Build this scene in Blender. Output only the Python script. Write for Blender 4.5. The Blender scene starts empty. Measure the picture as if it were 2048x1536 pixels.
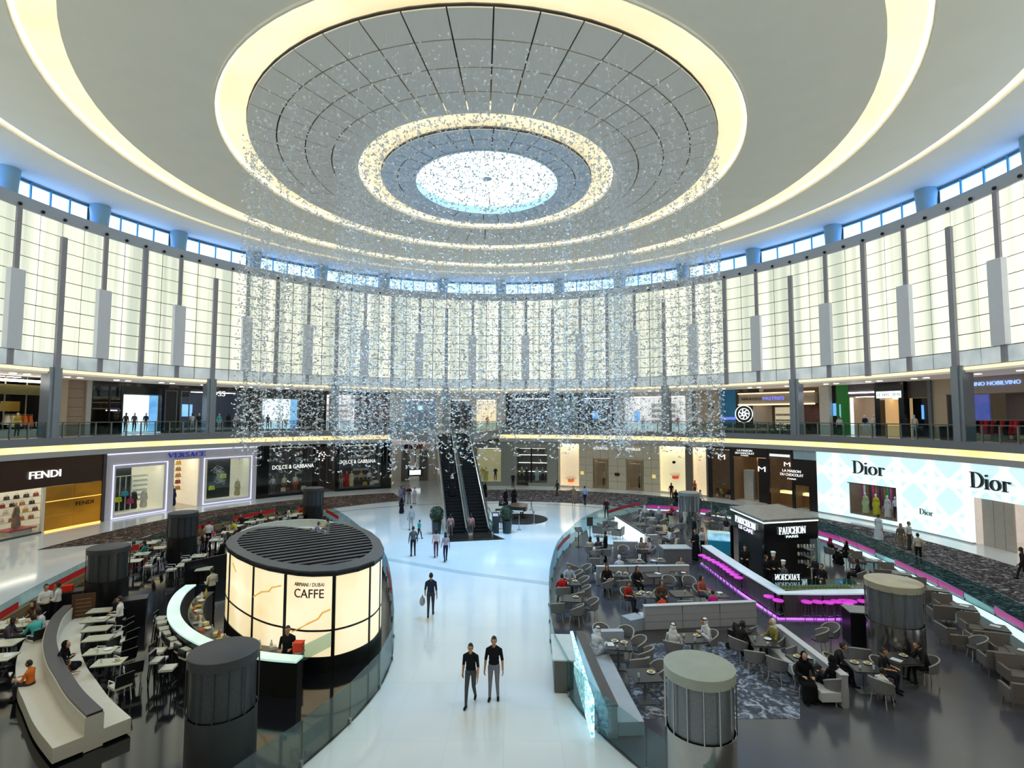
import bpy, math, random
import numpy as np
from mathutils import Vector

random.seed(7)
RNG = np.random.default_rng(11)
PI = math.pi
scene = bpy.context.scene
COL = scene.collection

# ------------------------------------------------------------------ camera
FPX, PITCH, ROLL = 1046.0, 0.0625, 0.002
EYE = np.array([1.7, -32.3, 8.5])
cam_data = bpy.data.cameras.new('camera')
cam_data.sensor_fit = 'HORIZONTAL'
cam_data.sensor_width = 36.0
cam_data.lens = FPX / 2048.0 * 36.0
cam_data.clip_end = 400
cam = bpy.data.objects.new('camera', cam_data)
COL.objects.link(cam)
cam.location = EYE.tolist()
cam.rotation_mode = 'XYZ'
cam.rotation_euler = (PI / 2 + PITCH, -ROLL * 0, 0)
cam.rotation_euler.rotate_axis('Z', ROLL)
scene.camera = cam

# ------------------------------------------------------------------ view, world, light
vs = scene.view_settings
vs.view_transform = 'Standard'
vs.look = 'None'
vs.gamma = 1.0
vs.use_curve_mapping = False
vs.exposure = 0.75
scene.display_settings.display_device = 'sRGB'
cy = scene.cycles
cy.max_bounces = 5
cy.diffuse_bounces = 3
cy.glossy_bounces = 3
cy.transmission_bounces = 4
cy.transparent_max_bounces = 14
cy.sample_clamp_indirect = 6.0
cy.caustics_reflective = False
cy.caustics_refractive = False
cy.use_denoising = True
cy.use_light_tree = False
cy.use_adaptive_sampling = True
cy.adaptive_threshold = 0.04
cy.adaptive_min_samples = 16

world = bpy.data.worlds.new('sky')
scene.world = world
world.use_nodes = True
world.node_tree.nodes['Background'].inputs[0].default_value = (0.55, 0.75, 1.0, 1)
world.node_tree.nodes['Background'].inputs[1].default_value = 0.6

def area_lamp(name, loc, size, power, color=(1, 1, 1), spread=PI, rot=(0, 0, 0), shape='DISK'):
    d = bpy.data.lights.new(name, 'AREA')
    d.shape = shape
    d.size = size
    d.energy = power
    d.color = color
    d.spread = spread
    o = bpy.data.objects.new(name, d)
    COL.objects.link(o)
    o.location = loc
    o.rotation_euler = rot
    return o

# daylight falling through the oculus, and added unseen ceiling lamps to brighten the floor
area_lamp('oculus_daylight', (0, 2, 23.6), 9.0, 1700, (0.28, 0.62, 1.0), spread=2.0)
for k in range(10):
    a = 2 * PI * k / 10 + 0.2
    area_lamp('added_floor_fill', (19 * math.sin(a), 1.8 + 19 * math.cos(a), 24.75), 0.5, 90, (1.0, 0.95, 0.88), spread=1.9)

# ------------------------------------------------------------------ pixel -> place (2048 x 1536 frame)
def _ray(x, y):
    u, v = x - 1024.0, 768.0 - y
    c, s = math.cos(ROLL), math.sin(ROLL)
    u, v = u * c - v * s, u * s + v * c
    return np.array([u, FPX * math.cos(PITCH) - v * math.sin(PITCH), FPX * math.sin(PITCH) + v * math.cos(PITCH)])

def G(x, y, z=0.0):
    """the point of the horizontal plane at height z seen at photo pixel x, y"""
    r = _ray(x, y)
    p = EYE + r * ((z - EYE[2]) / r[2])
    return float(p[0]), float(p[1])

def POL(az, r, z=0.0):
    a = math.radians(az)
    return (r * math.sin(a), r * math.cos(a), z)

def AZ(x, y, R=33.0):
    """azimuth and height where pixel x, y meets the upright cylinder of radius R"""
    r = _ray(x, y)
    a = r[0] ** 2 + r[1] ** 2
    b = r[0] * EYE[0] + r[1] * EYE[1]
    c = EYE[0] ** 2 + EYE[1] ** 2 - R * R
    t = (-b + math.sqrt(b * b - a * c)) / a
    p = EYE + r * t
    return math.degrees(math.atan2(p[0], p[1])), float(p[2])

# ------------------------------------------------------------------ materials
def lin(c):
    if isinstance(c, str):
        c = c.lstrip('#')
        c = tuple(int(c[i:i + 2], 16) / 255 for i in (0, 2, 4))
    return tuple(x / 12.92 if x <= 0.04045 else ((x + 0.055) / 1.055) ** 2.4 for x in c)

MATS = {}
def mat(name, color='#808080', rough=0.5, metal=0.0, emit=None, es=0.0, noise=0.12, scale=3.0, stretch=(1, 1, 1), color2=None, bump=0.0, spec=0.5, coat=0.0):
    if name in MATS:
        return MATS[name]
    m = bpy.data.materials.new(name)
    m.use_nodes = True
    nt = m.node_tree
    b = nt.nodes['Principled BSDF']
    c = lin(color)
    b.inputs['Roughness'].default_value = rough
    b.inputs['Metallic'].default_value = metal
    b.inputs['Specular IOR Level'].default_value = spec
    b.inputs['Coat Weight'].default_value = coat
    tc = nt.nodes.new('ShaderNodeTexCoord')
    mp = nt.nodes.new('ShaderNodeMapping')
    mp.inputs['Scale'].default_value = stretch
    nz = nt.nodes.new('ShaderNodeTexNoise')
    nz.inputs['Scale'].default_value = scale
    nz.inputs['Detail'].default_value = 3
    nt.links.new(tc.outputs['Object'], mp.inputs[0])
    nt.links.new(mp.outputs[0], nz.inputs['Vector'])
    mx = nt.nodes.new('ShaderNodeMix')
    mx.data_type = 'RGBA'
    c2 = lin(color2) if color2 else tuple(min(1, x * (1 + noise)) for x in c)
    c1 = c if color2 else tuple(x * (1 - noise) for x in c)
    mx.inputs[6].default_value = (*c1, 1)
    mx.inputs[7].default_value = (*c2, 1)
    nt.links.new(nz.outputs['Fac'], mx.inputs[0])
    nt.links.new(mx.outputs[2], b.inputs['Base Color'])
    if emit is not None:
        b.inputs['Emission Color'].default_value = (*lin(emit), 1)
        b.inputs['Emission Strength'].default_value = es * 0.8
        m.cycles.emission_sampling = 'NONE'   # dim: found by bounces
    if bump:
        bp = nt.nodes.new('ShaderNodeBump')
        bp.inputs['Strength'].default_value = bump
        bp.inputs['Distance'].default_value = 0.02
        nt.links.new(nz.outputs['Fac'], bp.inputs['Height'])
        nt.links.new(bp.outputs[0], b.inputs['Normal'])
    MATS[name] = m
    return m

def glass(name, tint, alpha=0.12, rough=0.02):
    if name in MATS:
        return MATS[name]
    m = bpy.data.materials.new(name)
    m.use_nodes = True
    nt = m.node_tree
    nt.nodes.clear()
    out = nt.nodes.new('ShaderNodeOutputMaterial')
    tr = nt.nodes.new('ShaderNodeBsdfTransparent')
    tr.inputs[0].default_value = (*lin(tint), 1)
    gl = nt.nodes.new('ShaderNodeBsdfGlossy')
    gl.inputs['Roughness'].default_value = rough
    gl.inputs['Color'].default_value = (0.9, 0.95, 1, 1)
    mx = nt.nodes.new('ShaderNodeMixShader')
    lw = nt.nodes.new('ShaderNodeLayerWeight')          # same on both faces of a thin pane
    pw = nt.nodes.new('ShaderNodeMath'); pw.operation = 'POWER'; pw.inputs[1].default_value = 5.0
    ma = nt.nodes.new('ShaderNodeMath'); ma.operation = 'MULTIPLY_ADD'
    ma.inputs[1].default_value = 0.55; ma.inputs[2].default_value = alpha * 0.4
    lw.inputs['Blend'].default_value = 0.5
    nt.links.new(lw.outputs['Facing'], pw.inputs[0]); nt.links.new(pw.outputs[0], ma.inputs[0]); nt.links.new(ma.outputs[0], mx.inputs[0])
    nt.links.new(tr.outputs[0], mx.inputs[1])
    nt.links.new(gl.outputs[0], mx.inputs[2])
    nt.links.new(mx.outputs[0], out.inputs[0])
    MATS[name] = m
    return m

def glow(name, color, strength, color2=None, scale=1.0, stretch=(1, 1, 1), base='#c8c8c0', rough=0.35, lo=0.35, hi=0.65):
    """a back-lit surface: its emission varies between two colours over a noise"""
    if name in MATS:
        return MATS[name]
    m = mat(name, base, rough, noise=0.02)
    nt = m.node_tree
    b = nt.nodes['Principled BSDF']
    b.inputs['Emission Strength'].default_value = strength * 0.78
    b.inputs['Emission Color'].default_value = (*lin(color), 1)
    big = ('backlit_glass_tile', 'oculus_glass', 'clerestory_sky', 'added_blue_rim_light', 'onyx_panel', 'shop_lamp', 'shop_lamp_cool', 'white_picture_light', 'gold_edge_light', 'violet_foot_light', 'aqua_floor_light')
    m.cycles.emission_sampling = 'FRONT' if name in big else 'NONE'
    if color2:
        tc = nt.nodes.new('ShaderNodeTexCoord')
        mp = nt.nodes.new('ShaderNodeMapping')
        mp.inputs['Scale'].default_value = stretch
        nz = nt.nodes.new('ShaderNodeTexNoise')
        nz.inputs['Scale'].default_value = scale
        nz.inputs['Detail'].default_value = 4
        rp = nt.nodes.new('ShaderNodeValToRGB')
        rp.color_ramp.elements[0].position = lo
        rp.color_ramp.elements[1].position = hi
        rp.color_ramp.elements[0].color = (*lin(color2), 1)
        rp.color_ramp.elements[1].color = (*lin(color), 1)
        nt.links.new(tc.outputs['Object'], mp.inputs[0])
        nt.links.new(mp.outputs[0], nz.inputs['Vector'])
        nt.links.new(nz.outputs['Fac'], rp.inputs[0])
        nt.links.new(rp.outputs[0], b.inputs['Emission Color'])
    return m

# ------------------------------------------------------------------ objects
def tag(o, label=None, cat=None, group=None, kind=None):
    if label: o['label'] = label
    if cat: o['category'] = cat
    if group: o['group'] = group
    if kind: o['kind'] = kind
    return o

def thing(name, label, cat, loc=(0, 0, 0), rotz=0.0, group=None, kind=None):
    o = bpy.data.objects.new(name, None)
    o.empty_display_size = 0.2
    COL.objects.link(o)
    o.location = loc
    o.rotation_euler = (0, 0, rotz)
    return tag(o, label, cat, group, kind)

def obj(name, me, parent=None, mats=None):
    o = bpy.data.objects.new(name, me)
    COL.objects.link(o)
    if parent is not None:
        o.parent = parent
    if mats is not None and me is not None:
        while len(me.materials) < len(mats):
            me.materials.append(None)
        for i, m in enumerate(mats):
            o.material_slots[i].link = 'OBJECT'
            o.material_slots[i].material = m
    return o

class MB:
    """collects shapes; build() links them as one mesh object"""
    def __init__(s):
        s.v, s.f, s.m = [], [], []
    def add(s, vs, fs, mi=0):
        n = len(s.v)
        s.v.extend(tuple(map(float, p)) for p in vs)
        s.f.extend(tuple(i + n for i in f) for f in fs)
        s.m.extend([mi] * len(fs))
        return s
    def box(s, c, d, rz=0.0, mi=0, taper=1.0):
        x, y, z = d[0] / 2, d[1] / 2, d[2] / 2
        vs = []
        ca, sa = math.cos(rz), math.sin(rz)
        for sz in (-1, 1):
            t = taper if sz > 0 else 1
            for sx, sy in ((-1, -1), (1, -1), (1, 1), (-1, 1)):
                px, py = sx * x * t, sy * y * t
                vs.append((c[0] + px * ca - py * sa, c[1] + px * sa + py * ca, c[2] + sz * z))
        return s.add(vs, [(3, 2, 1, 0), (4, 5, 6, 7), (0, 1, 5, 4), (1, 2, 6, 5), (2, 3, 7, 6), (3, 0, 4, 7)], mi)
    def pbox(s, a0, a1, r0, r1, z0, z1, n=None, mi=0, yc=0.0):
        """piece of an upright ring: azimuth a0..a1 (deg), radius r0..r1, height z0..z1"""
        if n is None:
            n = max(1, int(abs(a1 - a0) / 3.0))
        vs, fs = [], []
        for i in range(n + 1):
            a = math.radians(a0 + (a1 - a0) * i / n)
            for r, z in ((r0, z0), (r1, z0), (r1, z1), (r0, z1)):
                vs.append((r * math.sin(a), yc + r * math.cos(a), z))
        for i in range(n):
            b = 4 * i
            for k in range(4):
                fs.append((b + k, b + (k + 1) % 4, b + 4 + (k + 1) % 4, b + 4 + k))
        fs.append((0, 3, 2, 1))
        e = 4 * n
        fs.append((e, e + 1, e + 2, e + 3))
        return s.add(vs, fs, mi)
    def prism(s, poly, z0, z1, mi=0, cap=True):
        n = len(poly)
        vs = [(p[0], p[1], z0) for p in poly] + [(p[0], p[1], z1) for p in poly]
        fs = [(i, (i + 1) % n, n + (i + 1) % n, n + i) for i in range(n)]
        if cap:
            fs += [tuple(range(n - 1, -1, -1)), tuple(range(n, 2 * n))]
        return s.add(vs, fs, mi)
    def tube(s, pts, r, seg=6, mi=0, cap=True):
        pts = [Vector(p) for p in pts]
        rs = r if isinstance(r, (list, tuple)) else [r] * len(pts)
        vs, fs = [], []
        for i, p in enumerate(pts):
            d = (pts[min(i + 1, len(pts) - 1)] - pts[max(i - 1, 0)])
            d = d.normalized() if d.length > 1e-9 else Vector((0, 0, 1))
            up = Vector((0, 0, 1)) if abs(d.z) < 0.95 else Vector((1, 0, 0))
            u = d.cross(up).normalized()
            w = d.cross(u).normalized()
            for k in range(seg):
                a = 2 * PI * k / seg
                vs.append(p + (u * math.cos(a) + w * math.sin(a)) * rs[i])
        for i in range(len(pts) - 1):
            for k in range(seg):
                fs.append((i * seg + k, i * seg + (k + 1) % seg, (i + 1) * seg + (k + 1) % seg, (i + 1) * seg + k))
        if cap:
            fs.append(tuple(range(seg - 1, -1, -1)))
            e = (len(pts) - 1) * seg
            fs.append(tuple(range(e, e + seg)))
        return s.add(vs, fs, mi)
    def lathe(s, prof, seg=16, c=(0, 0, 0), mi=0, sx=1.0, sy=1.0, a0=0.0, a1=2 * PI):
        full = abs(a1 - a0 - 2 * PI) < 1e-6
        cols = seg if full else seg + 1
        vs, fs = [], []
        for k in range(cols):
            a = a0 + (a1 - a0) * k / seg
            for r, z in prof:
                vs.append((c[0] + r * math.cos(a) * sx, c[1] + r * math.sin(a) * sy, c[2] + z))
        n = len(prof)
        for k in range(seg):
            k2 = (k + 1) % cols
            for i in range(n - 1):
                fs.append((k * n + i, k2 * n + i, k2 * n + i + 1, k * n + i + 1))
        return s.add(vs, fs, mi)
    def ell(s, c, r, seg=10, rings=6, mi=0):
        vs, fs = [], []
        for i in range(rings + 1):
            t = PI * i / rings
            for k in range(seg):
                a = 2 * PI * k / seg
                vs.append((c[0] + r[0] * math.sin(t) * math.cos(a), c[1] + r[1] * math.sin(t) * math.sin(a), c[2] - r[2] * math.cos(t)))
        for i in range(rings):
            for k in range(seg):
                fs.append((i * seg + k, i * seg + (k + 1) % seg, (i + 1) * seg + (k + 1) % seg, (i + 1) * seg + k))
        return s.add(vs, fs, mi)
    def ribbon(s, pts, w, z0, z1, mi=0, closed=False):
        """upright band of thickness w that follows a ground line"""
        n = len(pts)
        L, R = [], []
        for i, p in enumerate(pts):
            q0 = pts[i - 1] if (i > 0 or closed) else pts[i]
            q1 = pts[(i + 1) % n] if (i < n - 1 or closed) else pts[i]
            dx, dy = q1[0] - q0[0], q1[1] - q0[1]
            l = math.hypot(dx, dy) or 1
            nx, ny = -dy / l * w / 2, dx / l * w / 2
            L.append((p[0] + nx, p[1] + ny)); R.append((p[0] - nx, p[1] - ny))
        vs, fs = [], []
        for a, b in zip(L, R):
            vs += [(a[0], a[1], z0), (b[0], b[1], z0), (b[0], b[1], z1), (a[0], a[1], z1)]
        m = n if closed else n - 1
        for i in range(m):
            b, e = 4 * i, 4 * ((i + 1) % n)
            for k in range(4):
                fs.append((b + k, b + (k + 1) % 4, e + (k + 1) % 4, e + k))
        if not closed:
            fs += [(0, 3, 2, 1), (4 * n - 4, 4 * n - 3, 4 * n - 2, 4 * n - 1)]
        return s.add(vs, fs, mi)
    def mesh(s, name, smooth=False, off=(0, 0, 0)):
        me = bpy.data.meshes.new(name)
        v = [(x - off[0], y - off[1], z - off[2]) for x, y, z in s.v]
        me.from_pydata(v, [], s.f)
        me.polygons.foreach_set('material_index', s.m)
        if smooth:
            me.polygons.foreach_set('use_smooth', [True] * len(me.polygons))
            me.set_sharp_from_angle(angle=math.radians(40))
        me.update()
        return me
    def build(s, name, mats, parent=None, smooth=False, world=True):
        off = (0, 0, 0)
        if parent is not None and world:
            p = parent
            off = np.zeros(3)
            while p is not None:
                off = off + np.array(p.location)
                p = p.parent
        me = s.mesh(name, smooth, off)
        for m in (mats if isinstance(mats, (list, tuple)) else [mats]):
            me.materials.append(m)
        o = bpy.data.objects.new(name, me)
        COL.objects.link(o)
        if parent is not None:
            o.parent = parent
        return o

def inst(name, src, parent=None, loc=(0, 0, 0), rz=0.0, scale=None):
    """another object with the same mesh data"""
    o = bpy.data.objects.new(name, src if isinstance(src, bpy.types.Mesh) else src.data)
    COL.objects.link(o)
    if parent is not None:
        o.parent = parent
    o.location = loc
    o.rotation_euler = (0, 0, rz)
    if scale is not None:
        o.scale = scale
    return o

def dup(root, loc, rotz, label=None, group=None):
    r = root.copy(); COL.objects.link(r)
    r.location = loc; r.rotation_euler = (0, 0, rotz)
    if label: r['label'] = label
    if group: r['group'] = group
    for ch in root.children:
        c = ch.copy(); COL.objects.link(c); c.parent = r
        for g in ch.children:
            d = g.copy(); COL.objects.link(d); d.parent = c
    return r

def smooth_line(pts, n=8, closed=False):
    """Catmull-Rom through 2-D points"""
    out = []
    N = len(pts)
    segs = N if closed else N - 1
    for i in range(segs):
        p0 = pts[(i - 1) % N] if (closed or i > 0) else pts[0]
        p1, p2 = pts[i], pts[(i + 1) % N]
        p3 = pts[(i + 2) % N] if (closed or i + 2 < N) else pts[-1]
        for k in range(n):
            t = k / n
            out.append(tuple(0.5 * (2 * p1[j] + (p2[j] - p0[j]) * t + (2 * p0[j] - 5 * p1[j] + 4 * p2[j] - p3[j]) * t * t + (3 * p1[j] - p0[j] - 3 * p2[j] + p3[j]) * t ** 3) for j in (0, 1)))
    if not closed:
        out.append(tuple(pts[-1]))
    return out

def walk(pts, step):
    """points every step metres along a line"""
    out, acc = [pts[0]], 0.0
    for a, b in zip(pts[:-1], pts[1:]):
        l = math.hypot(b[0] - a[0], b[1] - a[1])
        t = step - acc
        while t <= l:
            out.append((a[0] + (b[0] - a[0]) * t / l, a[1] + (b[1] - a[1]) * t / l))
            t += step
        acc = (acc + l) % step
    return out
# ================================================================== THE SHELL
AZ_A = [-89.6, -78.52, -67.36, -56.24, -45.43, -34.07, -22.77, -11.32, 0.28, 11.79, 23.55, 35.3, 47.25, 59.09, 70.94, 82.96, 94.8]
AZ_B = [-84.03, -72.96, -61.91, -50.68, -39.51, -28.4, -17.08, -5.63, 5.99, 17.76, 29.3, 41.28, 53.06, 64.94, 76.84, 88.8]
AZ_COL = [-84.4, -72.99, -61.62, -49.17, -36.84, -24.37, -12.14, 0.44, 12.98, 25.79, 38.72, 51.91, 65.34, 78.89, 92.0]

def struct(o, label=None):
    o['kind'] = 'structure'
    if label: o['label'] = label
    return o

# ---- floor
def marble_floor():
    m = mat('white_marble', '#d9e1e6', 0.09, noise=0.05, scale=0.5, spec=0.6)
    nt = m.node_tree
    b = nt.nodes['Principled BSDF']
    src = b.inputs['Base Color'].links[0].from_socket
    br = nt.nodes.new('ShaderNodeTexBrick')
    br.offset = 0.0
    br.inputs['Scale'].default_value = 1.0
    br.inputs['Brick Width'].default_value = 1.5
    br.inputs['Row Height'].default_value = 1.5
    br.inputs['Mortar Size'].default_value = 0.012
    br.inputs['Color1'].default_value = (1, 1, 1, 1)
    br.inputs['Color2'].default_value = (0.955, 0.96, 0.965, 1)
    br.inputs['Mortar'].default_value = (0.9, 0.915, 0.93, 1)
    tc = nt.nodes.new('ShaderNodeTexCoord')
    nt.links.new(tc.outputs['Object'], br.inputs['Vector'])
    mx = nt.nodes.new('ShaderNodeMix'); mx.data_type = 'RGBA'; mx.blend_type = 'MULTIPLY'
    mx.inputs[0].default_value = 1.0
    nt.links.new(src, mx.inputs[6]); nt.links.new(br.outputs['Color'], mx.inputs[7])
    nt.links.new(mx.outputs[2], b.inputs['Base Color'])
    return m
M_FLOOR = marble_floor()
mb = MB(); mb.lathe([(0.001, -0.4), (47, -0.4), (47, 0), (0.001, 0)], 96)
struct(mb.build('floor', M_FLOOR), 'polished white marble floor of the atrium')

def carpet_mat(name, dark, light, mid):
    m = mat(name, dark, 0.95, noise=0.1, spec=0.1)
    nt = m.node_tree
    b = nt.nodes['Principled BSDF']
    tc = nt.nodes.new('ShaderNodeTexCoord')
    nz = nt.nodes.new('ShaderNodeTexNoise'); nz.inputs['Scale'].default_value = 3.2; nz.inputs['Detail'].default_value = 2.5; nz.inputs['Distortion'].default_value = 1.6
    rp = nt.nodes.new('ShaderNodeValToRGB')
    rp.color_ramp.elements[0].position = 0.44; rp.color_ramp.elements[0].color = (*lin(dark), 1)
    rp.color_ramp.elements[1].position = 0.66; rp.color_ramp.elements[1].color = (*lin(light), 1)
    e = rp.color_ramp.elements.new(0.56); e.color = (*lin(mid), 1)
    nt.links.new(tc.outputs['Object'], nz.inputs['Vector'])
    nt.links.new(nz.outputs['Fac'], rp.inputs[0])
    nt.links.new(rp.outputs[0], b.inputs['Base Color'])
    return m
M_CARPET = carpet_mat('brown_patterned_carpet', '#3a302c', '#8f837c', '#5a4b45')

def ring_poly(az_r_out, az_r_in, n=10):
    def dense(l):
        out = []
        for (a0, r0), (a1, r1) in zip(l[:-1], l[1:]):
            k = max(2, int(abs(a1 - a0) / 2.5))
            for i in range(k):
                t = i / k
                out.append((a0 + (a1 - a0) * t, r0 + (r1 - r0) * t))
        out.append(l[-1])
        return out
    o, i = dense(az_r_out), dense(az_r_in)
    return [POL(a, r)[:2] for a, r in o] + [POL(a, r)[:2] for a, r in reversed(i)]
def strip(name, out, inn, z, m, label):
    # quads between two curves of equal parameter
    n = 60
    def at(l, t):
        a0, a1 = l[0][0], l[-1][0]
        a = a0 + (a1 - a0) * t
        for (p, q) in zip(l[:-1], l[1:]):
            if a <= q[0] + 1e-9:
                u = (a - p[0]) / (q[0] - p[0] or 1)
                return POL(a, p[1] + (q[1] - p[1]) * u)
        return POL(*l[-1])
    vs, fs = [], []
    for i in range(n + 1):
        o, k = at(out, i / n), at(inn, i / n)
        vs += [(o[0], o[1], z), (k[0], k[1], z)]
    for i in range(n):
        fs.append((2 * i, 2 * i + 2, 2 * i + 3, 2 * i + 1))
    mb = MB(); mb.add(vs, fs)
    return struct(mb.build(name, m), label)
strip('floor_carpet', [(-87, 28.45), (-75, 28.8), (-60, 29.6), (-47, 29.8), (-23.4, 29.0)], [(-87, 28.35), (-78, 22.5), (-60, 22.6), (-48, 22.0), (-23.2, 23.2)], 0.012, M_CARPET, 'brown patterned carpet walkway in front of the white and black boutiques')
strip('floor_carpet', [(-6.5, 29.0), (0, 29.3), (30, 30.2), (60, 30.4), (80, 30.6), (125, 30.6)], [(-6.5, 21.2), (0, 21.0), (34, 21.6), (58, 23.6), (73, 24.6), (125, 24.6)], 0.012, carpet_mat('grey_patterned_carpet', '#343238', '#a09da2', '#5e5a60'), 'grey patterned carpet walkway curving past the glowing white boutique')
M_INLAY = mat('grey_marble_inlay', '#8d9498', 0.15)
strip('floor_inlay', [(-52, 20.6), (0, 19.9), (38, 20.2)], [(-52, 20.35), (0, 19.65), (38, 19.95)], 0.006, M_INLAY, 'thin dark stone line set into the marble floor')
a_, b_ = G(772, 1118), G(1102, 1168)
mb = MB(); mb.ribbon([a_, ((a_[0] + b_[0]) / 2, (a_[1] + b_[1]) / 2 - 0.35), b_], 0.5, 0.0, 0.006)
struct(mb.build('floor_inlay', mat('pale_blue_marble_inlay', '#b3c2cb', 0.12)), 'pale grey stone band crossing the corridor between the two cafes')

# ---- gallery slab, coves, soffits
M_FASCIA = mat('grey_fascia', '#7c828e', 0.45, noise=0.04)
M_SOFFIT = mat('light_soffit', '#cfd0d2', 0.6, noise=0.03)
M_GOLDCOVE = glow('gold_cove_light', '#ffe7a6', 1.0, '#f3cf7c', 0.6)
GAP = (-22.77, 0.28)
def ring(a0, a1, r0, r1, z0, z1, name, m, label, n=None):
    mb = MB(); mb.pbox(a0, a1, r0, r1, z0, z1, n)
    return struct(mb.build(name, m), label)
M_UFLOOR = mat('gallery_marble', '#c9c6c0', 0.2, noise=0.05)
ring(0, 360, 32.85, 46, 6.36, 6.85, 'floor_gallery', M_UFLOOR, 'upper gallery floor slab', 120)
ring(0.28, 337.23, 32.78, 32.88, 6.3, 6.86, 'trim_1', M_FASCIA, 'grey metal edge of the gallery slab', 112)
ring(0.28, 337.23, 32.95, 33.02, 5.84, 6.3, 'trim_2', M_GOLDCOVE, 'golden light cove below the gallery edge', 112)
ring(0.28, 337.23, 32.86, 33.6, 5.42, 5.84, 'trim_3', mat('silver_band', '#b4b6bc', 0.35, noise=0.03), 'silver grey band above the ground floor shop fronts', 112)
ring(0, 360, 33.02, 45.9, 6.28, 6.36, 'ceiling_ground', M_SOFFIT, 'white soffit over the ground floor shops', 120)
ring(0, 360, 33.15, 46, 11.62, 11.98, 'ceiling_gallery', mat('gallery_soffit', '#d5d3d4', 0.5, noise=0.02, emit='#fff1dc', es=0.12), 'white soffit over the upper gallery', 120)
ring(0, 360, 33.05, 33.5, 11.78, 11.99, 'trim_4', glow('soffit_line_light', '#ffe9b0', 0.9), 'warm light line below the glass wall', 120)
# recessed soffit lamps in the gallery ceiling
mb = MB()
for k in range(-60, 62):
    a = k * 1.55
    if k % 4 in (0, 1):
        p = POL(a, 35.2, 11.6)
        mb.box(p, (0.3, 0.3, 0.05), -math.radians(a))
o = mb.build('trim_5', glow('soffit_lamp_light', '#fff4e0', 4.0)); struct(o, 'recessed square lamps in the gallery soffit')

# ---- columns from gallery to glass wall
M_COLUMN = mat('blue_grey_column', '#8d98a6', 0.28, metal=0.3, noise=0.05)
for i in range(1, 17, 2):
    a = AZ_A[i]
    if a in GAP or -12 < a < -11: 
        pass
    mb = MB(); mb.pbox(a - 0.75, a + 0.75, 32.9, 33.75, 6.86, 12.1, 1)
    mb.pbox(a - 0.3, a + 0.3, 32.8, 32.92, 6.86, 12.1, 1)
    struct(mb.build('column', M_COLUMN), 'blue grey clad column on the gallery edge')

# ---- back-lit glass wall
ROWS = 10
ZB, ZT = 12.0, 23.1
M_FRAME = mat('dark_bronze_frame', '#55504c', 0.4, metal=0.4)
M_TILE = glow('backlit_glass_tile', '#fbfae2', 0.82, '#b9bfae', 0.4, (2.4, 2.4, 0.04), base='#a9aea6', rough=0.16, lo=0.36, hi=0.6)
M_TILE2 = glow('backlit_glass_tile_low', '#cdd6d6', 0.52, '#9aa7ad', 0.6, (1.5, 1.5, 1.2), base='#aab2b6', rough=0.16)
wall = thing('wall_glass', None, None, (0, 0, 0), kind='structure')
wall['label'] = 'tall curved wall of back-lit frosted glass tiles'
mb = MB(); mb.pbox(AZ_A[0], AZ_A[-1], 33.1, 33.4, ZB, ZT, 80)
mb.build('backing', M_FRAME, wall)
edges = []
for k in range(16):
    A0, B, A1 = AZ_A[k], AZ_B[k], AZ_A[k + 1]
    edges += [(A0, (A0 + B) / 2), ((A0 + B) / 2, B), (B, (B + A1) / 2), ((B + A1) / 2, A1)]
tiles = []
hz = (ZT - ZB) / ROWS
for a0, a1 in edges:
    am = math.radians((a0 + a1) / 2)
    d = math.hypot(33 * math.sin(am) - EYE[0], 33 * math.cos(am) - EYE[1])
    for r in range(ROWS):
        tiles.append((d, a0, a1, r))
vis = [t for t in tiles if -86 < t[1] < 90]
vis.sort(key=lambda t: t[0])
near = set(map(id, vis[:300]))
rest = MB()
for t in tiles:
    d, a0, a1, r = t
    g = math.degrees(0.045 / 33)
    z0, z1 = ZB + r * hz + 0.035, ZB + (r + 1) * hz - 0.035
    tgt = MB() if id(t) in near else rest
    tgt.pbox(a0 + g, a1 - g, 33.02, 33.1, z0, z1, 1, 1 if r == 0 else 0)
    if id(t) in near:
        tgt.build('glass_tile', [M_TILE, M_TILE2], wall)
o = rest.build('glass_tile', [M_TILE, M_TILE2], wall); o['kind'] = 'stuff'
M_MULL = mat('violet_grey_mullion', '#9b9aa6', 0.4, metal=0.1)
M_BOX = mat('pale_lilac_box', '#e4e8f6', 0.45, noise=0.03)
for i, a in enumerate(AZ_A):
    mb = MB(); mb.pbox(a - 0.33, a + 0.33, 32.78, 33.05, ZB - 0.1, ZT - (hz if i % 2 else 0), 1)
    mb.build('mullion', M_MULL, wall)
for a in AZ_B:
    mb = MB(); mb.pbox(a - 0.28, a + 0.28, 32.85, 33.05, ZB + 6 * hz, ZT, 1); mb.build('mullion', M_MULL, wall)
    mb = MB(); mb.pbox(a - 0.28, a + 0.28, 32.85, 33.05, ZB, ZB + hz, 1); mb.build('mullion', M_MULL, wall)
    mb = MB(); mb.pbox(a - 0.95, a + 0.75, 32.62, 33.05, ZB + hz, ZB + 6 * hz, 1); mb.build('box_panel', M_BOX, wall)
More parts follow.
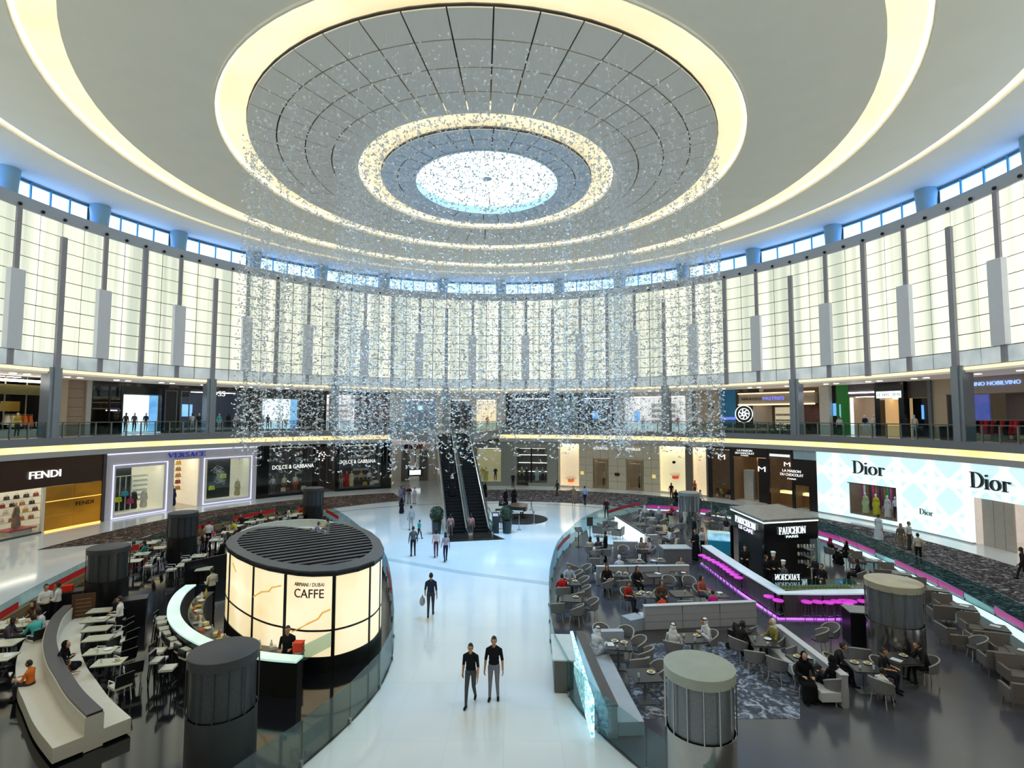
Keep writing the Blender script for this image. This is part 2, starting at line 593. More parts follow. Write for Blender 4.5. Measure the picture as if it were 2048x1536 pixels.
# the same wall goes on behind the viewer
mb = MB(); mb.pbox(94.8, 270.4, 33.02, 33.3, ZB, ZT, 60)
struct(mb.build('wall_rear', M_TILE), 'back-lit glass wall behind the viewer')
mb = MB(); mb.pbox(96, 264, 33.4, 33.7, 0, 6.3, 50)
struct(mb.build('wall_rear_ground', mat('plain_stone', '#b7b1a8', 0.5)), 'plain stone wall of the ground floor behind the viewer')
mb = MB(); mb.pbox(96, 264, 38, 38.3, 6.8, 11.7, 50)
struct(mb.build('wall_rear_gallery', MATS['plain_stone']), 'plain stone wall of the gallery behind the viewer')
mb = MB(); mb.pbox(0, 360, 46, 46.4, -0.2, 12, 72)
struct(mb.build('wall_outer', mat('outer_wall', '#9a948c', 0.6)), 'outer wall of the shops')

# ---- band with projectors, clerestory
band = thing('trim_6', None, None, kind='structure'); band['label'] = 'pale band with small black projectors above the glass wall'
mb = MB(); mb.pbox(0, 360, 32.95, 33.9, ZT, 24.0, 120); mb.build('band', mat('pale_blue_grey_band', '#b3bac6', 0.5, noise=0.03), band)
M_BLACK = mat('black_metal', '#111214', 0.35, metal=0.3)
lamp_me = MB().ell((0, 0, 0), (0.13, 0.13, 0.13), 8, 5).mesh('projector')
lamp_me.materials.append(M_BLACK)
for a0, a1 in edges:
    inst('projector', lamp_me, band, POL(a1, 32.88, ZT + 0.22))
M_SKY = glow('clerestory_sky', '#c4e8ff', 1.6, '#a0d8ff', 0.15)
M_CLERE = mat('clerestory_frame', '#5fa8c8', 0.4)
for i, (a0, a1) in enumerate(zip(AZ_COL[:-1], AZ_COL[1:])):
    w = thing('window_%d' % (i + 1), None, None, kind='structure'); w['label'] = 'bright clerestory window between two round columns'
    for k in range(4):
        b0 = a0 + 1.0 + (a1 - a0 - 2.0) * k / 4; b1 = a0 + 1.0 + (a1 - a0 - 2.0) * (k + 1) / 4
        mb = MB(); mb.pbox(b0 + 0.1, b1 - 0.1, 34.3, 34.36, 24.05, 25.5, 2); mb.build('pane', M_SKY, w)
        if k:
            mb = MB(); mb.pbox(b0 - 0.09, b0 + 0.09, 34.2, 34.4, 24.0, 25.7, 1); mb.build('mullion', M_CLERE, w)
    mb = MB(); mb.pbox(a0, a1, 34.2, 34.4, 25.5, 25.58, 4); mb.build('transom', M_CLERE, w)
mb = MB(); mb.pbox(92, 276, 34.3, 34.4, 24.0, 25.9, 50); struct(mb.build('window_rear', M_SKY), 'clerestory behind the viewer')
mb = MB(); mb.pbox(0, 360, 33.55, 33.75, 24.0, 24.06, 120)
struct(mb.build('trim_9', glow('added_blue_rim_light', '#0a7cff', 6.5)), 'added unseen blue strip on the ledge, tinting the ceiling rim')  # added strip, unseen, that washes the ceiling rim in blue
M_BCOL = mat('cyan_grey_column', '#8fb6cc', 0.4, noise=0.04)
for a in AZ_COL:
    mb = MB(); mb.lathe([(0.62, 23.98), (0.66, 24.9), (0.72, 25.5), (0.72, 25.95)], 20, POL(a, 33.8)[:2] + (0,))
    struct(mb.build('column', M_BCOL, smooth=True), 'short round blue tinted column in the clerestory')

# ---- ceiling: flat ring plates, lit coves, oculus
M_CEIL = mat('taupe_plaster', '#eeebe0', 0.75, noise=0.04, scale=0.6, spec=0.2)
M_PANEL = mat('grey_ceiling_panel', '#dfddd8', 0.6, noise=0.03, scale=1.0)
M_PANELB = mat('blue_grey_ceiling_panel', '#c4d0de', 0.5, noise=0.03)
M_SEAM = mat('ceiling_seam', '#6a6866', 0.7)
M_COVE = glow('cream_cove_light', '#fff0c8', 0.7, '#f4dfae', 0.3, base='#e8dfc6')
M_LED = glow('cove_led', '#fffbe6', 1.3)
def plate(r0, z0, y0, r1, z1, y1, name, m, label, seg=96, th=0.25):
    vs, fs = [], []
    for k in range(seg):
        a = 2 * PI * k / seg
        s, c = math.sin(a), math.cos(a)
        vs += [(r0 * s, y0 + r0 * c, z0), (r1 * s, y1 + r1 * c, z1), (r1 * s, y1 + r1 * c, z1 + th), (r0 * s, y0 + r0 * c, z0 + th)]
    for k in range(seg):
        b, e = 4 * k, 4 * ((k + 1) % seg)
        for j in range(4):
            fs.append((b + j, b + (j + 1) % 4, e + (j + 1) % 4, e + j))
    mb = MB(); mb.add(vs, fs)
    return struct(mb.build(name, m, smooth=False), label)
plate(29.2, 25.9, 1.4, 34.6, 25.75, 0.0, 'ceiling_rim', M_CEIL, 'outermost ceiling ring above the clerestory')
plate(23.6, 25.3, 2.0, 28.5, 25.85, 1.4, 'ceiling_outer', M_CEIL, 'wide taupe ceiling ring between the two outer light coves')
plate(16.05, 24.9, 2.0, 21.95, 25.2, 2.0, 'ceiling_middle', M_CEIL, 'wide taupe ceiling ring between the second and third light coves')
def cove(r0, r1, z, yc, n):
    t = thing('trim_%d' % n, None, None, kind='structure'); t['label'] = 'ring shaped cream light cove in the ceiling'
    w = r1 - r0
    mb = MB(); mb.pbox(0, 360, r0 - 0.5, r1 + 0.4, z + 0.32, z + 0.4, 96, 0, yc); mb.build('cove_bed', M_COVE, t)
    mb = MB(); mb.pbox(0, 360, r1 - 0.07, r1 + 0.02, z + 0.02, z + 0.2, 96, 0, yc); mb.build('lip', mat('cove_lip', '#efe9d8', 0.5), t)
    mb = MB(); mb.pbox(0, 360, r1 - 0.2, r1 - 0.1, z + 0.24, z + 0.3, 96, 0, yc); mb.build('light_strip', M_LED, t)
cove(28.5, 29.2, 25.85, 1.4, 11)
cove(21.95, 23.6, 25.2, 2.0, 12)
cove(14.5, 16.05, 24.75, 2.0, 13)
cove(6.9, 8.4, 24.05, 2.0, 14)
ceil_in = thing('ceiling_inner', None, None, kind='structure'); ceil_in['label'] = 'grey panelled ceiling ring around the oculus light cove'
def slope(r):  # height of the inner ceiling
    return 24.05 + (r - 8.4) / (14.5 - 8.4) * 0.7
def panel_ring(rs, nsec, zf, m, parent, yc=2.0):
    for i, (r0, r1) in enumerate(zip(rs[:-1], rs[1:])):
        me = None
        for k in range(nsec):
            if me is None:
                mb = MB()
                h = PI / nsec
                g = 0.035
                vs = []
                for dz in (0, 0.06):
                    for t in (-1, 0, 1):
                        for r, q in ((r0 + g, r0), (r1 - g, r1)):
                            an = t * (h - g / r)
                            vs.append((r * math.sin(an), r * math.cos(an), zf(q) + dz))
                fs = [(0, 1, 3, 2), (2, 3, 5, 4), (6, 8, 9, 7), (8, 10, 11, 9), (0, 2, 8, 6), (2, 4, 10, 8), (1, 7, 9, 3), (3, 9, 11, 5), (0, 6, 7, 1), (4, 5, 11, 10)]
                mb.add(vs, fs)
                me = mb.mesh('panel'); me.materials.append(m)
            inst('panel', me, parent, (0, yc, 0), 2 * PI * k / nsec)
panel_ring([8.4, 9.9, 11.4, 12.95, 14.5], 48, slope, M_PANEL, ceil_in)
mb = MB(); mb.pbox(0, 360, 8.4, 14.5, 24.9, 24.95, 72, 0, 2.0); mb.build('backing', M_SEAM, ceil_in)
ceil_o = thing('ceiling_oculus', None, None, kind='structure'); ceil_o['label'] = 'blue grey panelled ring framing the round skylight'
panel_ring([4.85, 5.9, 6.95], 32, lambda r: 24.0, M_PANELB, ceil_o)
mb = MB(); mb.pbox(0, 360, 4.8, 6.95, 24.12, 24.2, 64, 0, 2.0); mb.build('backing', M_SEAM, ceil_o)
mb = MB(); mb.pbox(0, 360, 4.72, 4.85, 23.94, 24.7, 64, 0, 2.0); mb.build('rim', mat('oculus_rim', '#b9cede', 0.4), ceil_o)
sk = thing('window_oculus', None, None, kind='structure'); sk['label'] = 'round skylight of white glass in the middle of the ceiling'
M_OCU = glow('oculus_glass', '#d8f2ff', 2.6, '#a8e0ff', 0.5)
for k in range(8):
    a = k * 45
    mb = MB(); mb.pbox(a + 0.6, a + 44.4, 0.3, 4.75, 24.5, 24.55, 8, 0, 2.0); mb.build('pane', M_OCU, sk)
mb = MB(); mb.lathe([(0.001, 24.48), (0.32, 24.48), (0.32, 24.6)], 16, (0, 2, 0)); mb.build('hub', MATS['oculus_rim'], sk)

# a roof keeps the sky out
mb = MB(); mb.lathe([(0.001, 26.6), (35.2, 26.6), (35.2, 26.9), (0.001, 26.9)], 72); struct(mb.build('roof', M_SEAM), 'roof above the ceiling')
mb = MB(); mb.pbox(0, 360, 34.5, 34.9, 11.9, 26.6, 72); struct(mb.build('wall_shell', M_SEAM), 'shell wall behind the glass wall')

# ================================================================== HANGING BUTTERFLIES
M_FLY = mat('silver_white_butterfly', '#e6eaf0', 0.4, metal=0.05, noise=0.08)
chand = thing('hanging_sculpture', 'huge cylinder of thousands of silver white butterflies hung on wires below the oculus', 'sculpture', (0, 2, 0))
s_ = 0.088
FV = np.array([(0, -0.06, 0), (0, 0.07, 0), (-1.0, 0.55, 0.42), (-1.1, -0.1, 0.5), (-0.7, -0.75, 0.3), (1.0, 0.55, 0.42), (1.1, -0.1, 0.5), (0.7, -0.75, 0.3), (0, -0.4, -0.08), (0, 0.45, -0.02), (0.06, 0, 0.08), (-0.06, 0, 0.08)]) * s_
FF = [(1, 2, 3, 0), (0, 3, 4), (0, 6, 5, 1), (0, 7, 6), (8, 10, 9), (9, 11, 8), (8, 9, 10), (8, 11, 10)]
flies = []
wires = MB()
for R, n, gap, keep in ((14.2, 340, 0.38, 0.85), (13.0, 220, 0.5, 0.7), (9.3, 250, 0.34, 0.9), (8.5, 190, 0.4, 0.85), (11.2, 120, 0.6, 0.5), (5.5, 100, 0.5, 0.6)):
    for k in range(n):
        a = 2 * PI * (k + random.uniform(-0.25, 0.25)) / n
        r = R + random.uniform(-0.35, 0.35)
        x, y = r * math.sin(a), r * math.cos(a)
        zb = 6.25 + 0.5 * math.sin(3 * a) + random.uniform(0, 1.3)
        zt = 23.6
        if -7.5 < x < 1.5 and y > 6.5: zb += 2.6
        wires.tube([(x, y, zb), (x, y, zt + 0.6)], 0.0022, 3, cap=False)
        z = zb
        while z < zt:
            if random.random() < keep:
                flies.append((x + random.uniform(-0.12, 0.12), y + random.uniform(-0.12, 0.12), z))
            z += gap * random.uniform(0.6, 1.4)
d = [math.dist((f[0], f[1] + 2, f[2]), EYE) for f in flies]
order = np.argsort(d)
single = set(order[:280].tolist())
fly_me = bpy.data.meshes.new('butterfly'); fly_me.from_pydata([tuple(p) for p in FV], [], FF); fly_me.materials.append(M_FLY)
def rot_rand():
    a, b, c = RNG.uniform(0, 2 * PI), RNG.uniform(-0.9, 0.9), RNG.uniform(-0.9, 0.9)
    ca, sa, cb, sb, cc, sc = math.cos(a), math.sin(a), math.cos(b), math.sin(b), math.cos(c), math.sin(c)
    return np.array([[ca, -sa, 0], [sa, ca, 0], [0, 0, 1]]) @ np.array([[1, 0, 0], [0, cb, -sb], [0, sb, cb]]) @ np.array([[cc, 0, sc], [0, 1, 0], [-sc, 0, cc]]), (b, c, a)
V, F = [], []
for i, f in enumerate(flies):
    m, e = rot_rand()
    if i in single:
        o = inst('butterfly', fly_me, chand, f); o.rotation_euler = e
    else:
        n0 = len(V) * len(FV)
        V.append(FV @ m.T * random.uniform(0.8, 1.15) + np.array(f))
        F.extend(tuple(q + n0 for q in fc) for fc in FF)
me = bpy.data.meshes.new('butterfly_swarm'); me.from_pydata(np.concatenate(V).tolist(), [], F); me.materials.append(M_FLY)
o = obj('butterfly_swarm', me, chand); o['kind'] = 'stuff'
o = wires.build('wires', mat('thin_steel_wire', '#b9c0c8', 0.4, metal=0.6), chand, world=False); o['kind'] = 'stuff'
# ================================================================== PEOPLE: one continuous skin per figure
def _cap(mb, a, b, ra, rb, seg=10):
    a, b = Vector(a), Vector(b)
    d = b - a
    l = d.length
    d = d.normalized() if l > 1e-6 else Vector((0, 0, 1))
    pts, rs = [], []
    for t in (-0.98, -0.7, -0.35):
        pts.append(a + d * (ra * t)); rs.append(ra * math.sqrt(max(0.01, 1 - t * t)))
    pts.append(a); rs.append(ra); pts.append(b); rs.append(rb)
    for t in (0.35, 0.7, 0.98):
        pts.append(b + d * (rb * t)); rs.append(rb * math.sqrt(max(0.01, 1 - t * t)))
    mb.tube(pts, rs, seg)

SKIN, TOP, UPARM, FORE, LEG, SHOE = range(6)
def hand(prims, wrist, fdir, side, palm_n):
    """palm, four unequal bent fingers and a thumb leaving the side of the palm"""
    w = Vector(wrist); f = Vector(fdir).normalized(); n = Vector(palm_n).normalized()
    n = (n - f * n.dot(f)).normalized()
    s = f.cross(n).normalized() * side
    palm = w + f * 0.085
    for k in (-1, 0, 1):
        prims.append(('c', w + f * 0.015 + s * 0.018 * k, palm + s * 0.024 * k, 0.019, 0.018, SKIN))
    for k, ln in ((-1.5, 0.062), (-0.5, 0.078), (0.5, 0.084), (1.5, 0.072)):
        b = palm + s * 0.021 * k
        m = b + f * ln * 0.55 + n * 0.008
        e = m + (f * 0.7 + n * 0.7).normalized() * ln * 0.5
        prims.append(('c', b, m, 0.0105, 0.0095, SKIN)); prims.append(('c', m, e, 0.0095, 0.008, SKIN))
    t0 = w + f * 0.025 + s * 0.03
    t1 = t0 + (f * 0.6 + s * 0.7).normalized() * 0.045
    t2 = t1 + (f * 0.9 + s * 0.15 + n * 0.3).normalized() * 0.035
    prims.append(('c', t0, t1, 0.014, 0.012, SKIN)); prims.append(('c', t1, t2, 0.012, 0.009, SKIN))

def figure(pose, robe=False, slim=1.0):
    """primitives of a 1.75 m figure facing +Y, feet (or seat plan) at the origin; returns prims, head centre"""
    P = []
    sit = pose.startswith('sit')
    lean = {'sit': 0.04, 'sit_lean': 0.16, 'sit_phone': 0.10}.get(pose, 0.0)
    if sit:
        hz_, hy = 0.50, 0.0
    else:
        hz_, hy = 0.93, 0.0
    if pose == 'walk': lean = 0.03
    def up(h, y=0.0):  # a point of the trunk h above the hips
        return (0, hy + lean * h / 0.5 + y, hz_ + h)
    sl = slim
    # trunk
    P.append(('e', up(0.02), (0.165 * sl, 0.125, 0.13), LEG))
    P.append(('e', up(0.10), (0.158 * sl, 0.122, 0.11), TOP))
    P.append(('e', up(0.21), (0.15 * sl, 0.114, 0.17), TOP))
    P.append(('e', up(0.36), (0.17 * sl, 0.12, 0.17), TOP))
    P.append(('e', up(0.45), (0.175 * sl, 0.10, 0.09), TOP))
    for s_ in (-1, 1):
        n_ = up(0.55); P.append(('c', (s_ * 0.03, n_[1] - 0.01, n_[2] - 0.01), (s_ * 0.15 * sl, n_[1] - 0.01, n_[2] - 0.085), 0.045, 0.05, TOP))
    sh = up(0.50)
    P.append(('c', up(0.50, -0.005), up(0.61, 0.015), 0.058, 0.05, SKIN))
    hc = Vector(up(0.71, 0.035))
    nod = -0.03 if pose in ('sit_phone', 'sit_lean') else 0.0
    hc.z += nod
    P.append(('e', hc, (0.077, 0.095, 0.118), SKIN))
    P.append(('e', hc + Vector((0, 0.035, -0.055)), (0.058, 0.06, 0.062), SKIN))
    P.append(('c', hc + Vector((0, 0.09, 0.012)), hc + Vector((0, 0.108, -0.022)), 0.011, 0.016, SKIN))      # nose
    P.append(('c', hc + Vector((-0.018, 0.088, -0.052)), hc + Vector((0.018, 0.088, -0.052)), 0.009, 0.009, SKIN))  # mouth
    for s in (-1, 1):
        P.append(('e', hc + Vector((s * 0.08, -0.005, -0.005)), (0.012, 0.022, 0.032), SKIN))                 # ears
        P.append(('c', hc + Vector((s * 0.018, 0.088, 0.026)), hc + Vector((s * 0.05, 0.078, 0.024)), 0.010, 0.009, SKIN))  # brows
    # legs
    for s in (-1, 1):
        hip = Vector((s * 0.088 * sl, hy, hz_ - 0.02))
        if sit:
            knee = Vector((s * 0.11, 0.44, 0.52)); ank = Vector((s * 0.11, 0.46 + (0.05 if s > 0 else -0.06), 0.09))
        elif pose == 'walk':
            knee = Vector((s * 0.09, 0.16 if s > 0 else 0.0, 0.50)); ank = Vector((s * 0.085, 0.25 if s > 0 else -0.26, 0.09 if s > 0 else 0.13))
        elif pose == 'arms_folded':
            knee = Vector((s * 0.10, 0.02, 0.50)); ank = Vector((s * 0.11, -0.02, 0.09))
        else:
            knee = Vector((s * 0.10, 0.03, 0.50)); ank = Vector((s * 0.115, -0.02 + 0.03 * s, 0.09))
        P.append(('c', hip, knee, 0.088 * sl, 0.06, LEG)); P.append(('c', knee, ank, 0.058, 0.042, LEG))
        P.append(('c', ank + Vector((0, -0.03, -0.045)), ank + Vector((s * 0.015, 0.14, -0.055)), 0.042, 0.034, SHOE))
        if robe and sit:
            if s > 0:
                P.append(('c', (0, 0.12, hz_ - 0.02), (0, 0.42, 0.5), 0.11, 0.10, TOP)); P.append(('c', (0, 0.44, 0.46), (0, 0.46, 0.16), 0.11, 0.12, TOP))
            P.append(('c', hip + Vector((0, 0.1, 0.02)), knee + Vector((0, 0.03, -0.02)), 0.115, 0.10, TOP)); P.append(('c', knee + Vector((0, 0.02, -0.03)), ank + Vector((0, 0, 0.03)), 0.10, 0.13, TOP))
    if robe and not sit:
        for sx_ in (-0.055, 0.055):
            P.append(('c', (sx_, 0.0, 1.02), (sx_ * 1.6, -0.03, 0.24), 0.125, 0.20, TOP))
        P.append(('e', (0, -0.03, 0.12), (0.29, 0.24, 0.10), TOP))
    # arms
    for s in (-1, 1):
        S = Vector((s * 0.182 * sl, sh[1] - 0.005, sh[2] - 0.055))
        if sit:
            if pose == 'sit_phone':
                E = S + Vector((s * 0.06, 0.06, -0.27)); W = E + Vector((-s * 0.12, 0.17, 0.13))
            else:
                E = S + Vector((s * 0.07, 0.10, -0.25)); W = E + Vector((-s * 0.10, 0.23, 0.03))
            fd = (W - E); pn = (0, 0, -1)
        elif pose == 'walk':
            E = S + Vector((s * 0.05, -0.06 * s - 0.02, -0.28)); W = E + Vector((s * 0.02, 0.09 - 0.09 * s, -0.24)); fd = W - E; pn = (-s, 0.2, 0)
        elif pose == 'arm_out' and s > 0:
            E = S + Vector((0.26, 0.05, -0.06)); W = E + Vector((0.24, 0.06, 0.03)); fd = W - E; pn = (0, 0, -1)
        elif pose == 'arms_folded':
            E = S + Vector((s * 0.06, 0.02, -0.27)); W = E + Vector((-s * 0.17, 0.19, 0.03)); fd = W - E; pn = (0, -0.5, -1)
        elif pose == 'serve':
            E = S + Vector((s * 0.05, 0.03, -0.28)); W = E + Vector((-s * 0.07, 0.23, 0.02)); fd = W - E; pn = (0, 0, -1)
        else:
            E = S + Vector((s * 0.055, -0.02, -0.28)); W = E + Vector((s * 0.02, 0.06, -0.25)); fd = W - E; pn = (-s, 0.2, 0)
        P.append(('c', S, E, 0.056, 0.043, UPARM)); P.append(('c', E, W, 0.041, 0.029, FORE))
        if robe:
            P.append(('c', E, W - fd.normalized() * 0.03, 0.055, 0.06, FORE))
        hand(P, W, fd, s, pn)
    return P, hc

def remesh(mb, voxel, keep):
    me = mb.mesh('tmp')
    o = bpy.data.objects.new('tmp', me); COL.objects.link(o)
    r = o.modifiers.new('r', 'REMESH'); r.mode = 'VOXEL'; r.voxel_size = voxel
    s = o.modifiers.new('s', 'SMOOTH'); s.factor = 0.5; s.iterations = 2
    d = o.modifiers.new('d', 'DECIMATE'); d.ratio = keep
    dg = bpy.context.evaluated_depsgraph_get()
    out = bpy.data.meshes.new_from_object(o.evaluated_get(dg))
    bpy.data.objects.remove(o); bpy.data.meshes.remove(me)
    out.polygons.foreach_set('use_smooth', [True] * len(out.polygons))
    return out

FIG = {}
def fig_mesh(pose, robe=False, slim=1.0, fine=False):
    key = (pose, robe, slim, fine)
    if key in FIG:
        return FIG[key]
    P, hc = figure(pose, robe, slim)
    mb = MB()
    for p in P:
        if p[0] == 'c': _cap(mb, p[1], p[2], p[3], p[4])
        else: mb.ell(p[1], p[2], 14, 10)
    me = remesh(mb, 0.0075 if fine else 0.0115, 0.22 if fine else 0.14)
    n = len(me.polygons)
    c = np.empty(n * 3); me.polygons.foreach_get('center', c); c = c.reshape(n, 3)
    best = np.full(n, 1e9); tg = np.zeros(n, int)
    for p in P:
        if p[0] == 'c':
            a, b = np.array(p[1]), np.array(p[2]); ab = b - a
            t = np.clip(((c - a) @ ab) / max(1e-9, ab @ ab), 0, 1)
            dd = np.linalg.norm(c - (a + t[:, None] * ab), axis=1) - (p[3] + (p[4] - p[3]) * t)
        else:
            q = (c - np.array(p[1])) / np.array(p[2]); l = np.linalg.norm(q, axis=1)
            dd = (l - 1) * min(p[2])
        u = dd < best
        best[u] = dd[u]; tg[u] = p[-1]
    me.name = 'body'
    for k in range(6): me.materials.append(None)
    me.polygons.foreach_set('material_index', tg.tolist())
    FIG[key] = (me, hc)
    return FIG[key]

def _hair_meshes():
    out = {}
    def shell(fr, cut, extra=None, vox=0.012, keep=0.4):
        mb = MB(); mb.ell((0, 0, 0), fr, 16, 10)
        # open the face
        nv, nf = [], []
        return mb
    def cap_mesh(r, ymax, zmin, name):
        seg, rings = 16, 9
        mb = MB(); vs, fs = [], []
        for i in range(rings + 1):
            t = PI * i / rings
            for k in range(seg):
                a = 2 * PI * k / seg
                x, y, z = r[0] * math.sin(t) * math.cos(a), r[1] * math.sin(t) * math.sin(a) - 0.012, r[2] * math.cos(t)
                vs.append((x, y, z))
        for i in range(rings):
            for k in range(seg):
                f = (i * seg + k, i * seg + (k + 1) % seg, (i + 1) * seg + (k + 1) % seg, (i + 1) * seg + k)
                cy_ = sum(vs[q][1] for q in f) / 4; cz_ = sum(vs[q][2] for q in f) / 4
                if cz_ < zmin - 0.02 * (cy_ < 0): continue
                if cy_ > ymax and cz_ < 0.055: continue
                fs.append(f)
        mb.add(vs, fs)
        me = mb.mesh(name, True); return me
    out['short'] = cap_mesh((0.085, 0.106, 0.13), 0.02, -0.05, 'hair')
    mb = MB()
    mb.ell((0, -0.02, 0.01), (0.092, 0.105, 0.128), 14, 9); mb.ell((0, -0.07, -0.16), (0.095, 0.055, 0.17), 12, 8)
    out['long'] = mb.mesh('hair', True)
    mb = MB()
    mb.ell((0, -0.04, 0.005), (0.098, 0.108, 0.132), 16, 10); mb.ell((0, -0.065, -0.18), (0.145, 0.08, 0.17), 14, 8); mb.ell((0, 0.0, -0.15), (0.085, 0.075, 0.05), 12, 7)
    out['scarf'] = mb.mesh('headscarf', True)
    mb = MB()
    mb.lathe([(0.088, 0.03), (0.09, 0.11), (0.115, 0.16), (0.125, 0.21), (0.09, 0.235), (0.001, 0.24)], 14)
    out['chef'] = mb.mesh('chef_hat', True)
    mb = MB(); mb.lathe([(0.094, -0.012), (0.104, 0.0), (0.104, 0.016), (0.094, 0.028)], 16, (0, -0.01, 0.065))
    out['cord'] = mb.mesh('head_cord', True)
    return out
HAIR = _hair_meshes()
EYE_ME = MB().ell((0, 0, 0), (0.013, 0.008, 0.008), 8, 5).mesh('eye')

CL = {}
def cloth(hexc, rough=0.85):
    if hexc not in CL:
        CL[hexc] = mat('cloth_' + hexc.strip('#'), hexc, rough, noise=0.12, scale=14, spec=0.2)
    return CL[hexc]
SKINS = [mat('skin_tan', '#b98a68', 0.55, noise=0.06, scale=9), mat('skin_brown', '#8b5f45', 0.55, noise=0.06, scale=9), mat('skin_light', '#d3a687', 0.55, noise=0.06, scale=9)]
M_HAIR = mat('black_hair', '#17120f', 0.55, noise=0.3, scale=30)
M_EYE = mat('dark_eye', '#120d0a', 0.2)
M_WHITEHAT = mat('white_cotton', '#eceef0', 0.8, noise=0.04, scale=12)

def floor_at(x, y):
    """the cafe floors lie 3 cm above the marble"""
    for poly in ((LB_IN + LB_OUT), (RB_IN + RB_OUT)):
        c = False
        for (ax, ay), (bx, by) in zip(poly, poly[1:] + poly[:1]):
            if (ay > y) != (by > y) and x < (bx - ax) * (y - ay) / (by - ay) + ax: c = not c
        if c: return 0.03
    return 0.0

def person(x, y, zref, pose, rot, label, top, leg='#24242a', sleeve='short', hair='short', robe=False, scarf=None, skin=0, shoe='#191816', h=1.75, slim=1.0, fine=False, z0=0.0, hairc=None, group=None, cord=False):
    """x, y: photo pixel of the figure at height zref above its floor (0 = feet)"""
    gx, gy = G(x, y, z0 + zref)
    z0 += floor_at(gx, gy)
    me, hc = fig_mesh(pose, robe, slim, fine)
    sk = SKINS[skin % 3]
    sc = h / 1.75
    t = thing('person', label, 'person', (gx, gy, z0), math.radians(rot), group)
    t.scale = (sc, sc, sc)
    tm, lm = cloth(top), cloth(leg)
    o = obj('body', me, t, [sk, tm, tm if sleeve != 'none' else sk, tm if sleeve == 'long' else sk, tm if robe else lm, cloth(shoe)])
    hm = cloth(hairc) if hairc else M_HAIR
    if scarf:
        s = obj('headscarf', HAIR['scarf'], t, [cloth(scarf)]); s.location = hc
        if cord:
            c = obj('head_cord', HAIR['cord'], t, [M_HAIR]); c.location = hc
            c.scale = (1.0, 1.04, 1); c.location = hc + Vector((0, -0.012, 0.005))
    elif hair == 'chef':
        s = obj('hair', HAIR['short'], t, [M_HAIR]); s.location = hc
        c = obj('chef_hat', HAIR['chef'], t, [M_WHITEHAT]); c.location = hc
    elif hair:
        s = obj('hair', HAIR[hair], t, [hm]); s.location = hc
    if fine:
        for q in (-1, 1):
            e = obj('eye', EYE_ME, t, [M_EYE]); e.location = hc + Vector((q * 0.033, 0.09, 0.004))
        e = obj('mouth', EYE_ME, t, [mat('lips', '#8a4a40', 0.5)]); e.location = hc + Vector((0, 0.094, -0.052)); e.scale = (1.6, 0.8, 0.5)
    return t

def mannequin(loc, rot, label, top, leg, body='#e8e6e0', robe=False, h=1.8, pose='stand', group=None):
    me, hc = fig_mesh(pose, robe, 0.92)
    loc = (loc[0], loc[1], loc[2] + 0.022)
    t = thing('mannequin', label, 'mannequin', loc, math.radians(rot), group)
    t.scale = (h / 1.75,) * 3
    bm = mat('mannequin_' + body.strip('#'), body, 0.35, noise=0.03)
    tm, lm = cloth(top), cloth(leg)
    obj('body', me, t, [bm, tm, tm, tm if robe else bm, lm if not robe else tm, bm])
    return t
# ================================================================== LETTERING
def text_mesh(txt, width=None, height=None, depth=0.04):
    cu = bpy.data.curves.new('lettering', 'FONT')
    cu.body = txt
    cu.align_x = 'CENTER'; cu.align_y = 'CENTER'
    cu.extrude = depth / 2
    cu.resolution_u = 3
    o = bpy.data.objects.new('tmp', cu); COL.objects.link(o)
    dg = bpy.context.evaluated_depsgraph_get()
    me = bpy.data.meshes.new_from_object(o.evaluated_get(dg))
    bpy.data.objects.remove(o); bpy.data.curves.remove(cu)
    v = np.empty(len(me.vertices) * 3); me.vertices.foreach_get('co', v); v = v.reshape(-1, 3)
    lo, hi = v.min(0), v.max(0)
    v[:, 0] -= (lo[0] + hi[0]) / 2; v[:, 1] -= (lo[1] + hi[1]) / 2
    sx = width / (hi[0] - lo[0]) if width else None
    sy = height / (hi[1] - lo[1]) if height else None
    sx, sy = sx or sy, sy or sx
    v[:, 0] *= sx; v[:, 1] *= sy
    me.vertices.foreach_set('co', v.ravel()); me.update()
    me.materials.clear()
    return me

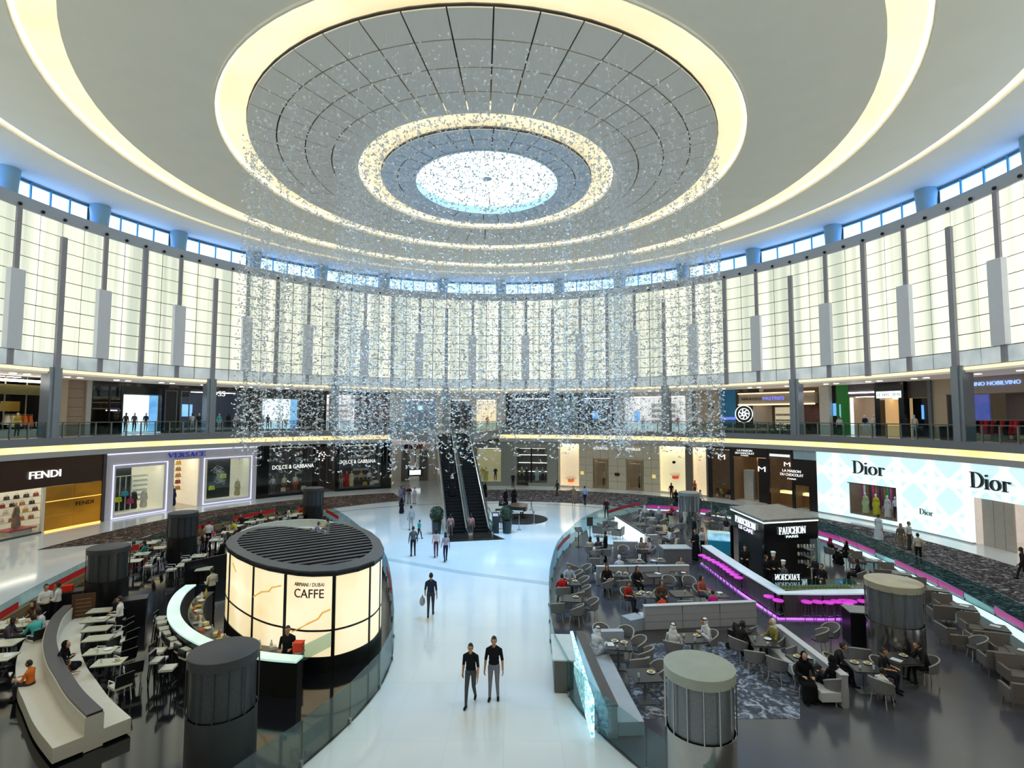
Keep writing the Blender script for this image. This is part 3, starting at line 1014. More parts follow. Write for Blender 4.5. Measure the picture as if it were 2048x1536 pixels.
# a didone alphabet drawn from strokes: (points, width); x right, y up, cap height 1
def arc(cx, cy_, rx, ry, a0, a1, n=14):
    return [(cx + rx * math.cos(math.radians(a0 + (a1 - a0) * i / n)), cy_ + ry * math.sin(math.radians(a0 + (a1 - a0) * i / n))) for i in range(n + 1)]
TH, TN = 0.135, 0.045
def bowl(cx, cy_, rx, ry, a0, a1, thick=TH, n=22):
    """a stroke that swells where it runs upright"""
    pts = arc(cx, cy_, rx, ry, a0, a1, n)
    ws = [TN + (thick - TN) * abs(math.cos(math.radians(a0 + (a1 - a0) * i / n))) ** 1.5 for i in range(n + 1)]
    return (pts, ws)
SERIF = {
    'D': (0.82, [([(0.17, 0.0), (0.17, 1.0)], TH), ([(0.0, 0.02), (0.36, 0.02)], TN), ([(0.0, 0.98), (0.36, 0.98)], TN), bowl(0.30, 0.5, 0.44, 0.48, 90, -90)]),
    'i': (0.34, [([(0.17, 0.0), (0.17, 0.62)], TH), ([(0.03, 0.02), (0.31, 0.02)], TN), ([(0.05, 0.6), (0.17, 0.62)], TN), (arc(0.17, 0.84, 0.035, 0.035, 0, 360), 0.07)]),
    'o': (0.66, [bowl(0.32, 0.32, 0.24, 0.31, 0, 360, 0.14, 30)]),
    'r': (0.52, [([(0.16, 0.0), (0.16, 0.62)], TH), ([(0.02, 0.02), (0.32, 0.02)], TN), ([(0.04, 0.6), (0.16, 0.62)], TN), (arc(0.36, 0.42, 0.18, 0.18, 165, 70), 0.06), (arc(0.43, 0.55, 0.03, 0.03, 0, 360), 0.07)]),
    'F': (0.66, [([(0.17, 0), (0.17, 1)], TH), ([(0.02, 0.02), (0.34, 0.02)], TN), ([(0.02, 0.97), (0.6, 0.97)], 0.06), ([(0.58, 0.99), (0.6, 0.72)], TN), ([(0.2, 0.5), (0.46, 0.5)], 0.06), ([(0.45, 0.62), (0.45, 0.4)], TN)]),
    'A': (0.84, [([(0.12, 0.02), (0.40, 0.98)], 0.05), ([(0.40, 0.98), (0.68, 0.02)], TH), ([(0.2, 0.32), (0.56, 0.32)], TN), ([(0.0, 0.02), (0.25, 0.02)], TN), ([(0.52, 0.02), (0.84, 0.02)], TN)]),
    'U': (0.84, [([(0.17, 1.0), (0.17, 0.3)], TH), ([(0.66, 1.0), (0.66, 0.3)], 0.05), (arc(0.415, 0.3, 0.245, 0.28, 180, 360), 0.07), ([(0.02, 0.98), (0.33, 0.98)], TN), ([(0.54, 0.98), (0.8, 0.98)], TN)]),
    'C': (0.78, [bowl(0.42, 0.5, 0.34, 0.48, 50, 310), ([(0.64, 0.98), (0.66, 0.7)], TN), ([(0.64, 0.05), (0.67, 0.3)], TN)]),
    'H': (0.9, [([(0.17, 0), (0.17, 1)], TH), ([(0.7, 0), (0.7, 1)], TH), ([(0.17, 0.5), (0.7, 0.5)], TN), ([(0.0, 0.02), (0.34, 0.02)], TN), ([(0.0, 0.98), (0.34, 0.98)], TN), ([(0.53, 0.02), (0.87, 0.02)], TN), ([(0.53, 0.98), (0.87, 0.98)], TN)]),
    'O': (0.9, [bowl(0.43, 0.5, 0.36, 0.48, 0, 360, TH, 36)]),
    'N': (0.88, [([(0.14, 0), (0.14, 1)], 0.05), ([(0.14, 0.96), (0.68, 0.04)], TH), ([(0.70, 0), (0.70, 1)], 0.05), ([(0.0, 0.02), (0.28, 0.02)], TN), ([(0.56, 0.98), (0.84, 0.98)], TN), ([(0.0, 0.98), (0.2, 0.98)], TN)]),
    'V': (0.82, [([(0.12, 0.98), (0.42, 0.02)], TH), ([(0.42, 0.02), (0.70, 0.98)], 0.05), ([(0.0, 0.98), (0.28, 0.98)], TN), ([(0.56, 0.98), (0.82, 0.98)], TN)]),
    'E': (0.7, [([(0.17, 0), (0.17, 1)], TH), ([(0.02, 0.03), (0.62, 0.03)], 0.06), ([(0.02, 0.97), (0.6, 0.97)], 0.06), ([(0.2, 0.5), (0.46, 0.5)], 0.06), ([(0.6, 0.99), (0.6, 0.74)], TN), ([(0.62, 0.02), (0.62, 0.28)], TN)]),
    'R': (0.82, [([(0.17, 0), (0.17, 1)], TH), ([(0.02, 0.02), (0.34, 0.02)], TN), ([(0.02, 0.98), (0.4, 0.98)], TN), bowl(0.36, 0.74, 0.25, 0.24, 90, -90, 0.13), ([(0.2, 0.5), (0.38, 0.5)], TN), ([(0.4, 0.5), (0.68, 0.03)], 0.13), ([(0.58, 0.02), (0.82, 0.02)], TN)]),
    'S': (0.62, [([p for p in arc(0.31, 0.73, 0.2, 0.25, 40, 180)] + [(0.2, 0.6), (0.42, 0.4)] + [p for p in arc(0.31, 0.27, 0.2, 0.25, 0, -140)], 0.11), ([(0.5, 0.98), (0.5, 0.74)], TN), ([(0.1, 0.02), (0.1, 0.28)], TN)]),
    ' ': (0.4, []),
}
def serif_mesh(txt, width, height, depth=0.06):
    mb = MB(); x = 0.0
    for ch in txt:
        adv, strokes = SERIF[ch]
        for pts, w in strokes:
            ws = w if isinstance(w, list) else [w] * len(pts)
            L, R = [], []
            n = len(pts)
            for i, p in enumerate(pts):
                a, b = pts[max(0, i - 1)], pts[min(n - 1, i + 1)]
                dx, dy = b[0] - a[0], b[1] - a[1]
                l = math.hypot(dx, dy) or 1
                nx, ny = -dy / l * ws[i] / 2, dx / l * ws[i] / 2
                L.append((p[0] + nx + x, p[1] + ny)); R.append((p[0] - nx + x, p[1] - ny))
            vs, fs = [], []
            for a, b in zip(L, R):
                vs += [(*a, 0), (*b, 0), (*b, depth / height), (*a, depth / height)]
            for i in range(n - 1):
                b, e = 4 * i, 4 * i + 4
                for k in range(4):
                    fs.append((b + k, e + k, e + (k + 1) % 4, b + (k + 1) % 4))
            fs += [(0, 1, 2, 3), (4 * n - 1, 4 * n - 2, 4 * n - 3, 4 * n - 4)]
            mb.add(vs, fs)
        x += adv
    k = width / x
    mb.v = [((p[0] - x / 2) * k, (p[1] - 0.5) * height, p[2] * height) for p in mb.v]
    return mb.mesh('lettering')

def bend(me, line, at, parent, zc, out=0.05):
    """lay flat letters along a curved wall line; at = index of the wall point under their middle"""
    L = np.array(line); seg = np.hypot(*(L[1:] - L[:-1]).T); S = np.concatenate([[0], np.cumsum(seg)]); s0 = S[at]
    v = np.empty(len(me.vertices) * 3); me.vertices.foreach_get('co', v); v = v.reshape(-1, 3)
    s = s0 + v[:, 0]
    x, y = np.interp(s, S, L[:, 0]), np.interp(s, S, L[:, 1])
    dx, dy = np.interp(s + 0.2, S, L[:, 0]) - np.interp(s - 0.2, S, L[:, 0]), np.interp(s + 0.2, S, L[:, 1]) - np.interp(s - 0.2, S, L[:, 1])
    l = np.hypot(dx, dy)
    w = np.stack([x + dy / l * (out + v[:, 2]), y - dx / l * (out + v[:, 2]), zc + v[:, 1]], 1) - np.array(parent.location)
    me.vertices.foreach_set('co', w.ravel()); me.update()
    return me

def sign(me, parent, az, r, z, m, name='lettering', rx=PI / 2, rz=None, loc=None):
    o = bpy.data.objects.new(name, me)
    COL.objects.link(o)
    if not me.materials: me.materials.append(m)
    p = loc or POL(az, r, z)
    off = np.zeros(3)
    if parent is not None:
        o.parent = parent
        off = np.array(parent.location)
    o.location = tuple(np.array(p) - off)
    o.rotation_euler = (rx, 0, -math.radians(az) if rz is None else rz)
    return o

# ================================================================== SHOP FRONTS
def shop(name, label, az, r, z=0.0):
    return thing(name, label, 'shop', POL(az, r, z))
def W(root, name, a0, a1, z0, z1, m, r0=33.0, r1=33.2, n=None):
    mb = MB(); mb.pbox(a0, a1, r0, r1, z0, z1, n)
    return mb.build(name, m, root)
def frame(root, name, a0, a1, z0, z1, w, m, r0=32.95, r1=33.1, bottom=True):
    """a four-sided frame of bar width w"""
    R = (r0 + r1) / 2
    dw = math.degrees(w / R)
    mb = MB()
    mb.pbox(a0, a0 + dw, r0, r1, z0, z1, 1); mb.pbox(a1 - dw, a1, r0, r1, z0, z1, 1)
    mb.pbox(a0, a1, r0, r1, z1 - w, z1)
    if bottom: mb.pbox(a0, a1, r0, r1, z0, z0 + w)
    return mb.build(name, m, root)
M_LAMP = glow('shop_lamp', '#fff3df', 7.0)
M_LAMPC = glow('shop_lamp_cool', '#e6f0ff', 7.0)
def niche(root, a0, a1, z0, z1, depth, m, r0=33.2, lamp=M_LAMP, floor=None, n=None):
    """the room behind a shop window: back, sides, floor, ceiling, and a lamp strip in it"""
    r1 = r0 + depth
    mb = MB()
    mb.pbox(a0, a1, r1, r1 + 0.1, z0, z1, n, 0)
    mb.pbox(a0 - 0.15, a0, r0, r1, z0, z1, 1, 0); mb.pbox(a1, a1 + 0.15, r0, r1, z0, z1, 1, 0)
    mb.pbox(a0, a1, r0, r1, z1, z1 + 0.08, n, 0)
    mb.pbox(a0, a1, r0, r1, z0 - 0.06, z0 + 0.02, n, 1)
    o = mb.build('interior', [m, floor or m], root)
    if lamp is not None:
        mb = MB(); d = (a1 - a0) * 0.08
        mb.pbox(a0 + d, a1 - d, r0 + depth * 0.25, r0 + depth * 0.25 + 0.22, z1 - 0.06, z1 - 0.01, n)
        mb.build('lamp_strip', lamp, root)
M_PANE = glass('shop_glass', '#f2f7f8', 0.07)
def pane(root, a0, a1, z0, z1, r=33.08):
    W(root, 'pane', a0, a1, z0, z1, M_PANE, r, r + 0.02)
def shelf(root, a0, a1, z, r, m, d=0.35):
    return W(root, 'shelf', a0, a1, z - 0.03, z, m, r, r + d)

# small goods
def bag_proto():
    t = thing('handbag', 'x', 'handbag')
    mb = MB(); mb.box((0, 0, 0.13), (0.34, 0.15, 0.26), 0, 0, 0.82); b = mb.build('bag_body', mat('bag_tan', '#a0703c', 0.45), t, world=False)
    pts = [(0.1 * math.cos(a), 0, 0.25 + 0.13 * math.sin(a)) for a in np.linspace(0, PI, 8)]
    mb = MB(); mb.tube(pts, 0.012, 5); mb.build('handle', mat('bag_handle', '#3a281b', 0.5), t, world=False)
    mb = MB(); mb.box((0, -0.07, 0.17), (0.06, 0.02, 0.05)); mb.build('clasp', mat('bag_clasp', '#caa75a', 0.3, metal=0.8), t, world=False)
    return t
BAG = None
BAGM = [mat('bag_%d' % i, c, 0.45) for i, c in enumerate(['#a0703c', '#2a2422', '#c9a14a', '#6d4630', '#dcd3c4', '#171717', '#8a2f2a', '#b9793c'])]
def handbag(loc, rot, mi, label, group, s=1.0):
    global BAG
    if BAG is None:
        BAG = t = bag_proto(); t.location = loc; t.rotation_euler = (0, 0, rot); t['label'] = label; t['group'] = group
    else:
        t = dup(BAG, loc, rot, label, group)
    t.scale = (s, s, s)
    b = t.children[0]
    b.material_slots[0].link = 'OBJECT'; b.material_slots[0].material = BAGM[mi % len(BAGM)]
    return t

# garments on a rail
def rack(root_loc, rot, cols, label, width=2.2, h=1.6):
    t = thing('clothes_rack', label, 'clothes rack', root_loc, rot)
    mb = MB(); mb.tube([(-width / 2, 0, h), (width / 2, 0, h)], 0.02, 6)
    for s in (-1, 1): mb.tube([(s * width / 2, 0, 0), (s * width / 2, 0, h)], 0.02, 6)
    mb.build('rail', mat('steel_rail', '#a9adb3', 0.3, metal=0.8), t, world=False)
    n = len(cols)
    for i, c in enumerate(cols):
        x = -width / 2 + width * (i + 0.5) / n
        l = random.uniform(0.75, 1.05)
        mb = MB(); w = width / n * 0.42
        mb.add([(x - w * 0.35, -0.2, h - 0.08), (x + w * 0.35, -0.2, h - 0.08), (x + w * 0.35, 0.2, h - 0.08), (x - w * 0.35, 0.2, h - 0.08), (x - w, -0.27, h - l), (x + w, -0.27, h - l), (x + w, 0.27, h - l), (x - w, 0.27, h - l)],
               [(0, 1, 2, 3), (7, 6, 5, 4), (0, 4, 5, 1), (1, 5, 6, 2), (2, 6, 7, 3), (3, 7, 4, 0)])
        mb.build('garment', cloth(c), t, world=False)
    return t

R_ = 33.0
# ---------------------------------------------------------------- brown boutique with golden panel
M_BROWN = mat('dark_brown_gloss', '#3a2723', 0.22, noise=0.08)
s = shop('boutique', 'dark brown boutique front with white FENDI letters and a golden back-lit panel'.replace('FENDI ', 'block '), -80, R_)
W(s, 'fascia', -97, -71.5, 3.3, 5.45, M_BROWN)
W(s, 'side_frame', -71.8, -71.4, 0, 5.45, mat('brown_grey_frame', '#4a4448', 0.4), 32.9, 33.3)
W(s, 'window_sill', -97, -79.1, 0, 0.12, MATS['brown_grey_frame'])
W(s, 'mullion', -79.15, -78.85, 0, 3.3, mat('cream_paint', '#d9d3c6', 0.5))
niche(s, -97, -75.2, 0.1, 3.3, 3.0, mat('cream_display', '#efe6d4', 0.6, emit='#fff2d8', es=0.25), floor=mat('display_floor', '#b9b2a6', 0.25))
pane(s, -97, -79.2, 0.1, 3.3)
M_GOLD = glow('golden_backlit_metal', '#d8920c', 0.2, '#50340c', 0.7, (0.4, 0.4, 1.0), base='#96681c', rough=0.3)
for i, (z0, z1) in enumerate(((0.05, 1.1), (1.12, 2.18), (2.2, 3.28))):
    for a0, a1 in ((-78.8, -75.35), (-75.3, -71.85)):
        W(s, 'gold_panel', a0, a1, z0, z1, M_GOLD, 33.0, 33.12)
M_GOLDL = glow('gold_edge_light', '#ffc23a', 1.5)
W(s, 'light_strip', -78.8, -71.85, 0.0, 0.1, M_GOLDL, 32.93, 33.0)
W(s, 'light_strip', -78.8, -71.85, 2.17, 2.21, M_GOLDL, 32.97, 33.0)
M_WHITEL = glow('white_letters', '#f3f1ee', 0.85)
sign(text_mesh('FENDI', 2.15, 0.52, 0.1), s, -79.15, 32.9, 4.25, M_WHITEL)
sign(text_mesh('FENDI', 1.3, 0.3, 0.04), s, -74.0, 32.94, 1.75, mat('dark_bronze_letters', '#2b1a08', 0.4))
for z in (0.7, 1.25, 1.8, 2.35):
    shelf(s, -96, -75.5, z, 35.6, MATS['cream_paint'])
k = 0
for zi, z in enumerate((0.7, 1.25, 1.8, 2.35)):
    for a in np.arange(-88.6, -76.0, 1.05):
        aa = a + 0.4 * (zi % 2)
        k = random.randrange(8); na = int(round((-76.5 - a) / 1.05)) + 1
        handbag(POL(aa, 35.75, z), -math.radians(aa), k, '%s handbag on the %s cream shelf, %s from the golden panel' % (['tan', 'black brown', 'mustard', 'chestnut', 'ivory', 'black', 'dark red', 'caramel'][k], ['lowest', 'second', 'third', 'top'][zi], 'first second third fourth fifth sixth seventh eighth ninth tenth eleventh twelfth thirteenth'.split()[na - 1]), 'handbags on the cream shelves')
t = thing('plinth', 'red topped display plinth in the window of the brown boutique', 'plinth', POL(-80.7, 34.1))
mb = MB(); mb.box((0, 0, 0.2), (1.5, 1.0, 0.4), math.radians(82)); mb.build('base', MATS['cream_paint'], t, world=False)
mb = MB(); mb.box((0, 0, 0.44), (1.9, 1.3, 0.08), math.radians(82)); mb.build('top', mat('red_lacquer', '#b3202c', 0.3), t, world=False)
mannequin(POL(-80.7, 34.1, 0.48), 100, 'tall mannequin in a taupe dress on the red plinth', '#8d7566', '#8d7566', '#b99a80', True, 1.85)

# ---------------------------------------------------------------- white boutique with violet-blue lettering
s = shop('boutique', 'white stone boutique front with dark blue serif letters and two light-framed windows', -60, R_)
M_LILAC = mat('lilac_white_stone', '#c9c6d4', 0.35, noise=0.03)
M_VLIGHT = glow('violet_white_line', '#dcdcff', 0.8)
for a0, a1, z0, z1 in ((-71.35, -48.15, 4.5, 5.3), (-71.35, -70.0, 0, 4.5), (-62.9, -61.6, 0, 4.5), (-57.7, -56.7, 0, 4.5), (-49.3, -48.15, 0, 4.5), (-70.0, -62.9, 4.15, 4.5), (-56.7, -49.3, 4.3, 4.5), (-70.0, -62.9, 0, 0.3), (-56.7, -49.3, 0, 0.35)):
    W(s, 'stone_panel', a0, a1, z0, z1, M_LILAC)
W(s, 'light_line', -71.3, -48.2, 5.3, 5.42, M_VLIGHT, 32.92, 33.1)
frame(s, 'light_frame', -70.4, -62.6, 0.05, 4.45, 0.06, M_VLIGHT, 32.9, 33.0)
frame(s, 'light_frame', -57.0, -49.0, 0.1, 4.48, 0.06, M_VLIGHT, 32.9, 33.0)
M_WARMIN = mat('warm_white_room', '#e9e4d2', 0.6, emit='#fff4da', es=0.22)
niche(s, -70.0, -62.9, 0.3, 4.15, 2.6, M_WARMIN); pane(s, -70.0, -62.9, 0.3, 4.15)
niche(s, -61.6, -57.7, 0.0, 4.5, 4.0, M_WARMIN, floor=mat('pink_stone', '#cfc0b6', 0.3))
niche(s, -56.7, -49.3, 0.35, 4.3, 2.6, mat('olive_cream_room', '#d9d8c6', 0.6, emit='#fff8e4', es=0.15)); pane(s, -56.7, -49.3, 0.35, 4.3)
M_DKPANEL = mat('dark_display_panel', '#22282b', 0.4)
W(s, 'backdrop', -69.9, -66.6, 0.35, 4.1, M_DKPANEL, 34.2, 34.3)
W(s, 'backdrop', -55.2, -51.6, 0.4, 4.25, M_DKPANEL, 34.4, 34.5)
# stylised curling line drawing on the dark backdrop
mb = MB()
for i in range(26):
    a = random.uniform(0, 2 * PI); r = random.uniform(0.3, 1.1)
    base = (math.cos(a) * r * 0.75, 2.5 + math.sin(a) * r)
    pts = []
    for k in range(10):
        an = a + k * 0.42 * random.choice((1, 1, -1))
        q = 0.09 * k
        pts.append((base[0] + math.cos(an) * q * 0.6, base[1] + math.sin(an) * q * 0.6))
    p3 = [POL(-53.4 + math.degrees(x / 34.4), 34.34, min(4.1, max(0.6, z))) for x, z in pts]
    mb.tube(p3, 0.022, 4)
mb.build('line_drawing', mat('chalk_grey', '#aeb4b4', 0.7), s)
frame(s, 'display_frame', -69.0, -66.7, 0.4, 3.4, 0.07, mat('pale_frame', '#d8d6c8', 0.4), 33.95, 34.05)
for a in (-68.3, -67.5):
    W(s, 'display_pole', a - 0.05, a + 0.05, 0.4, 3.4, MATS['pale_frame'], 33.95, 34.03)
for i, z in enumerate(np.arange(1.0, 3.4, 0.42)):
    shelf(s, -65.4, -63.4, z, 35.0, MATS['cream_paint'])
    W(s, 'shoe_row', -65.3, -63.5, z, z + 0.13, mat('pale_blue_goods', '#b9cfd0', 0.5), 35.05, 35.25)
for i, (a, z, c) in enumerate(((-68.6, 1.25, '#d6e23a'), (-67.75, 1.7, '#2f9fb4'), (-66.95, 1.0, '#d23a7a'), (-54.9, 1.3, '#cfe03c'), (-53.1, 2.35, '#c9d95a'))):
    t = handbag(POL(a, 33.85, z), -math.radians(a), 0, ['lime handbag hung on the pale pole of the white boutique', 'turquoise handbag hung in the window of the white boutique', 'pink handbag hung low in the window of the white boutique', 'lime handbag hung beside the dark line drawing', 'pale lime handbag hung in front of the dark line drawing'][i], 'bright handbags in the white boutique', 1.5)
    t.children[0].material_slots[0].material = cloth(c)
for a, c in ((-66.0, '#3c3a38'), (-64.6, '#cfc8bc'), (-50.4, '#b8a888')):
    mannequin(POL(a, 34.3, 0.35), 180 - a, {-66.0: 'slim mannequin in charcoal beside the pale shoe shelves', -64.6: 'slim mannequin in ivory beside the pale shoe shelves', -50.4: 'mannequin in a straw dress at the far window of the white boutique'}[a], c, c, robe=True)
mannequin(POL(-59.7, 35.2), 180 + 60, 'mannequin in a long navy gown inside the white boutique doorway', '#1c1f44', '#1c1f44', '#1c1f44', True, 1.95)
for i, z in enumerate((1.4, 2.0, 2.6, 3.2, 3.8)):
    shelf(s, -58.9, -57.9, z, 35.8, MATS['cream_paint'], 0.4)
    handbag(POL(-58.4, 36.0, z), math.radians(58), (7, 6, 7, 0, 2)[i], 'leather bag on the %s tall lit shelf inside the white boutique doorway' % ('lowest', 'second', 'middle', 'fourth', 'top')[i], 'orange bags in the doorway shelf', 1.3)
sign(serif_mesh('VERSACE', 3.35, 0.42, 0.08), s, -59.75, 32.92, 4.95, mat('royal_blue_letters', '#2a2f96', 0.35, emit='#2430b8', es=0.25))

# ---------------------------------------------------------------- black glass boutique
s = shop('boutique', 'black glass boutique front with white lettering on both windows', -35, R_)
M_BG = mat('black_glass', '#0d0e11', 0.08, noise=0.05)
for a0, a1, z0, z1 in ((-48.05, -46.0, 0, 5.4), (-48.05, -22.5, 5.15, 5.42), (-37.9, -37.0, 0, 5.15), (-33.6, -33.0, 0, 5.15), (-24.6, -22.5, 0, 5.4), (-46, -37.9, 0, 0.25), (-33, -24.6, 0, 0.25)):
    W(s, 'black_panel', a0, a1, z0, z1, M_BG)
M_DARKIN = mat('dark_room', '#26252a', 0.5, emit='#8a7f78', es=0.03)
niche(s, -46, -37.9, 0.25, 5.15, 3.0, M_DARKIN); pane(s, -46, -37.9, 0.25, 5.15)
niche(s, -37.0, -33.6, 0.0, 5.15, 6.0, M_DARKIN, floor=mat('grey_stone_floor', '#8a8a86', 0.25))
niche(s, -33.0, -24.6, 0.25, 5.15, 3.0, M_DARKIN); pane(s, -33.0, -24.6, 0.25, 5.15)
sign(text_mesh('DOLCE & GABBANA', 4.35, 0.42, 0.04), s, -41.6, 32.94, 3.1, M_WHITEL)
sign(text_mesh('DOLCE & GABBANA', 4.1, 0.42, 0.04), s, -29.3, 32.94, 3.3, M_WHITEL)
for (a, c1, c2, lab) in ((-40.6, '#e8e0d4', '#e0632a', 'mannequin in an orange dress in the first window of the black boutique'), (-42.6, '#d8cfa8', '#a8843c', 'mannequin in cream and gold in the first window of the black boutique'), (-44.6, '#d9d9d9', '#7d7d80', 'mannequin in pale grey at the corner of the black boutique'),
                         (-32.0, '#c43a3a', '#d9c0a0', 'mannequin in red and sand in the second window of the black boutique'), (-31.0, '#c22430', '#c22430', 'mannequin in a red gown in the second window of the black boutique'), (-30.1, '#d9c79a', '#d9c79a', 'mannequin in a straw gown in the second window of the black boutique'), (-28.2, '#c8b070', '#55504a', 'mannequin in mustard in the second window of the black boutique'), (-26.6, '#dcdad6', '#3a3a3c', 'mannequin in white top at the far end of the black boutique')):
    mannequin(POL(a, 34.0, 0.27), 180 - a, lab, c1, c2, '#d9b48f', c1 == c2, 1.85)
M_GREYSH = mat('grey_shelf', '#6f7478', 0.4)
for a0, a1 in ((-45.6, -43.8), (-40.0, -38.4), (-29.4, -26.0)):
    for z in (1.2, 2.0, 3.6, 4.2, 4.8):
        shelf(s, a0, a1, z, 35.6, M_GREYSH)
        W(s, 'goods', a0 + 0.2, a1 - 0.2, z, z + 0.25, mat('mixed_goods', '#5c5350', 0.5, color2='#e0dcd8', scale=5.0, noise=0.5), 35.65, 35.85, 6)
for i, (a, z) in enumerate(((-43.0, 0.45), (-42.2, 0.45), (-39.3, 0.45), (-27.6, 0.45), (-26.2, 0.45), (-25.4, 0.6))):
    handbag(POL(a, 33.6, z), math.radians(40), (4, 6, 4, 2, 4, 4)[i], 'boxy handbag on the black boutique window floor, ' + ('nearest its white neighbour', 'beside the cream and gold mannequin', 'right of the orange mannequin', 'beside the mustard mannequin', 'beside the white topped mannequin', 'at the lobby end')[i], 'handbags on the black boutique floor', 1.5)
t = thing('display_tree', 'cluster of small round lamps hanging in the black boutique', 'lamp', POL(-35.3, 36, 4.6))
for i in range(14):
    mb = MB(); mb.ell(POL(-35.3 + random.uniform(-1.2, 1.2), 36 + random.uniform(-1, 1), random.uniform(3.1, 4.4)), (0.09, 0.09, 0.09), 8, 5)
    mb.build('bulb', mat('bulb_glow', '#ffffff', 0.3, emit='#fff0e0', es=0.9), t)

# ---------------------------------------------------------------- lobby behind the escalators
s = shop('lobby', 'pale marble lobby with grey lift doors behind the escalators', -17, 38.0)
M_MARB = mat('cream_marble', '#d8d3ca', 0.3, noise=0.06, scale=1.5)
W(s, 'back_wall', -23.5, -11.5, 0, 6.3, M_MARB, 39.4, 39.6)
W(s, 'side_wall', -23.0, -22.7, 0, 6.3, M_MARB, 33.0, 39.4, 1); W(s, 'side_wall', -12.4, -12.1, 0, 6.3, M_MARB, 33.0, 39.4, 1)
W(s, 'beige_panel', -22.5, -21.2, 0.1, 5.0, mat('beige_lit_panel', '#d9c08c', 0.4, emit='#ffe2a0', es=0.25), 38.9, 39.4)
for a0, a1 in ((-20.9, -19.2), (-17.6, -15.7)):
    W(s, 'white_pilaster', a0, a1, 0, 5.0, mat('white_marble_pilaster', '#e6e4de', 0.3), 39.0, 39.4)
M_LIFT = mat('grey_lift_door', '#77736f', 0.25, metal=0.6)
for a0, a1 in ((-19.1, -18.45), (-18.4, -17.7), (-15.6, -14.9), (-14.85, -14.1)):
    W(s, 'lift_door', a0, a1, 0.02, 4.0, M_LIFT, 39.2, 39.4)
W(s, 'lintel', -22.7, -12.4, 5.0, 5.5, mat('white_lintel', '#e2e0dc', 0.4, emit='#fff6ea', es=0.2), 36.0, 39.4)
t = thing('information_screen', 'black framed white information screen hung in the marble lobby', 'screen', POL(-16.6, 38.4, 1.2))
mb = MB(); mb.box((0, 0, 0), (1.9, 0.12, 1.0), math.radians(16.6)); mb.build('screen_frame', M_BLACK, t, world=False)
mb = MB(); mb.box((0.0, 0, 0), (1.45, 0.15, 0.62), math.radians(16.6)); mb.build('screen_face', glow('screen_white', '#e8f4f6', 1.0), t, world=False)
mb = MB(); mb.tube([(0, 0.05, 0.5), (0, 0.05, 3.6)], 0.05, 6); mb.build('hanger', M_BLACK, t, world=False)
for k, (c, a) in enumerate((('#2a3a8c', -18.9), ('#8a2a34', -17.9), ('#3a2a30', -16.9), ('#b03038', -16.0))):
    tag(MB().pbox(a - 0.42, a + 0.42, 36.0, 36.04, 4.4, 5.05, 1).build('flag', cloth(c)), 'small flag hung under the lobby lintel, %s' % ('blue', 'crimson', 'plum', 'scarlet')[k], 'flag', 'flags in the lobby')

# ---------------------------------------------------------------- grey glass shop right of the escalators
s = shop('boutique', 'grey stone shop with tall lit windows right of the escalators', 3, R_)
M_GST = mat('grey_green_stone', '#8f928c', 0.35, noise=0.06)
for a0, a1, z0, z1 in ((-12.0, 12.7, 4.6, 5.42), (-12.0, -10.4, 0, 4.6), (-5.2, -4.5, 0, 4.6), (0.6, 4.0, 0, 4.6), (10.5, 12.7, 0, 4.6), (-10.4, -5.2, 0, 0.4), (-4.5, 0.6, 0, 0.5), (6.5, 10.5, 0, 0.4)):
    W(s, 'stone_panel', a0, a1, z0, z1, M_GST)
M_OLIVEIN = mat('olive_room', '#a8a483', 0.6, emit='#fff2c0', es=0.14)
for a0, a1 in ((-10.4, -5.2), (-4.5, 0.6), (4.0, 10.5)):
    niche(s, a0, a1, 0.4, 4.6, 2.6, M_OLIVEIN if a0 < 3 else M_DARKIN); pane(s, a0, a1, 0.4, 4.6)
W(s, 'mullion', 7.0, 7.3, 0.4, 4.6, M_BLACK, 33.0, 33.15)
for a, c1, c2, lab in ((-3.4, '#e2c21c', '#e8e4d6', 'mannequin in a bright yellow top right of the escalators'), (-2.6, '#d8cf7a', '#d8cf7a', 'mannequin in a pale yellow gown right of the escalators'), (-0.6, '#1d2a52', '#20304e', 'mannequin in navy in the lit shop right of the escalators'), (5.0, '#b4a24a', '#4a4a30', 'mannequin in olive in the dark window'), (6.0, '#3a3a3a', '#3a3a3a', 'mannequin in black in the dark window'), (8.2, '#c9d0d4', '#c9d0d4', 'mannequin in a silver gown in the dark window'), (9.4, '#b8c4c8', '#3c4448', 'mannequin in pale blue in the dark window')):
    mannequin(POL(a, 34.0, 0.42), 180 - a, lab, c1, c2, '#e0dcd0', c1 == c2)
for z in (1.5, 2.6, 3.6):
    W(s, 'light_shelf', 4.2, 10.3, z, z + 0.06, glow('shelf_light', '#fff8e8', 2.0), 35.3, 35.5)

# ---------------------------------------------------------------- beige stone shop with lit niches
s = shop('boutique', 'beige stone shop front with warm lit niches and two tall glass doors', 28, R_)
M_BEIGE = mat('beige_limestone', '#c6bca8', 0.45, noise=0.07, scale=1.2)
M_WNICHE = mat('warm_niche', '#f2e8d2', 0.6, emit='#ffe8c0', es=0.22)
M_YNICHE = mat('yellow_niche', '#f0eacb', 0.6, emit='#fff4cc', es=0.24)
holes = [(13.3, 17.3), (20.4, 23.4), (27.3, 30.6), (33.9, 39.0), (40.4, 43.0)]
def stones(a0, a1, z0, z1, nz, na):
    for i in range(na):
        for j in range(nz):
            b0, b1 = a0 + (a1 - a0) * i / na, a0 + (a1 - a0) * (i + 1) / na
            y0, y1 = z0 + (z1 - z0) * j / nz, z0 + (z1 - z0) * (j + 1) / nz
            W(s, 'stone_slab', b0 + 0.02, b1 - 0.02, y0 + 0.012, y1 - 0.012, M_BEIGE, 33.0, 33.2, 1)
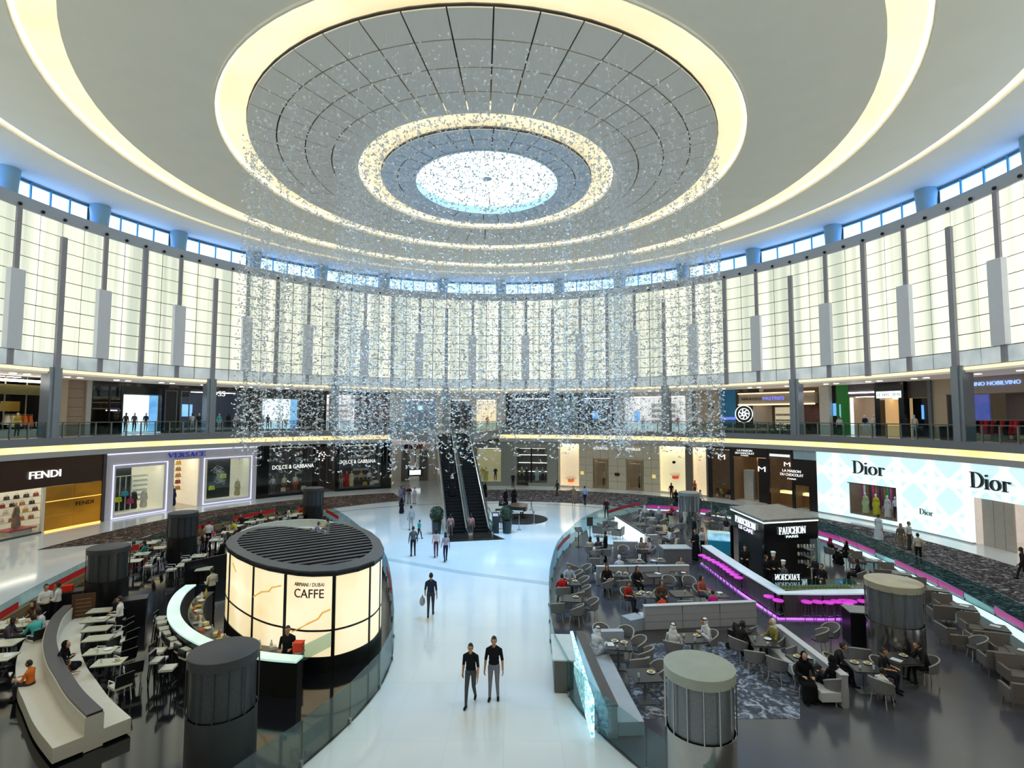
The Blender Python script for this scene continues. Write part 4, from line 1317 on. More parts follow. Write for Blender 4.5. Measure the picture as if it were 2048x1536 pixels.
for a0, a1, na in ((12.8, 13.3, 1), (17.3, 20.3, 2), (23.45, 27.2, 2), (30.65, 33.9, 2)):
    stones(a0, a1, 0, 5.42, 6, na)
stones(20.3, 23.45, 3.5, 5.42, 2, 2); stones(27.2, 30.65, 3.5, 5.42, 2, 2)
for a0, a1 in ((12.8, 13.3), (17.3, 20.3), (23.45, 27.2), (30.65, 33.9)):
    W(s, 'joint_backing', a0, a1, 0, 5.42, mat('joint_grey', '#857d70', 0.8), 33.17, 33.25)
for a0, a1 in ((20.3, 23.45), (27.2, 30.65)):
    W(s, 'joint_backing', a0, a1, 3.5, 5.42, MATS['joint_grey'], 33.17, 33.25)
W(s, 'dark_pier', 39.0, 40.4, 0, 5.42, mat('dark_taupe', '#6a635c', 0.5)); W(s, 'dark_pier', 43.0, 43.35, 0, 5.42, MATS['dark_taupe'])
for (a0, a1, m) in ((13.3, 17.3, M_WNICHE), (33.9, 39.0, M_YNICHE), (40.4, 43.0, M_WNICHE)):
    W(s, 'header', a0, a1, 5.2, 5.42, M_BEIGE); W(s, 'niche_sill', a0, a1, 0, 0.15, M_BEIGE)
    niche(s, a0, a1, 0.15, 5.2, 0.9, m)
M_BRONZE = mat('bronze_door_frame', '#a89a80', 0.35, metal=0.5)
for a0, a1 in ((20.4, 23.4), (27.3, 30.6)):
    frame(s, 'door_frame', a0, a1, 0, 3.5, 0.12, M_BRONZE, 32.92, 33.2, False)
    frame(s, 'door_frame', a0 + 0.4, a1 - 0.4, 0, 3.1, 0.1, M_BRONZE, 33.0, 33.2, False)
    niche(s, a0 + 0.2, a1 - 0.2, 0.0, 3.4, 3.5, mat('brown_room', '#6a5846', 0.5, emit='#ffd9a0', es=0.06))
    pane(s, a0 + 0.4, a1 - 0.4, 0.0, 3.0)
    mb = MB(); mb.tube([POL(a1 - 0.8, 32.95, 0.9), POL(a1 - 0.8, 32.95, 1.9)], 0.025, 6); mb.build('door_handle', M_BRONZE, s)
for a, z in ((25.3, 1.75),):
    W(s, 'plaque', a - 0.5, a + 0.5, z - 0.18, z + 0.18, mat('dark_bronze_plaque', '#3e3526', 0.4, metal=0.5), 32.94, 33.0)
for a in (18.0, 32.8):
    W(s, 'plaque', a - 0.35, a + 0.35, 1.55, 1.95, mat('gold_plaque', '#d9c774', 0.4, emit='#ffe890', es=0.4), 32.94, 33.0)
sign(text_mesh("N.CRAFTER", 1.75, 0.26), s, 21.9, 32.93, 4.75, M_WHITEL)
sign(text_mesh('SPEDELLIS', 1.75, 0.26), s, 28.6, 32.93, 4.75, M_WHITEL)
mannequin(POL(22.0, 34.6), 160, 'mannequin in a pale blouse behind the first glass door', '#d9cfc4', '#3a2e26')
mannequin(POL(29.2, 34.8), 150, 'mannequin in a brown coat behind the second glass door', '#5e4436', '#5e4436', robe=True)
# glass ornaments in the niches
for a, z, c, lab in ((15.4, 0.5, '#e0702a', 'orange blown glass bowl glowing in the warm niche'), (36.6, 1.55, '#d8442a', 'red coral ornament on the yellow niche wall'), (36.4, 3.4, '#1c1a18', 'small black disc on the yellow niche wall')):
    t = thing('ornament', lab, 'ornament', POL(a, 33.75, z))
    if c == '#1c1a18':
        mb = MB(); mb.ell((0, 0.1, 0), (0.2, 0.08, 0.16), 12, 8); mb.build('disc', cloth(c), t, world=False)
    else:
        mb = MB(); mb.lathe([(0.001, 0), (0.3, 0.02), (0.42, 0.16), (0.36, 0.3), (0.3, 0.3), (0.34, 0.16), (0.001, 0.05)], 14, sx=1, sy=0.7); mb.build('bowl', mat('glass_' + c[1:], c, 0.15, emit=c, es=0.3), t, True, world=False)
        for k in range(7):
            an = PI * (k + 0.5) / 7
            mb = MB(); mb.tube([(0.2 * math.cos(an), 0, 0.25 + 0.1 * math.sin(an)), (0.7 * math.cos(an), 0.02, 0.45 + 0.35 * math.sin(an))], [0.03, 0.012], 5); mb.build('branch', cloth('#6b4a2a' if c != '#d8442a' else '#b08a3a'), t, world=False)

# ---------------------------------------------------------------- chocolate shop
s = shop('chocolate_shop', 'dark chocolate shop with diamond lattice screens and white lettering', 52, R_)
M_CHOC = mat('black_brown', '#1b1716', 0.3); M_CARAM = mat('caramel_wood', '#9a6a3c', 0.45, noise=0.12, scale=4, stretch=(1, 1, 0.2)); M_LATT = mat('brown_lattice', '#4a3226', 0.5)
def lattice(a0, a1, z0, z1, r=33.05, m=M_LATT, step=0.28):
    wl = math.radians(a1 - a0) * r; h = z1 - z0
    mb = MB(); n = int((wl + h) / step)
    for i in range(n + 1):
        c = i * step
        for sgn in (1, -1):
            # lines u + v = c or u - v = c - h inside wl x h
            if sgn > 0:
                p = (min(c, wl), c - min(c, wl)); q = (c - min(c, h), min(c, h))
            else:
                d = c - h
                p = (max(0, d), max(0, -d)); q = (min(wl, d + h), min(h, wl - d))
            if q[1] < p[1] - 1e-6 and sgn < 0: continue
            A = POL(a0 + math.degrees(p[0] / r), r, z0 + p[1]); B = POL(a0 + math.degrees(q[0] / r), r, z0 + q[1])
            if math.dist(A, B) > 0.05:
                mb.tube([A, B], 0.022, 4)
    return mb.build('lattice', m, s)
for a0, a1, z0, z1 in ((43.4, 44.0, 0, 5.42), (47.4, 48.0, 0, 5.42), (48.0, 54.2, 4.5, 5.42), (53.9, 54.4, 0, 4.5), (58.2, 58.6, 0, 5.2), (44, 47.4, 5.1, 5.42), (54.4, 58.2, 5.0, 5.42), (58.6, 61.0, 2.2, 4.6), (61.0, 62.3, 0, 4.6)):
    W(s, 'black_frame', a0, a1, z0, z1, M_CHOC)
W(s, 'blue_header', 58.6, 62.3, 4.6, 5.4, mat('pale_blue_header', '#a6c4d6', 0.4))
M_CHOCIN = mat('caramel_room', '#5f4836', 0.55, emit='#ffca88', es=0.03)
niche(s, 44, 47.4, 0.05, 5.1, 2.6, M_CHOCIN); lattice(44, 47.4, 1.5, 5.1); pane(s, 44, 47.4, 0.05, 5.1)
niche(s, 48.0, 53.9, 0.0, 4.5, 6.0, M_CHOCIN, floor=mat('pale_shop_floor', '#d8d4cc', 0.2))
niche(s, 54.4, 58.2, 0.05, 5.0, 2.6, M_CHOCIN); lattice(54.4, 58.2, 1.6, 5.0)
niche(s, 58.7, 62.2, 0.0, 4.5, 4.0, M_CHOCIN, floor=MATS['pale_shop_floor'])
W(s, 'light_cabinet', 48.6, 50.2, 0, 3.0, mat('white_cabinet', '#c9c9c6', 0.4), 34.6, 35.4)
W(s, 'wood_panel', 50.6, 52.0, 0, 4.4, M_CARAM, 35.0, 35.4); W(s, 'dark_panel', 52.0, 53.9, 0, 4.4, M_CHOC, 33.6, 34.0)
W(s, 'picture', 50.8, 51.6, 1.9, 4.0, mat('red_brown_picture', '#7a3a2a', 0.5, color2='#c07a5a', scale=2), 34.9, 35.0)
W(s, 'counter', 55.0, 61.8, 0, 1.1, M_CARAM, 34.2, 34.9)
W(s, 'counter_light', 55.0, 61.8, 1.1, 1.35, glow('green_gold_case', '#e8efb0', 1.1, '#c9b468', 2.0), 34.25, 34.85)
M_WL2 = M_WHITEL
for txt, z, w, h in (('LA MAISON', 5.12, 1.55, 0.2), ('DU CHOCOLAT', 4.85, 1.95, 0.2), ('PARIS', 4.62, 0.75, 0.12)):
    sign(text_mesh(txt, w, h), s, 50.2, 32.93, z, M_WL2)
for txt, z, w, h in (('LA MAISON', 3.45, 1.75, 0.24), ('DU CHOCOLAT', 3.1, 2.2, 0.24), ('PARIS', 2.72, 0.8, 0.14)):
    sign(text_mesh(txt, w, h), s, 58.3, 32.9, z, M_WL2)
for a, z, k in ((46.0, 4.35, 1.0), (53.2, 3.4, 1.0), (57.6, 4.05, 0.8)):
    me = text_mesh('M', 0.75 * k, 0.5 * k); sign(me, s, a, 32.9, z, M_WL2)
W(s, 'light_blue_strip', 54.6, 58.0, 4.72, 4.95, glow('ice_blue_letters_band', '#cfe6f4', 0.8), 32.93, 33.0)
# round-topped goods at the foot of the lattice window
t = thing('gift_display', 'heap of wrapped chocolate boxes behind the first lattice window', 'gift boxes', POL(45.7, 33.9))
for i in range(16):
    mb = MB(); c = random.choice(['#e6e2da', '#2a2220', '#a8573a', '#d8cf6a', '#6a4632']); mb.box(POL(44.3 + 0.4 * (i % 8), 33.8 + 0.25 * (i // 8), 0.2 + 0.28 * (i % 3)), (0.22, 0.22, 0.26), i)
    mb.build('gift_box', cloth(c), t)
tag(MB().lathe([(0.001, 1.42), (0.2, 1.45), (0.2, 1.51), (0.001, 1.54)], 16, POL(46.0, 33.5)[:2] + (0,)).build('yellow_disc_sign', mat('lime_disc', '#d9e040', 0.4)), 'lime round tin behind the first lattice window', 'tin')
for i, (a, r) in enumerate(((53.0, 32.0), (55.2, 31.9), (56.4, 32.3), (57.4, 31.7), (59.6, 32.2), (60.5, 32.0))):
    pass

# ---------------------------------------------------------------- glowing white boutique
s = shop('boutique', 'glowing white and aqua boutique front with a woven cane pattern and navy letters', 76, R_)
def cane_mat():
    m = mat('cane_pattern_glow', '#d8eef2', 0.35, noise=0.03)
    nt = m.node_tree; b = nt.nodes['Principled BSDF']
    tc = nt.nodes.new('ShaderNodeTexCoord'); sp = nt.nodes.new('ShaderNodeSeparateXYZ')
    nt.links.new(tc.outputs['UV'], sp.inputs[0])
    def math_(op, a, b_=None, v=None):
        n = nt.nodes.new('ShaderNodeMath'); n.operation = op
        nt.links.new(a, n.inputs[0])
        if b_ is not None: nt.links.new(b_, n.inputs[1])
        elif v is not None: n.inputs[1].default_value = v
        return n.outputs[0]
    u, v = sp.outputs[0], sp.outputs[1]
    def band(x, per, wid):
        f = math_('FRACT', math_('DIVIDE', x, v=per))
        d = math_('ABSOLUTE', math_('SUBTRACT', f, v=0.5))
        return math_('LESS_THAN', d, v=wid)
    h1 = band(u, 2.6, 0.12); h2 = band(v, 2.6, 0.12)
    dp = band(math_('ADD', u, v), 2.6, 0.09); dm = band(math_('SUBTRACT', u, v), 2.6, 0.09)
    tot = math_('MAXIMUM', math_('MAXIMUM', h1, h2), math_('MAXIMUM', dp, dm))
    # fine dots
    du = math_('ABSOLUTE', math_('SUBTRACT', math_('FRACT', math_('DIVIDE', u, v=0.13)), v=0.5)); dv = math_('ABSOLUTE', math_('SUBTRACT', math_('FRACT', math_('DIVIDE', v, v=0.13)), v=0.5))
    dots = math_('LESS_THAN', math_('MAXIMUM', du, dv), v=0.2)
    nz = nt.nodes.new('ShaderNodeTexNoise'); nz.inputs['Scale'].default_value = 0.35
    nt.links.new(tc.outputs['UV'], nz.inputs['Vector'])
    c1 = nt.nodes.new('ShaderNodeMix'); c1.data_type = 'RGBA'; c1.inputs[6].default_value = (*lin('#cdeef2'), 1); c1.inputs[7].default_value = (*lin('#8fcfd8'), 1)
    dd = math_('MULTIPLY', dots, nz.outputs['Fac']); nt.links.new(dd, c1.inputs[0])
    c2 = nt.nodes.new('ShaderNodeMix'); c2.data_type = 'RGBA'; c2.inputs[7].default_value = (*lin('#f6ffff'), 1)
    nt.links.new(c1.outputs[2], c2.inputs[6]); nt.links.new(tot, c2.inputs[0])
    nt.links.new(c2.outputs[2], b.inputs['Emission Color'])
    b.inputs['Emission Strength'].default_value = 0.5
    return m
M_CANE = cane_mat()
def caneW(a0, a1, z0, z1):
    o = W(s, 'cane_panel', a0, a1, z0, z1, M_CANE, 32.95, 33.2)
    me = o.data; uv = me.uv_layers.new(name='uv')
    loc = np.array(s.location)
    for lp in me.loops:
        c = np.array(me.vertices[lp.vertex_index].co) + loc
        uv.data[lp.index].uv = (math.atan2(c[0], c[1]) * 33, c[2])
    # each front panel is raised on its own
for a0, a1, z0, z1 in ((62.4, 67.1, 0.1, 5.42), (67.1, 74.2, 3.0, 5.42), (67.1, 74.2, 0.1, 0.35), (74.2, 79.0, 0.1, 5.42), (79.05, 83.85, 0.1, 5.42), (83.85, 97, 3.15, 5.42)):
    caneW(a0, a1, z0, z1)
W(s, 'base_strip', 62.4, 83.85, 0, 0.1, mat('steel_base', '#b8bcc2', 0.3, metal=0.6), 32.95, 33.2)
W(s, 'window_head', 67.1, 74.2, 2.93, 3.0, M_BLACK, 32.95, 33.3)
M_COLIN = mat('dark_wood_room', '#5a4a40', 0.5, emit='#ffd9b0', es=0.05)
niche(s, 67.1, 74.2, 0.35, 2.95, 2.2, M_COLIN, lamp=M_LAMPC); pane(s, 67.1, 74.2, 0.35, 2.95)
for i in range(34):
    a = 67.4 + (i % 17) * 0.4 + random.uniform(-0.1, 0.1)
    c = random.choice(['#6a3a4a', '#d23a8a', '#d9d04a', '#c22a5a', '#3a8a5a', '#e8e0e0', '#3a5aa0', '#b84a7a', '#7a6a3a', '#54304a'])
    mb = MB(); z0 = random.uniform(0.5, 1.6); mb.box(POL(a, 34.6 + (i // 17) * 0.3, (z0 + 2.8) / 2), (0.16, 0.05, 2.8 - z0), -math.radians(a))
    mb.build('ribbon', cloth(c), s)
for a, c1, lab in ((71.7, '#e6d8dc', 'mannequin in blush pink in the colourful window'), (72.8, '#f0eef0', 'mannequin in white and navy in the colourful window'), (68.6, '#c9d2a0', 'mannequin in pale green in the colourful window'), (70.1, '#d8cf30', 'mannequin in yellow in the colourful window')):
    mannequin(POL(a, 33.9, 0.36), 180 - a, lab, c1, '#2c2c4a' if a > 72 else c1, '#f0e6dc', a < 72, 1.8)
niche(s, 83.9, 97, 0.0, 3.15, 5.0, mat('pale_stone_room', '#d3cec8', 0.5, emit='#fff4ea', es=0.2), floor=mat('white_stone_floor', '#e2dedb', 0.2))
for a0, a1 in ((84.6, 85.9), (85.95, 87.1), (87.15, 88.2)):
    W(s, 'folding_door', a0, a1, 0.02, 3.1, mat('taupe_door_leaf', '#b4aca4', 0.45), 33.3, 33.4, 1)
W(s, 'dark_room_wall', 88.4, 94, 0.5, 3.1, M_DKPANEL, 36.0, 36.1)
M_NAVY = mat('navy_letters', '#12303e', 0.35)
sign(serif_mesh('Dior', 2.75, 1.05, 0.12), s, 70.6, 32.82, 4.35, M_NAVY)
sign(serif_mesh('Dior', 2.75, 1.05, 0.12), s, 86.6, 32.82, 4.35, M_NAVY)
sign(serif_mesh('Dior', 1.05, 0.42, 0.05), s, 78.3, 32.88, 1.55, mat('teal_letters', '#1d6a6c', 0.35))
tag(MB().ell(POL(90.2, 34.6, 0.55), (0.9, 0.7, 0.55), 14, 8).build('pouf', mat('blush_fabric', '#d8b8ac', 0.8)), 'large blush pouf inside the glowing boutique door', 'pouf')
# ================================================================== UPPER GALLERY SHOPS (radius 38, floor at 6.85)
UF, UT, UR = 6.86, 11.62, 38.0
def U(root, name, a0, a1, z0, z1, m, r0=UR, r1=UR + 0.2, n=None):
    return W(root, name, a0, a1, UF + z0, UF + z1, m, r0, r1, n)
def ushop(label, az, name='gallery_shop'):
    return shop(name, label, az, UR, UF)
H_ = UT - UF
# clothes shop, far left
s = ushop('open fronted clothes shop with a gold mesh band beside the beige stone pier', -84)
niche(s, -98, -73.6, UF + 0.02, UT, 4.5, mat('black_room', '#15151a', 0.5), r0=UR, floor=mat('pale_gallery_stone', '#cfcac2', 0.25))
U(s, 'gold_mesh_band', -98, -73.6, 3.3, 4.1, mat('gold_mesh', '#8d8452', 0.45, metal=0.5, color2='#2c2a1c', scale=22, noise=0.6), UR + 0.3, UR + 0.4)
U(s, 'ceiling_light', -98, -73.6, 4.3, 4.5, M_LAMP, UR + 0.05, UR + 0.2)
for a in np.arange(-97, -73.8, 2.2):
    mb = MB(); mb.tube([POL(a, UR + 1.0, UF + 0.02), POL(a, UR + 1.0, UT)], 0.05, 6); mb.build('pole', mat('brushed_gold_pole', '#a39a74', 0.35, metal=0.6), s)
for a, c in ((-75.6, '#c8ac4a'), (-80.5, '#c9b04a')):
    U(s, 'gold_picture', a - 1.0, a + 0.9, 2.0, 2.8, mat('gold_leaf', '#b5933a', 0.4, metal=0.4), UR + 2.0, UR + 2.06)
for k, a in enumerate((-79.8, -78.2, -76.9)):
    mb = MB(); mb.ell(POL(a, UR + 2.2, UF + 2.45 - 0.1 * (k == 0)), (0.2, 0.2, 0.3), 10, 6); tag(mb.build('sculpted_head', glow('blue_glow_head', '#5fb4ee', 0.8, '#2a6aa8', 3.0)), ['blue lit sculpted head nearest the frame edge in the clothes shop', 'blue lit sculpted head between the two others in the clothes shop', 'blue lit sculpted head closest to the gold picture'][k], 'sculpture', 'blue heads in the clothes shop')
for a, c1, c2, lab in ((-80.9, '#d8d0c0', '#d2c8b0', 'mannequin in pale linen at the edge of the clothes shop'), (-78.3, '#b7a63a', '#4a4838', 'mannequin in a mustard top with hands on hips'), (-75.9, '#1b1c22', '#1b1c24', 'mannequin in a long black gown beside the column')):
    mannequin(POL(a, UR - 1.5, UF), 180 - a, lab, c1, c2, '#d9cf9a', c1 == c2, 1.85, 'arms_folded' if a == -78.3 else 'stand')
for i, (a, cols) in enumerate(((-80.8, ['#e8e4da', '#2a2a2c', '#d8d2b8', '#e0dccc']), (-75.8, ['#efe8d8', '#efe2b8', '#e6a08a', '#e07a3a', '#e0743a']))):
    rack(POL(a, UR + 0.9, UF), -math.radians(a), cols, ['clothes rail with white and black garments in the open clothes shop', 'clothes rail with cream and orange garments in the open clothes shop'][i], 2.0, 1.75)
for k, a in enumerate((-79.6, -76.9)):
    t = thing('display_table', 'low white table with folded clothes ' + ('under the mustard mannequin', 'under the orange garments')[k], 'table', POL(a, UR - 0.6, UF), math.radians(-a))
    mb = MB(); mb.box((0, 0, 0.25), (2.0, 0.9, 0.5)); mb.build('base', mat('white_lacquer', '#d9d6cf', 0.3), t, world=False)
    for i in range(5):
        mb = MB(); mb.box((-0.8 + 0.4 * i, 0, 0.55), (0.32, 0.5, 0.09)); mb.build('folded_cloth', cloth(random.choice(['#e6e2da', '#a8a49c', '#f0ece4'])), t, world=False)
# stone piers
s = ushop('beige striped stone pier between the clothes shop and the dark glass shop', -71, 'stone_pier')
M_PEACH = mat('peach_stone', '#c9b59c', 0.45, noise=0.08, scale=1.0, stretch=(1, 1, 5))
M_TAUPES = mat('taupe_stone', '#a8927e', 0.45, noise=0.1, scale=1.0, stretch=(0.6, 0.6, 6))
U(s, 'stone_block', -73.6, -71.7, 0, H_, M_PEACH, UR - 0.3, UR + 0.3)
for i in range(6):
    U(s, 'stone_slab', -71.7, -69.4, i * H_ / 6 + 0.01, (i + 1) * H_ / 6 - 0.01, M_TAUPES)
U(s, 'white_edge', -69.4, -68.8, 0, H_, mat('white_edge_paint', '#c9c7c4', 0.5), UR - 0.2, UR + 0.2)
# dark glass shop with the bright picture windows
s = ushop('black framed shop with a bright white picture window and headless figures', -60)
M_UB = mat('black_frame_gloss', '#131418', 0.15)
for a0, a1, z0, z1 in ((-68.8, -64.8, 4.3, H_), (-64.8, -47.4, 4.35, H_), (-68.8, -68.5, 0, 4.3), (-66.5, -66.3, 0, 4.3), (-65.0, -64.7, 0, 4.3), (-59.6, -59.3, 0, 4.35), (-64.8, -59.6, 3.7, 4.35), (-57.4, -57.1, 0, 4.35), (-57.1, -55.6, 3.6, 4.35)):
    U(s, 'black_frame', a0, a1, z0, z1, M_UB)
niche(s, -68.7, -64.8, UF, UF + 4.3, 3.0, mat('black_room2', '#0e0f13', 0.4), r0=UR + 0.2, lamp=None); pane(s, -68.5, -64.9, UF, UF + 4.3, UR + 0.05)
U(s, 'lit_shelf', -66.2, -65.0, 2.1, 2.2, glow('cool_shelf', '#dfe6ff', 1.6), UR + 0.5, UR + 0.8)
M_PICT = glow('white_picture_light', '#f4fbff', 1.15, '#e2f0ff', 1.0)
M_PICB = glow('sky_blue_picture', '#3f97e8', 0.85, '#7fc4f6', 0.8)
U(s, 'picture_screen', -64.6, -60.9, 0.15, 3.65, M_PICT, UR + 0.6, UR + 0.65); U(s, 'picture_screen', -60.9, -59.7, 0.15, 3.65, M_PICB, UR + 0.6, UR + 0.65)
U(s, 'white_floor', -64.7, -59.6, 0, 0.12, mat('white_plinth', '#e9edf2', 0.3, emit='#e8f4ff', es=0.4), UR, UR + 0.6)
pane(s, -64.7, -59.6, UF, UF + 3.7, UR + 0.02)
for a0, a1 in ((-59.2, -57.5), (-57.0, -55.7)):
    frame(s, 'panel_frame', a0, a1, UF + 0.1, UF + 4.2, 0.08, mat('grey_metal_trim', '#7f8488', 0.35, metal=0.6), UR - 0.05, UR + 0.05)
U(s, 'dark_panel', -59.2, -57.5, 0, 4.35, mat('charcoal_panel', '#2b2d31', 0.35), UR + 0.02, UR + 0.1)
niche(s, -57.0, -47.5, UF, UF + 4.2, 3.5, mat('charcoal_room', '#33343a', 0.5, emit='#8fa4c0', es=0.05), r0=UR + 0.2, lamp=M_LAMPC)
U(s, 'blue_screen', -54.6, -53.2, 1.6, 2.9, M_PICB, UR + 3.4, UR + 3.5)
sign(text_mesh('BOSS', 1.9, 0.55, 0.06), s, -51.9, UR - 0.06, UF + 4.05, M_WHITEL)
for i, (a, c1, c2, lab) in enumerate(((-64.0, '#2c3444', '#262a34', 'dark suited mannequin standing at the white picture window'), (-62.9, '#6a7078', '#30343c', 'grey mannequin stooping at the white picture window'), (-61.4, '#4a545e', '#c9ccd0', 'mannequin in a slate jacket beside the blue strip'),
                             (-55.0, '#dfe3e8', '#cfd4da', 'white mannequin in the black shop left of the column'), (-54.0, '#3c4046', '#2a2c30', 'charcoal mannequin in the black shop'), (-51.0, '#58c4c4', '#e8e8e8', 'mannequin in a turquoise shirt under the white letters'), (-49.6, '#2e3036', '#26282c', 'black mannequin at the dark doorway'), (-48.4, '#e2e4e8', '#4a4c52', 'white topped mannequin near the dark wall end'))):
    mannequin(POL(a, UR + 0.35, UF + 0.12), 180 - a, lab, c1, c2, '#e6e8ea' if i % 3 else '#20242a', h=1.8)
# second dark shop
s = ushop('black panelled shop with a white and blue picture window behind the butterflies', -40)
for a0, a1, z0, z1 in ((-47.4, -44.5, 0, H_), (-44.5, -38.3, 3.75, H_), (-38.3, -33.5, 0, H_), (-33.5, -27.5, 4.3, H_), (-27.5, -21.8, 0, H_)):
    U(s, 'black_panel', a0, a1, z0, z1, M_UB if a0 > -28 or a0 < -34 else M_UB)
U(s, 'picture_screen', -44.4, -39.6, 0.2, 3.65, M_PICT, UR + 0.5, UR + 0.55); U(s, 'picture_screen', -39.6, -38.4, 0.2, 3.65, M_PICB, UR + 0.5, UR + 0.55)
pane(s, -44.4, -38.4, UF, UF + 3.7, UR + 0.02)
for a, lab in ((-43.4, 'dark mannequin standing in the second picture window'), (-41.6, 'stooping dark mannequin in the second picture window'), (-40.4, 'small dark mannequin in the second picture window')):
    mannequin(POL(a, UR + 0.28, UF + 0.1), 180 - a, lab, '#2f3848', '#3a4250', '#2a3240', h=1.75 if a < -43 else 1.25)
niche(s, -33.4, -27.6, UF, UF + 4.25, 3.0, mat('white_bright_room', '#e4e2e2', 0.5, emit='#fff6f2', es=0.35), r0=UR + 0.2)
for z in (0.8, 1.5, 2.2, 2.9):
    shelf(s, -33.2, -28.6, UF + z, UR + 2.6, MATS['cream_paint']); U(s, 'goods', -33.0, -28.8, z, z + 0.3, MATS['mixed_goods'], UR + 2.65, UR + 2.85, 10)
U(s, 'brick_brown_panel', -28.4, -26.6, 0.2, 4.2, mat('brick_brown', '#6d4a3e', 0.5), UR - 0.08, UR)
U(s, 'brown_panel', -26.4, -21.9, 0.2, 4.2, mat('speckled_brown', '#4a3a36', 0.4, color2='#8a7068', scale=6, noise=0.5), UR - 0.06, UR)
# upper lobby
s = ushop('white upper lobby with tall glazed doors at the bridge', -16, 'lobby')
U(s, 'white_wall', -21.8, -18.8, 0, H_, mat('white_plaster', '#dcdcd8', 0.5)); U(s, 'white_wall', -12.6, -10.5, 0, H_, MATS['white_plaster']); U(s, 'lintel', -18.8, -12.6, 3.9, H_, MATS['white_plaster'])
niche(s, -18.8, -12.6, UF, UF + 3.9, 5.0, mat('blue_grey_room', '#5a6470', 0.4, emit='#a8d0f0', es=0.12), r0=UR + 0.2, lamp=M_LAMPC)
for a in (-17.6, -16.4, -15.2, -14.0):
    U(s, 'door_post', a - 0.12, a + 0.12, 0, 3.9, mat('silver_post', '#b9c2ca', 0.3, metal=0.6), UR, UR + 0.15)
U(s, 'exit_sign', -16.2, -14.9, 2.5, 3.1, glow('aqua_sign', '#a8e4ec', 1.0), UR + 1.0, UR + 1.05)
# small shops right of the lobby
s = ushop('cream framed shop with dark windows right of the upper lobby', -4)
for a0, a1, z0, z1, m in ((-10.5, -9.8, 0, H_, 'cream_paint'), (-9.8, 0.3, 3.9, H_, 'white_plaster'), (-5.6, -4.6, 0, 3.9, 'cream_paint'), (-0.6, 1.3, 0, H_, 'white_plaster')):
    U(s, 'pier', a0, a1, z0, z1, MATS[m])
niche(s, -9.8, -5.6, UF, UF + 3.9, 2.5, M_DARKIN, r0=UR + 0.2); niche(s, -4.6, -0.6, UF, UF + 3.9, 2.5, M_WARMIN, r0=UR + 0.2)
pane(s, -9.8, -5.6, UF, UF + 3.9, UR + 0.05)
mannequin(POL(-2.4, UR + 0.8, UF), 180, 'mannequin with an orange scarf in the cream framed shop', '#d86a3a', '#cfc8bc')
mannequin(POL(-7.4, UR + 0.8, UF), 180, 'pale mannequin in the dark window near the lobby', '#c8b8b0', '#7a6a64')
# long dark shops
s = ushop('long black shop front with a pale teal glass bay', 12)
for a0, a1, z0, z1 in ((1.3, 2.4, 0, H_), (2.4, 23.2, 4.1, H_), (10.6, 11.2, 0, 4.1), (15.6, 16.4, 0, 4.1), (22.6, 23.2, 0, 4.1)):
    U(s, 'black_panel', a0, a1, z0, z1, M_UB)
for a0, a1, m in ((2.4, 10.6, M_DARKIN), (16.4, 22.6, M_DARKIN)):
    niche(s, a0, a1, UF, UF + 4.1, 3.0, m, r0=UR + 0.2, lamp=M_LAMPC); pane(s, a0, a1, UF, UF + 4.1, UR + 0.05)
U(s, 'teal_glass', 11.2, 15.6, 0, 4.1, mat('teal_grey_glass', '#7fa3ac', 0.2, noise=0.06), UR, UR + 0.1)
U(s, 'blue_screen', 18.2, 19.4, 1.4, 2.4, M_PICB, UR + 1.8, UR + 1.85)
for a, c in ((4.0, '#5a6478'), (6.4, '#3a4258'), (8.6, '#707888'), (20.6, '#8a8e98'), (21.8, '#4a5060')):
    mannequin(POL(a, UR + 0.9, UF), 180 - a, {4.0: 'slate mannequin at the near end of the long black shop', 6.4: 'navy grey mannequin in the long black shop', 8.6: 'pale grey mannequin beside the teal glass bay', 20.6: 'silver grey mannequin right of the blue screen', 21.8: 'dark mannequin at the far end of the long black shop'}[a], c, '#2a2c34')
# white goods shop
s = ushop('bright white shop with shelves of goods and a blue banner', 30)
for a0, a1, z0, z1, m in ((23.2, 25.0, 0, H_, 'peach_stone'), (25.0, 36.4, 4.2, H_, 'white_plaster'), (36.4, 37.6, 0, H_, 'white_plaster'), (37.6, 38.2, 0, H_, 'grey_shelf'), (38.2, 42.3, 0, H_, 'peach_stone')):
    U(s, 'pier', a0, a1, z0, z1, MATS[m])
niche(s, 25.0, 36.4, UF, UF + 4.2, 3.0, MATS['white_bright_room'], r0=UR + 0.2); pane(s, 25.0, 36.4, UF, UF + 4.2, UR + 0.05)
for z in (0.9, 1.6, 2.3, 3.0):
    shelf(s, 29.0, 33.6, UF + z, UR + 2.4, M_GREYSH); U(s, 'goods', 29.2, 33.4, z, z + 0.35, MATS['mixed_goods'], UR + 2.45, UR + 2.65, 10)
U(s, 'banner', 26.4, 27.6, 1.0, 2.4, M_PICB, UR + 0.9, UR + 0.95)
mannequin(POL(34.6, UR + 0.7, UF), 150, 'mannequin in a red and white dress in the bright white shop', '#d04a50', '#e8e4e0'); mannequin(POL(28.2, UR + 0.9, UF), 160, 'mannequin in white beside the blue banner', '#e8e8ec', '#c8ccd4')
U(s, 'dark_sign', 40.4, 41.4, 2.7, 3.1, M_BLACK, UR - 0.06, UR)
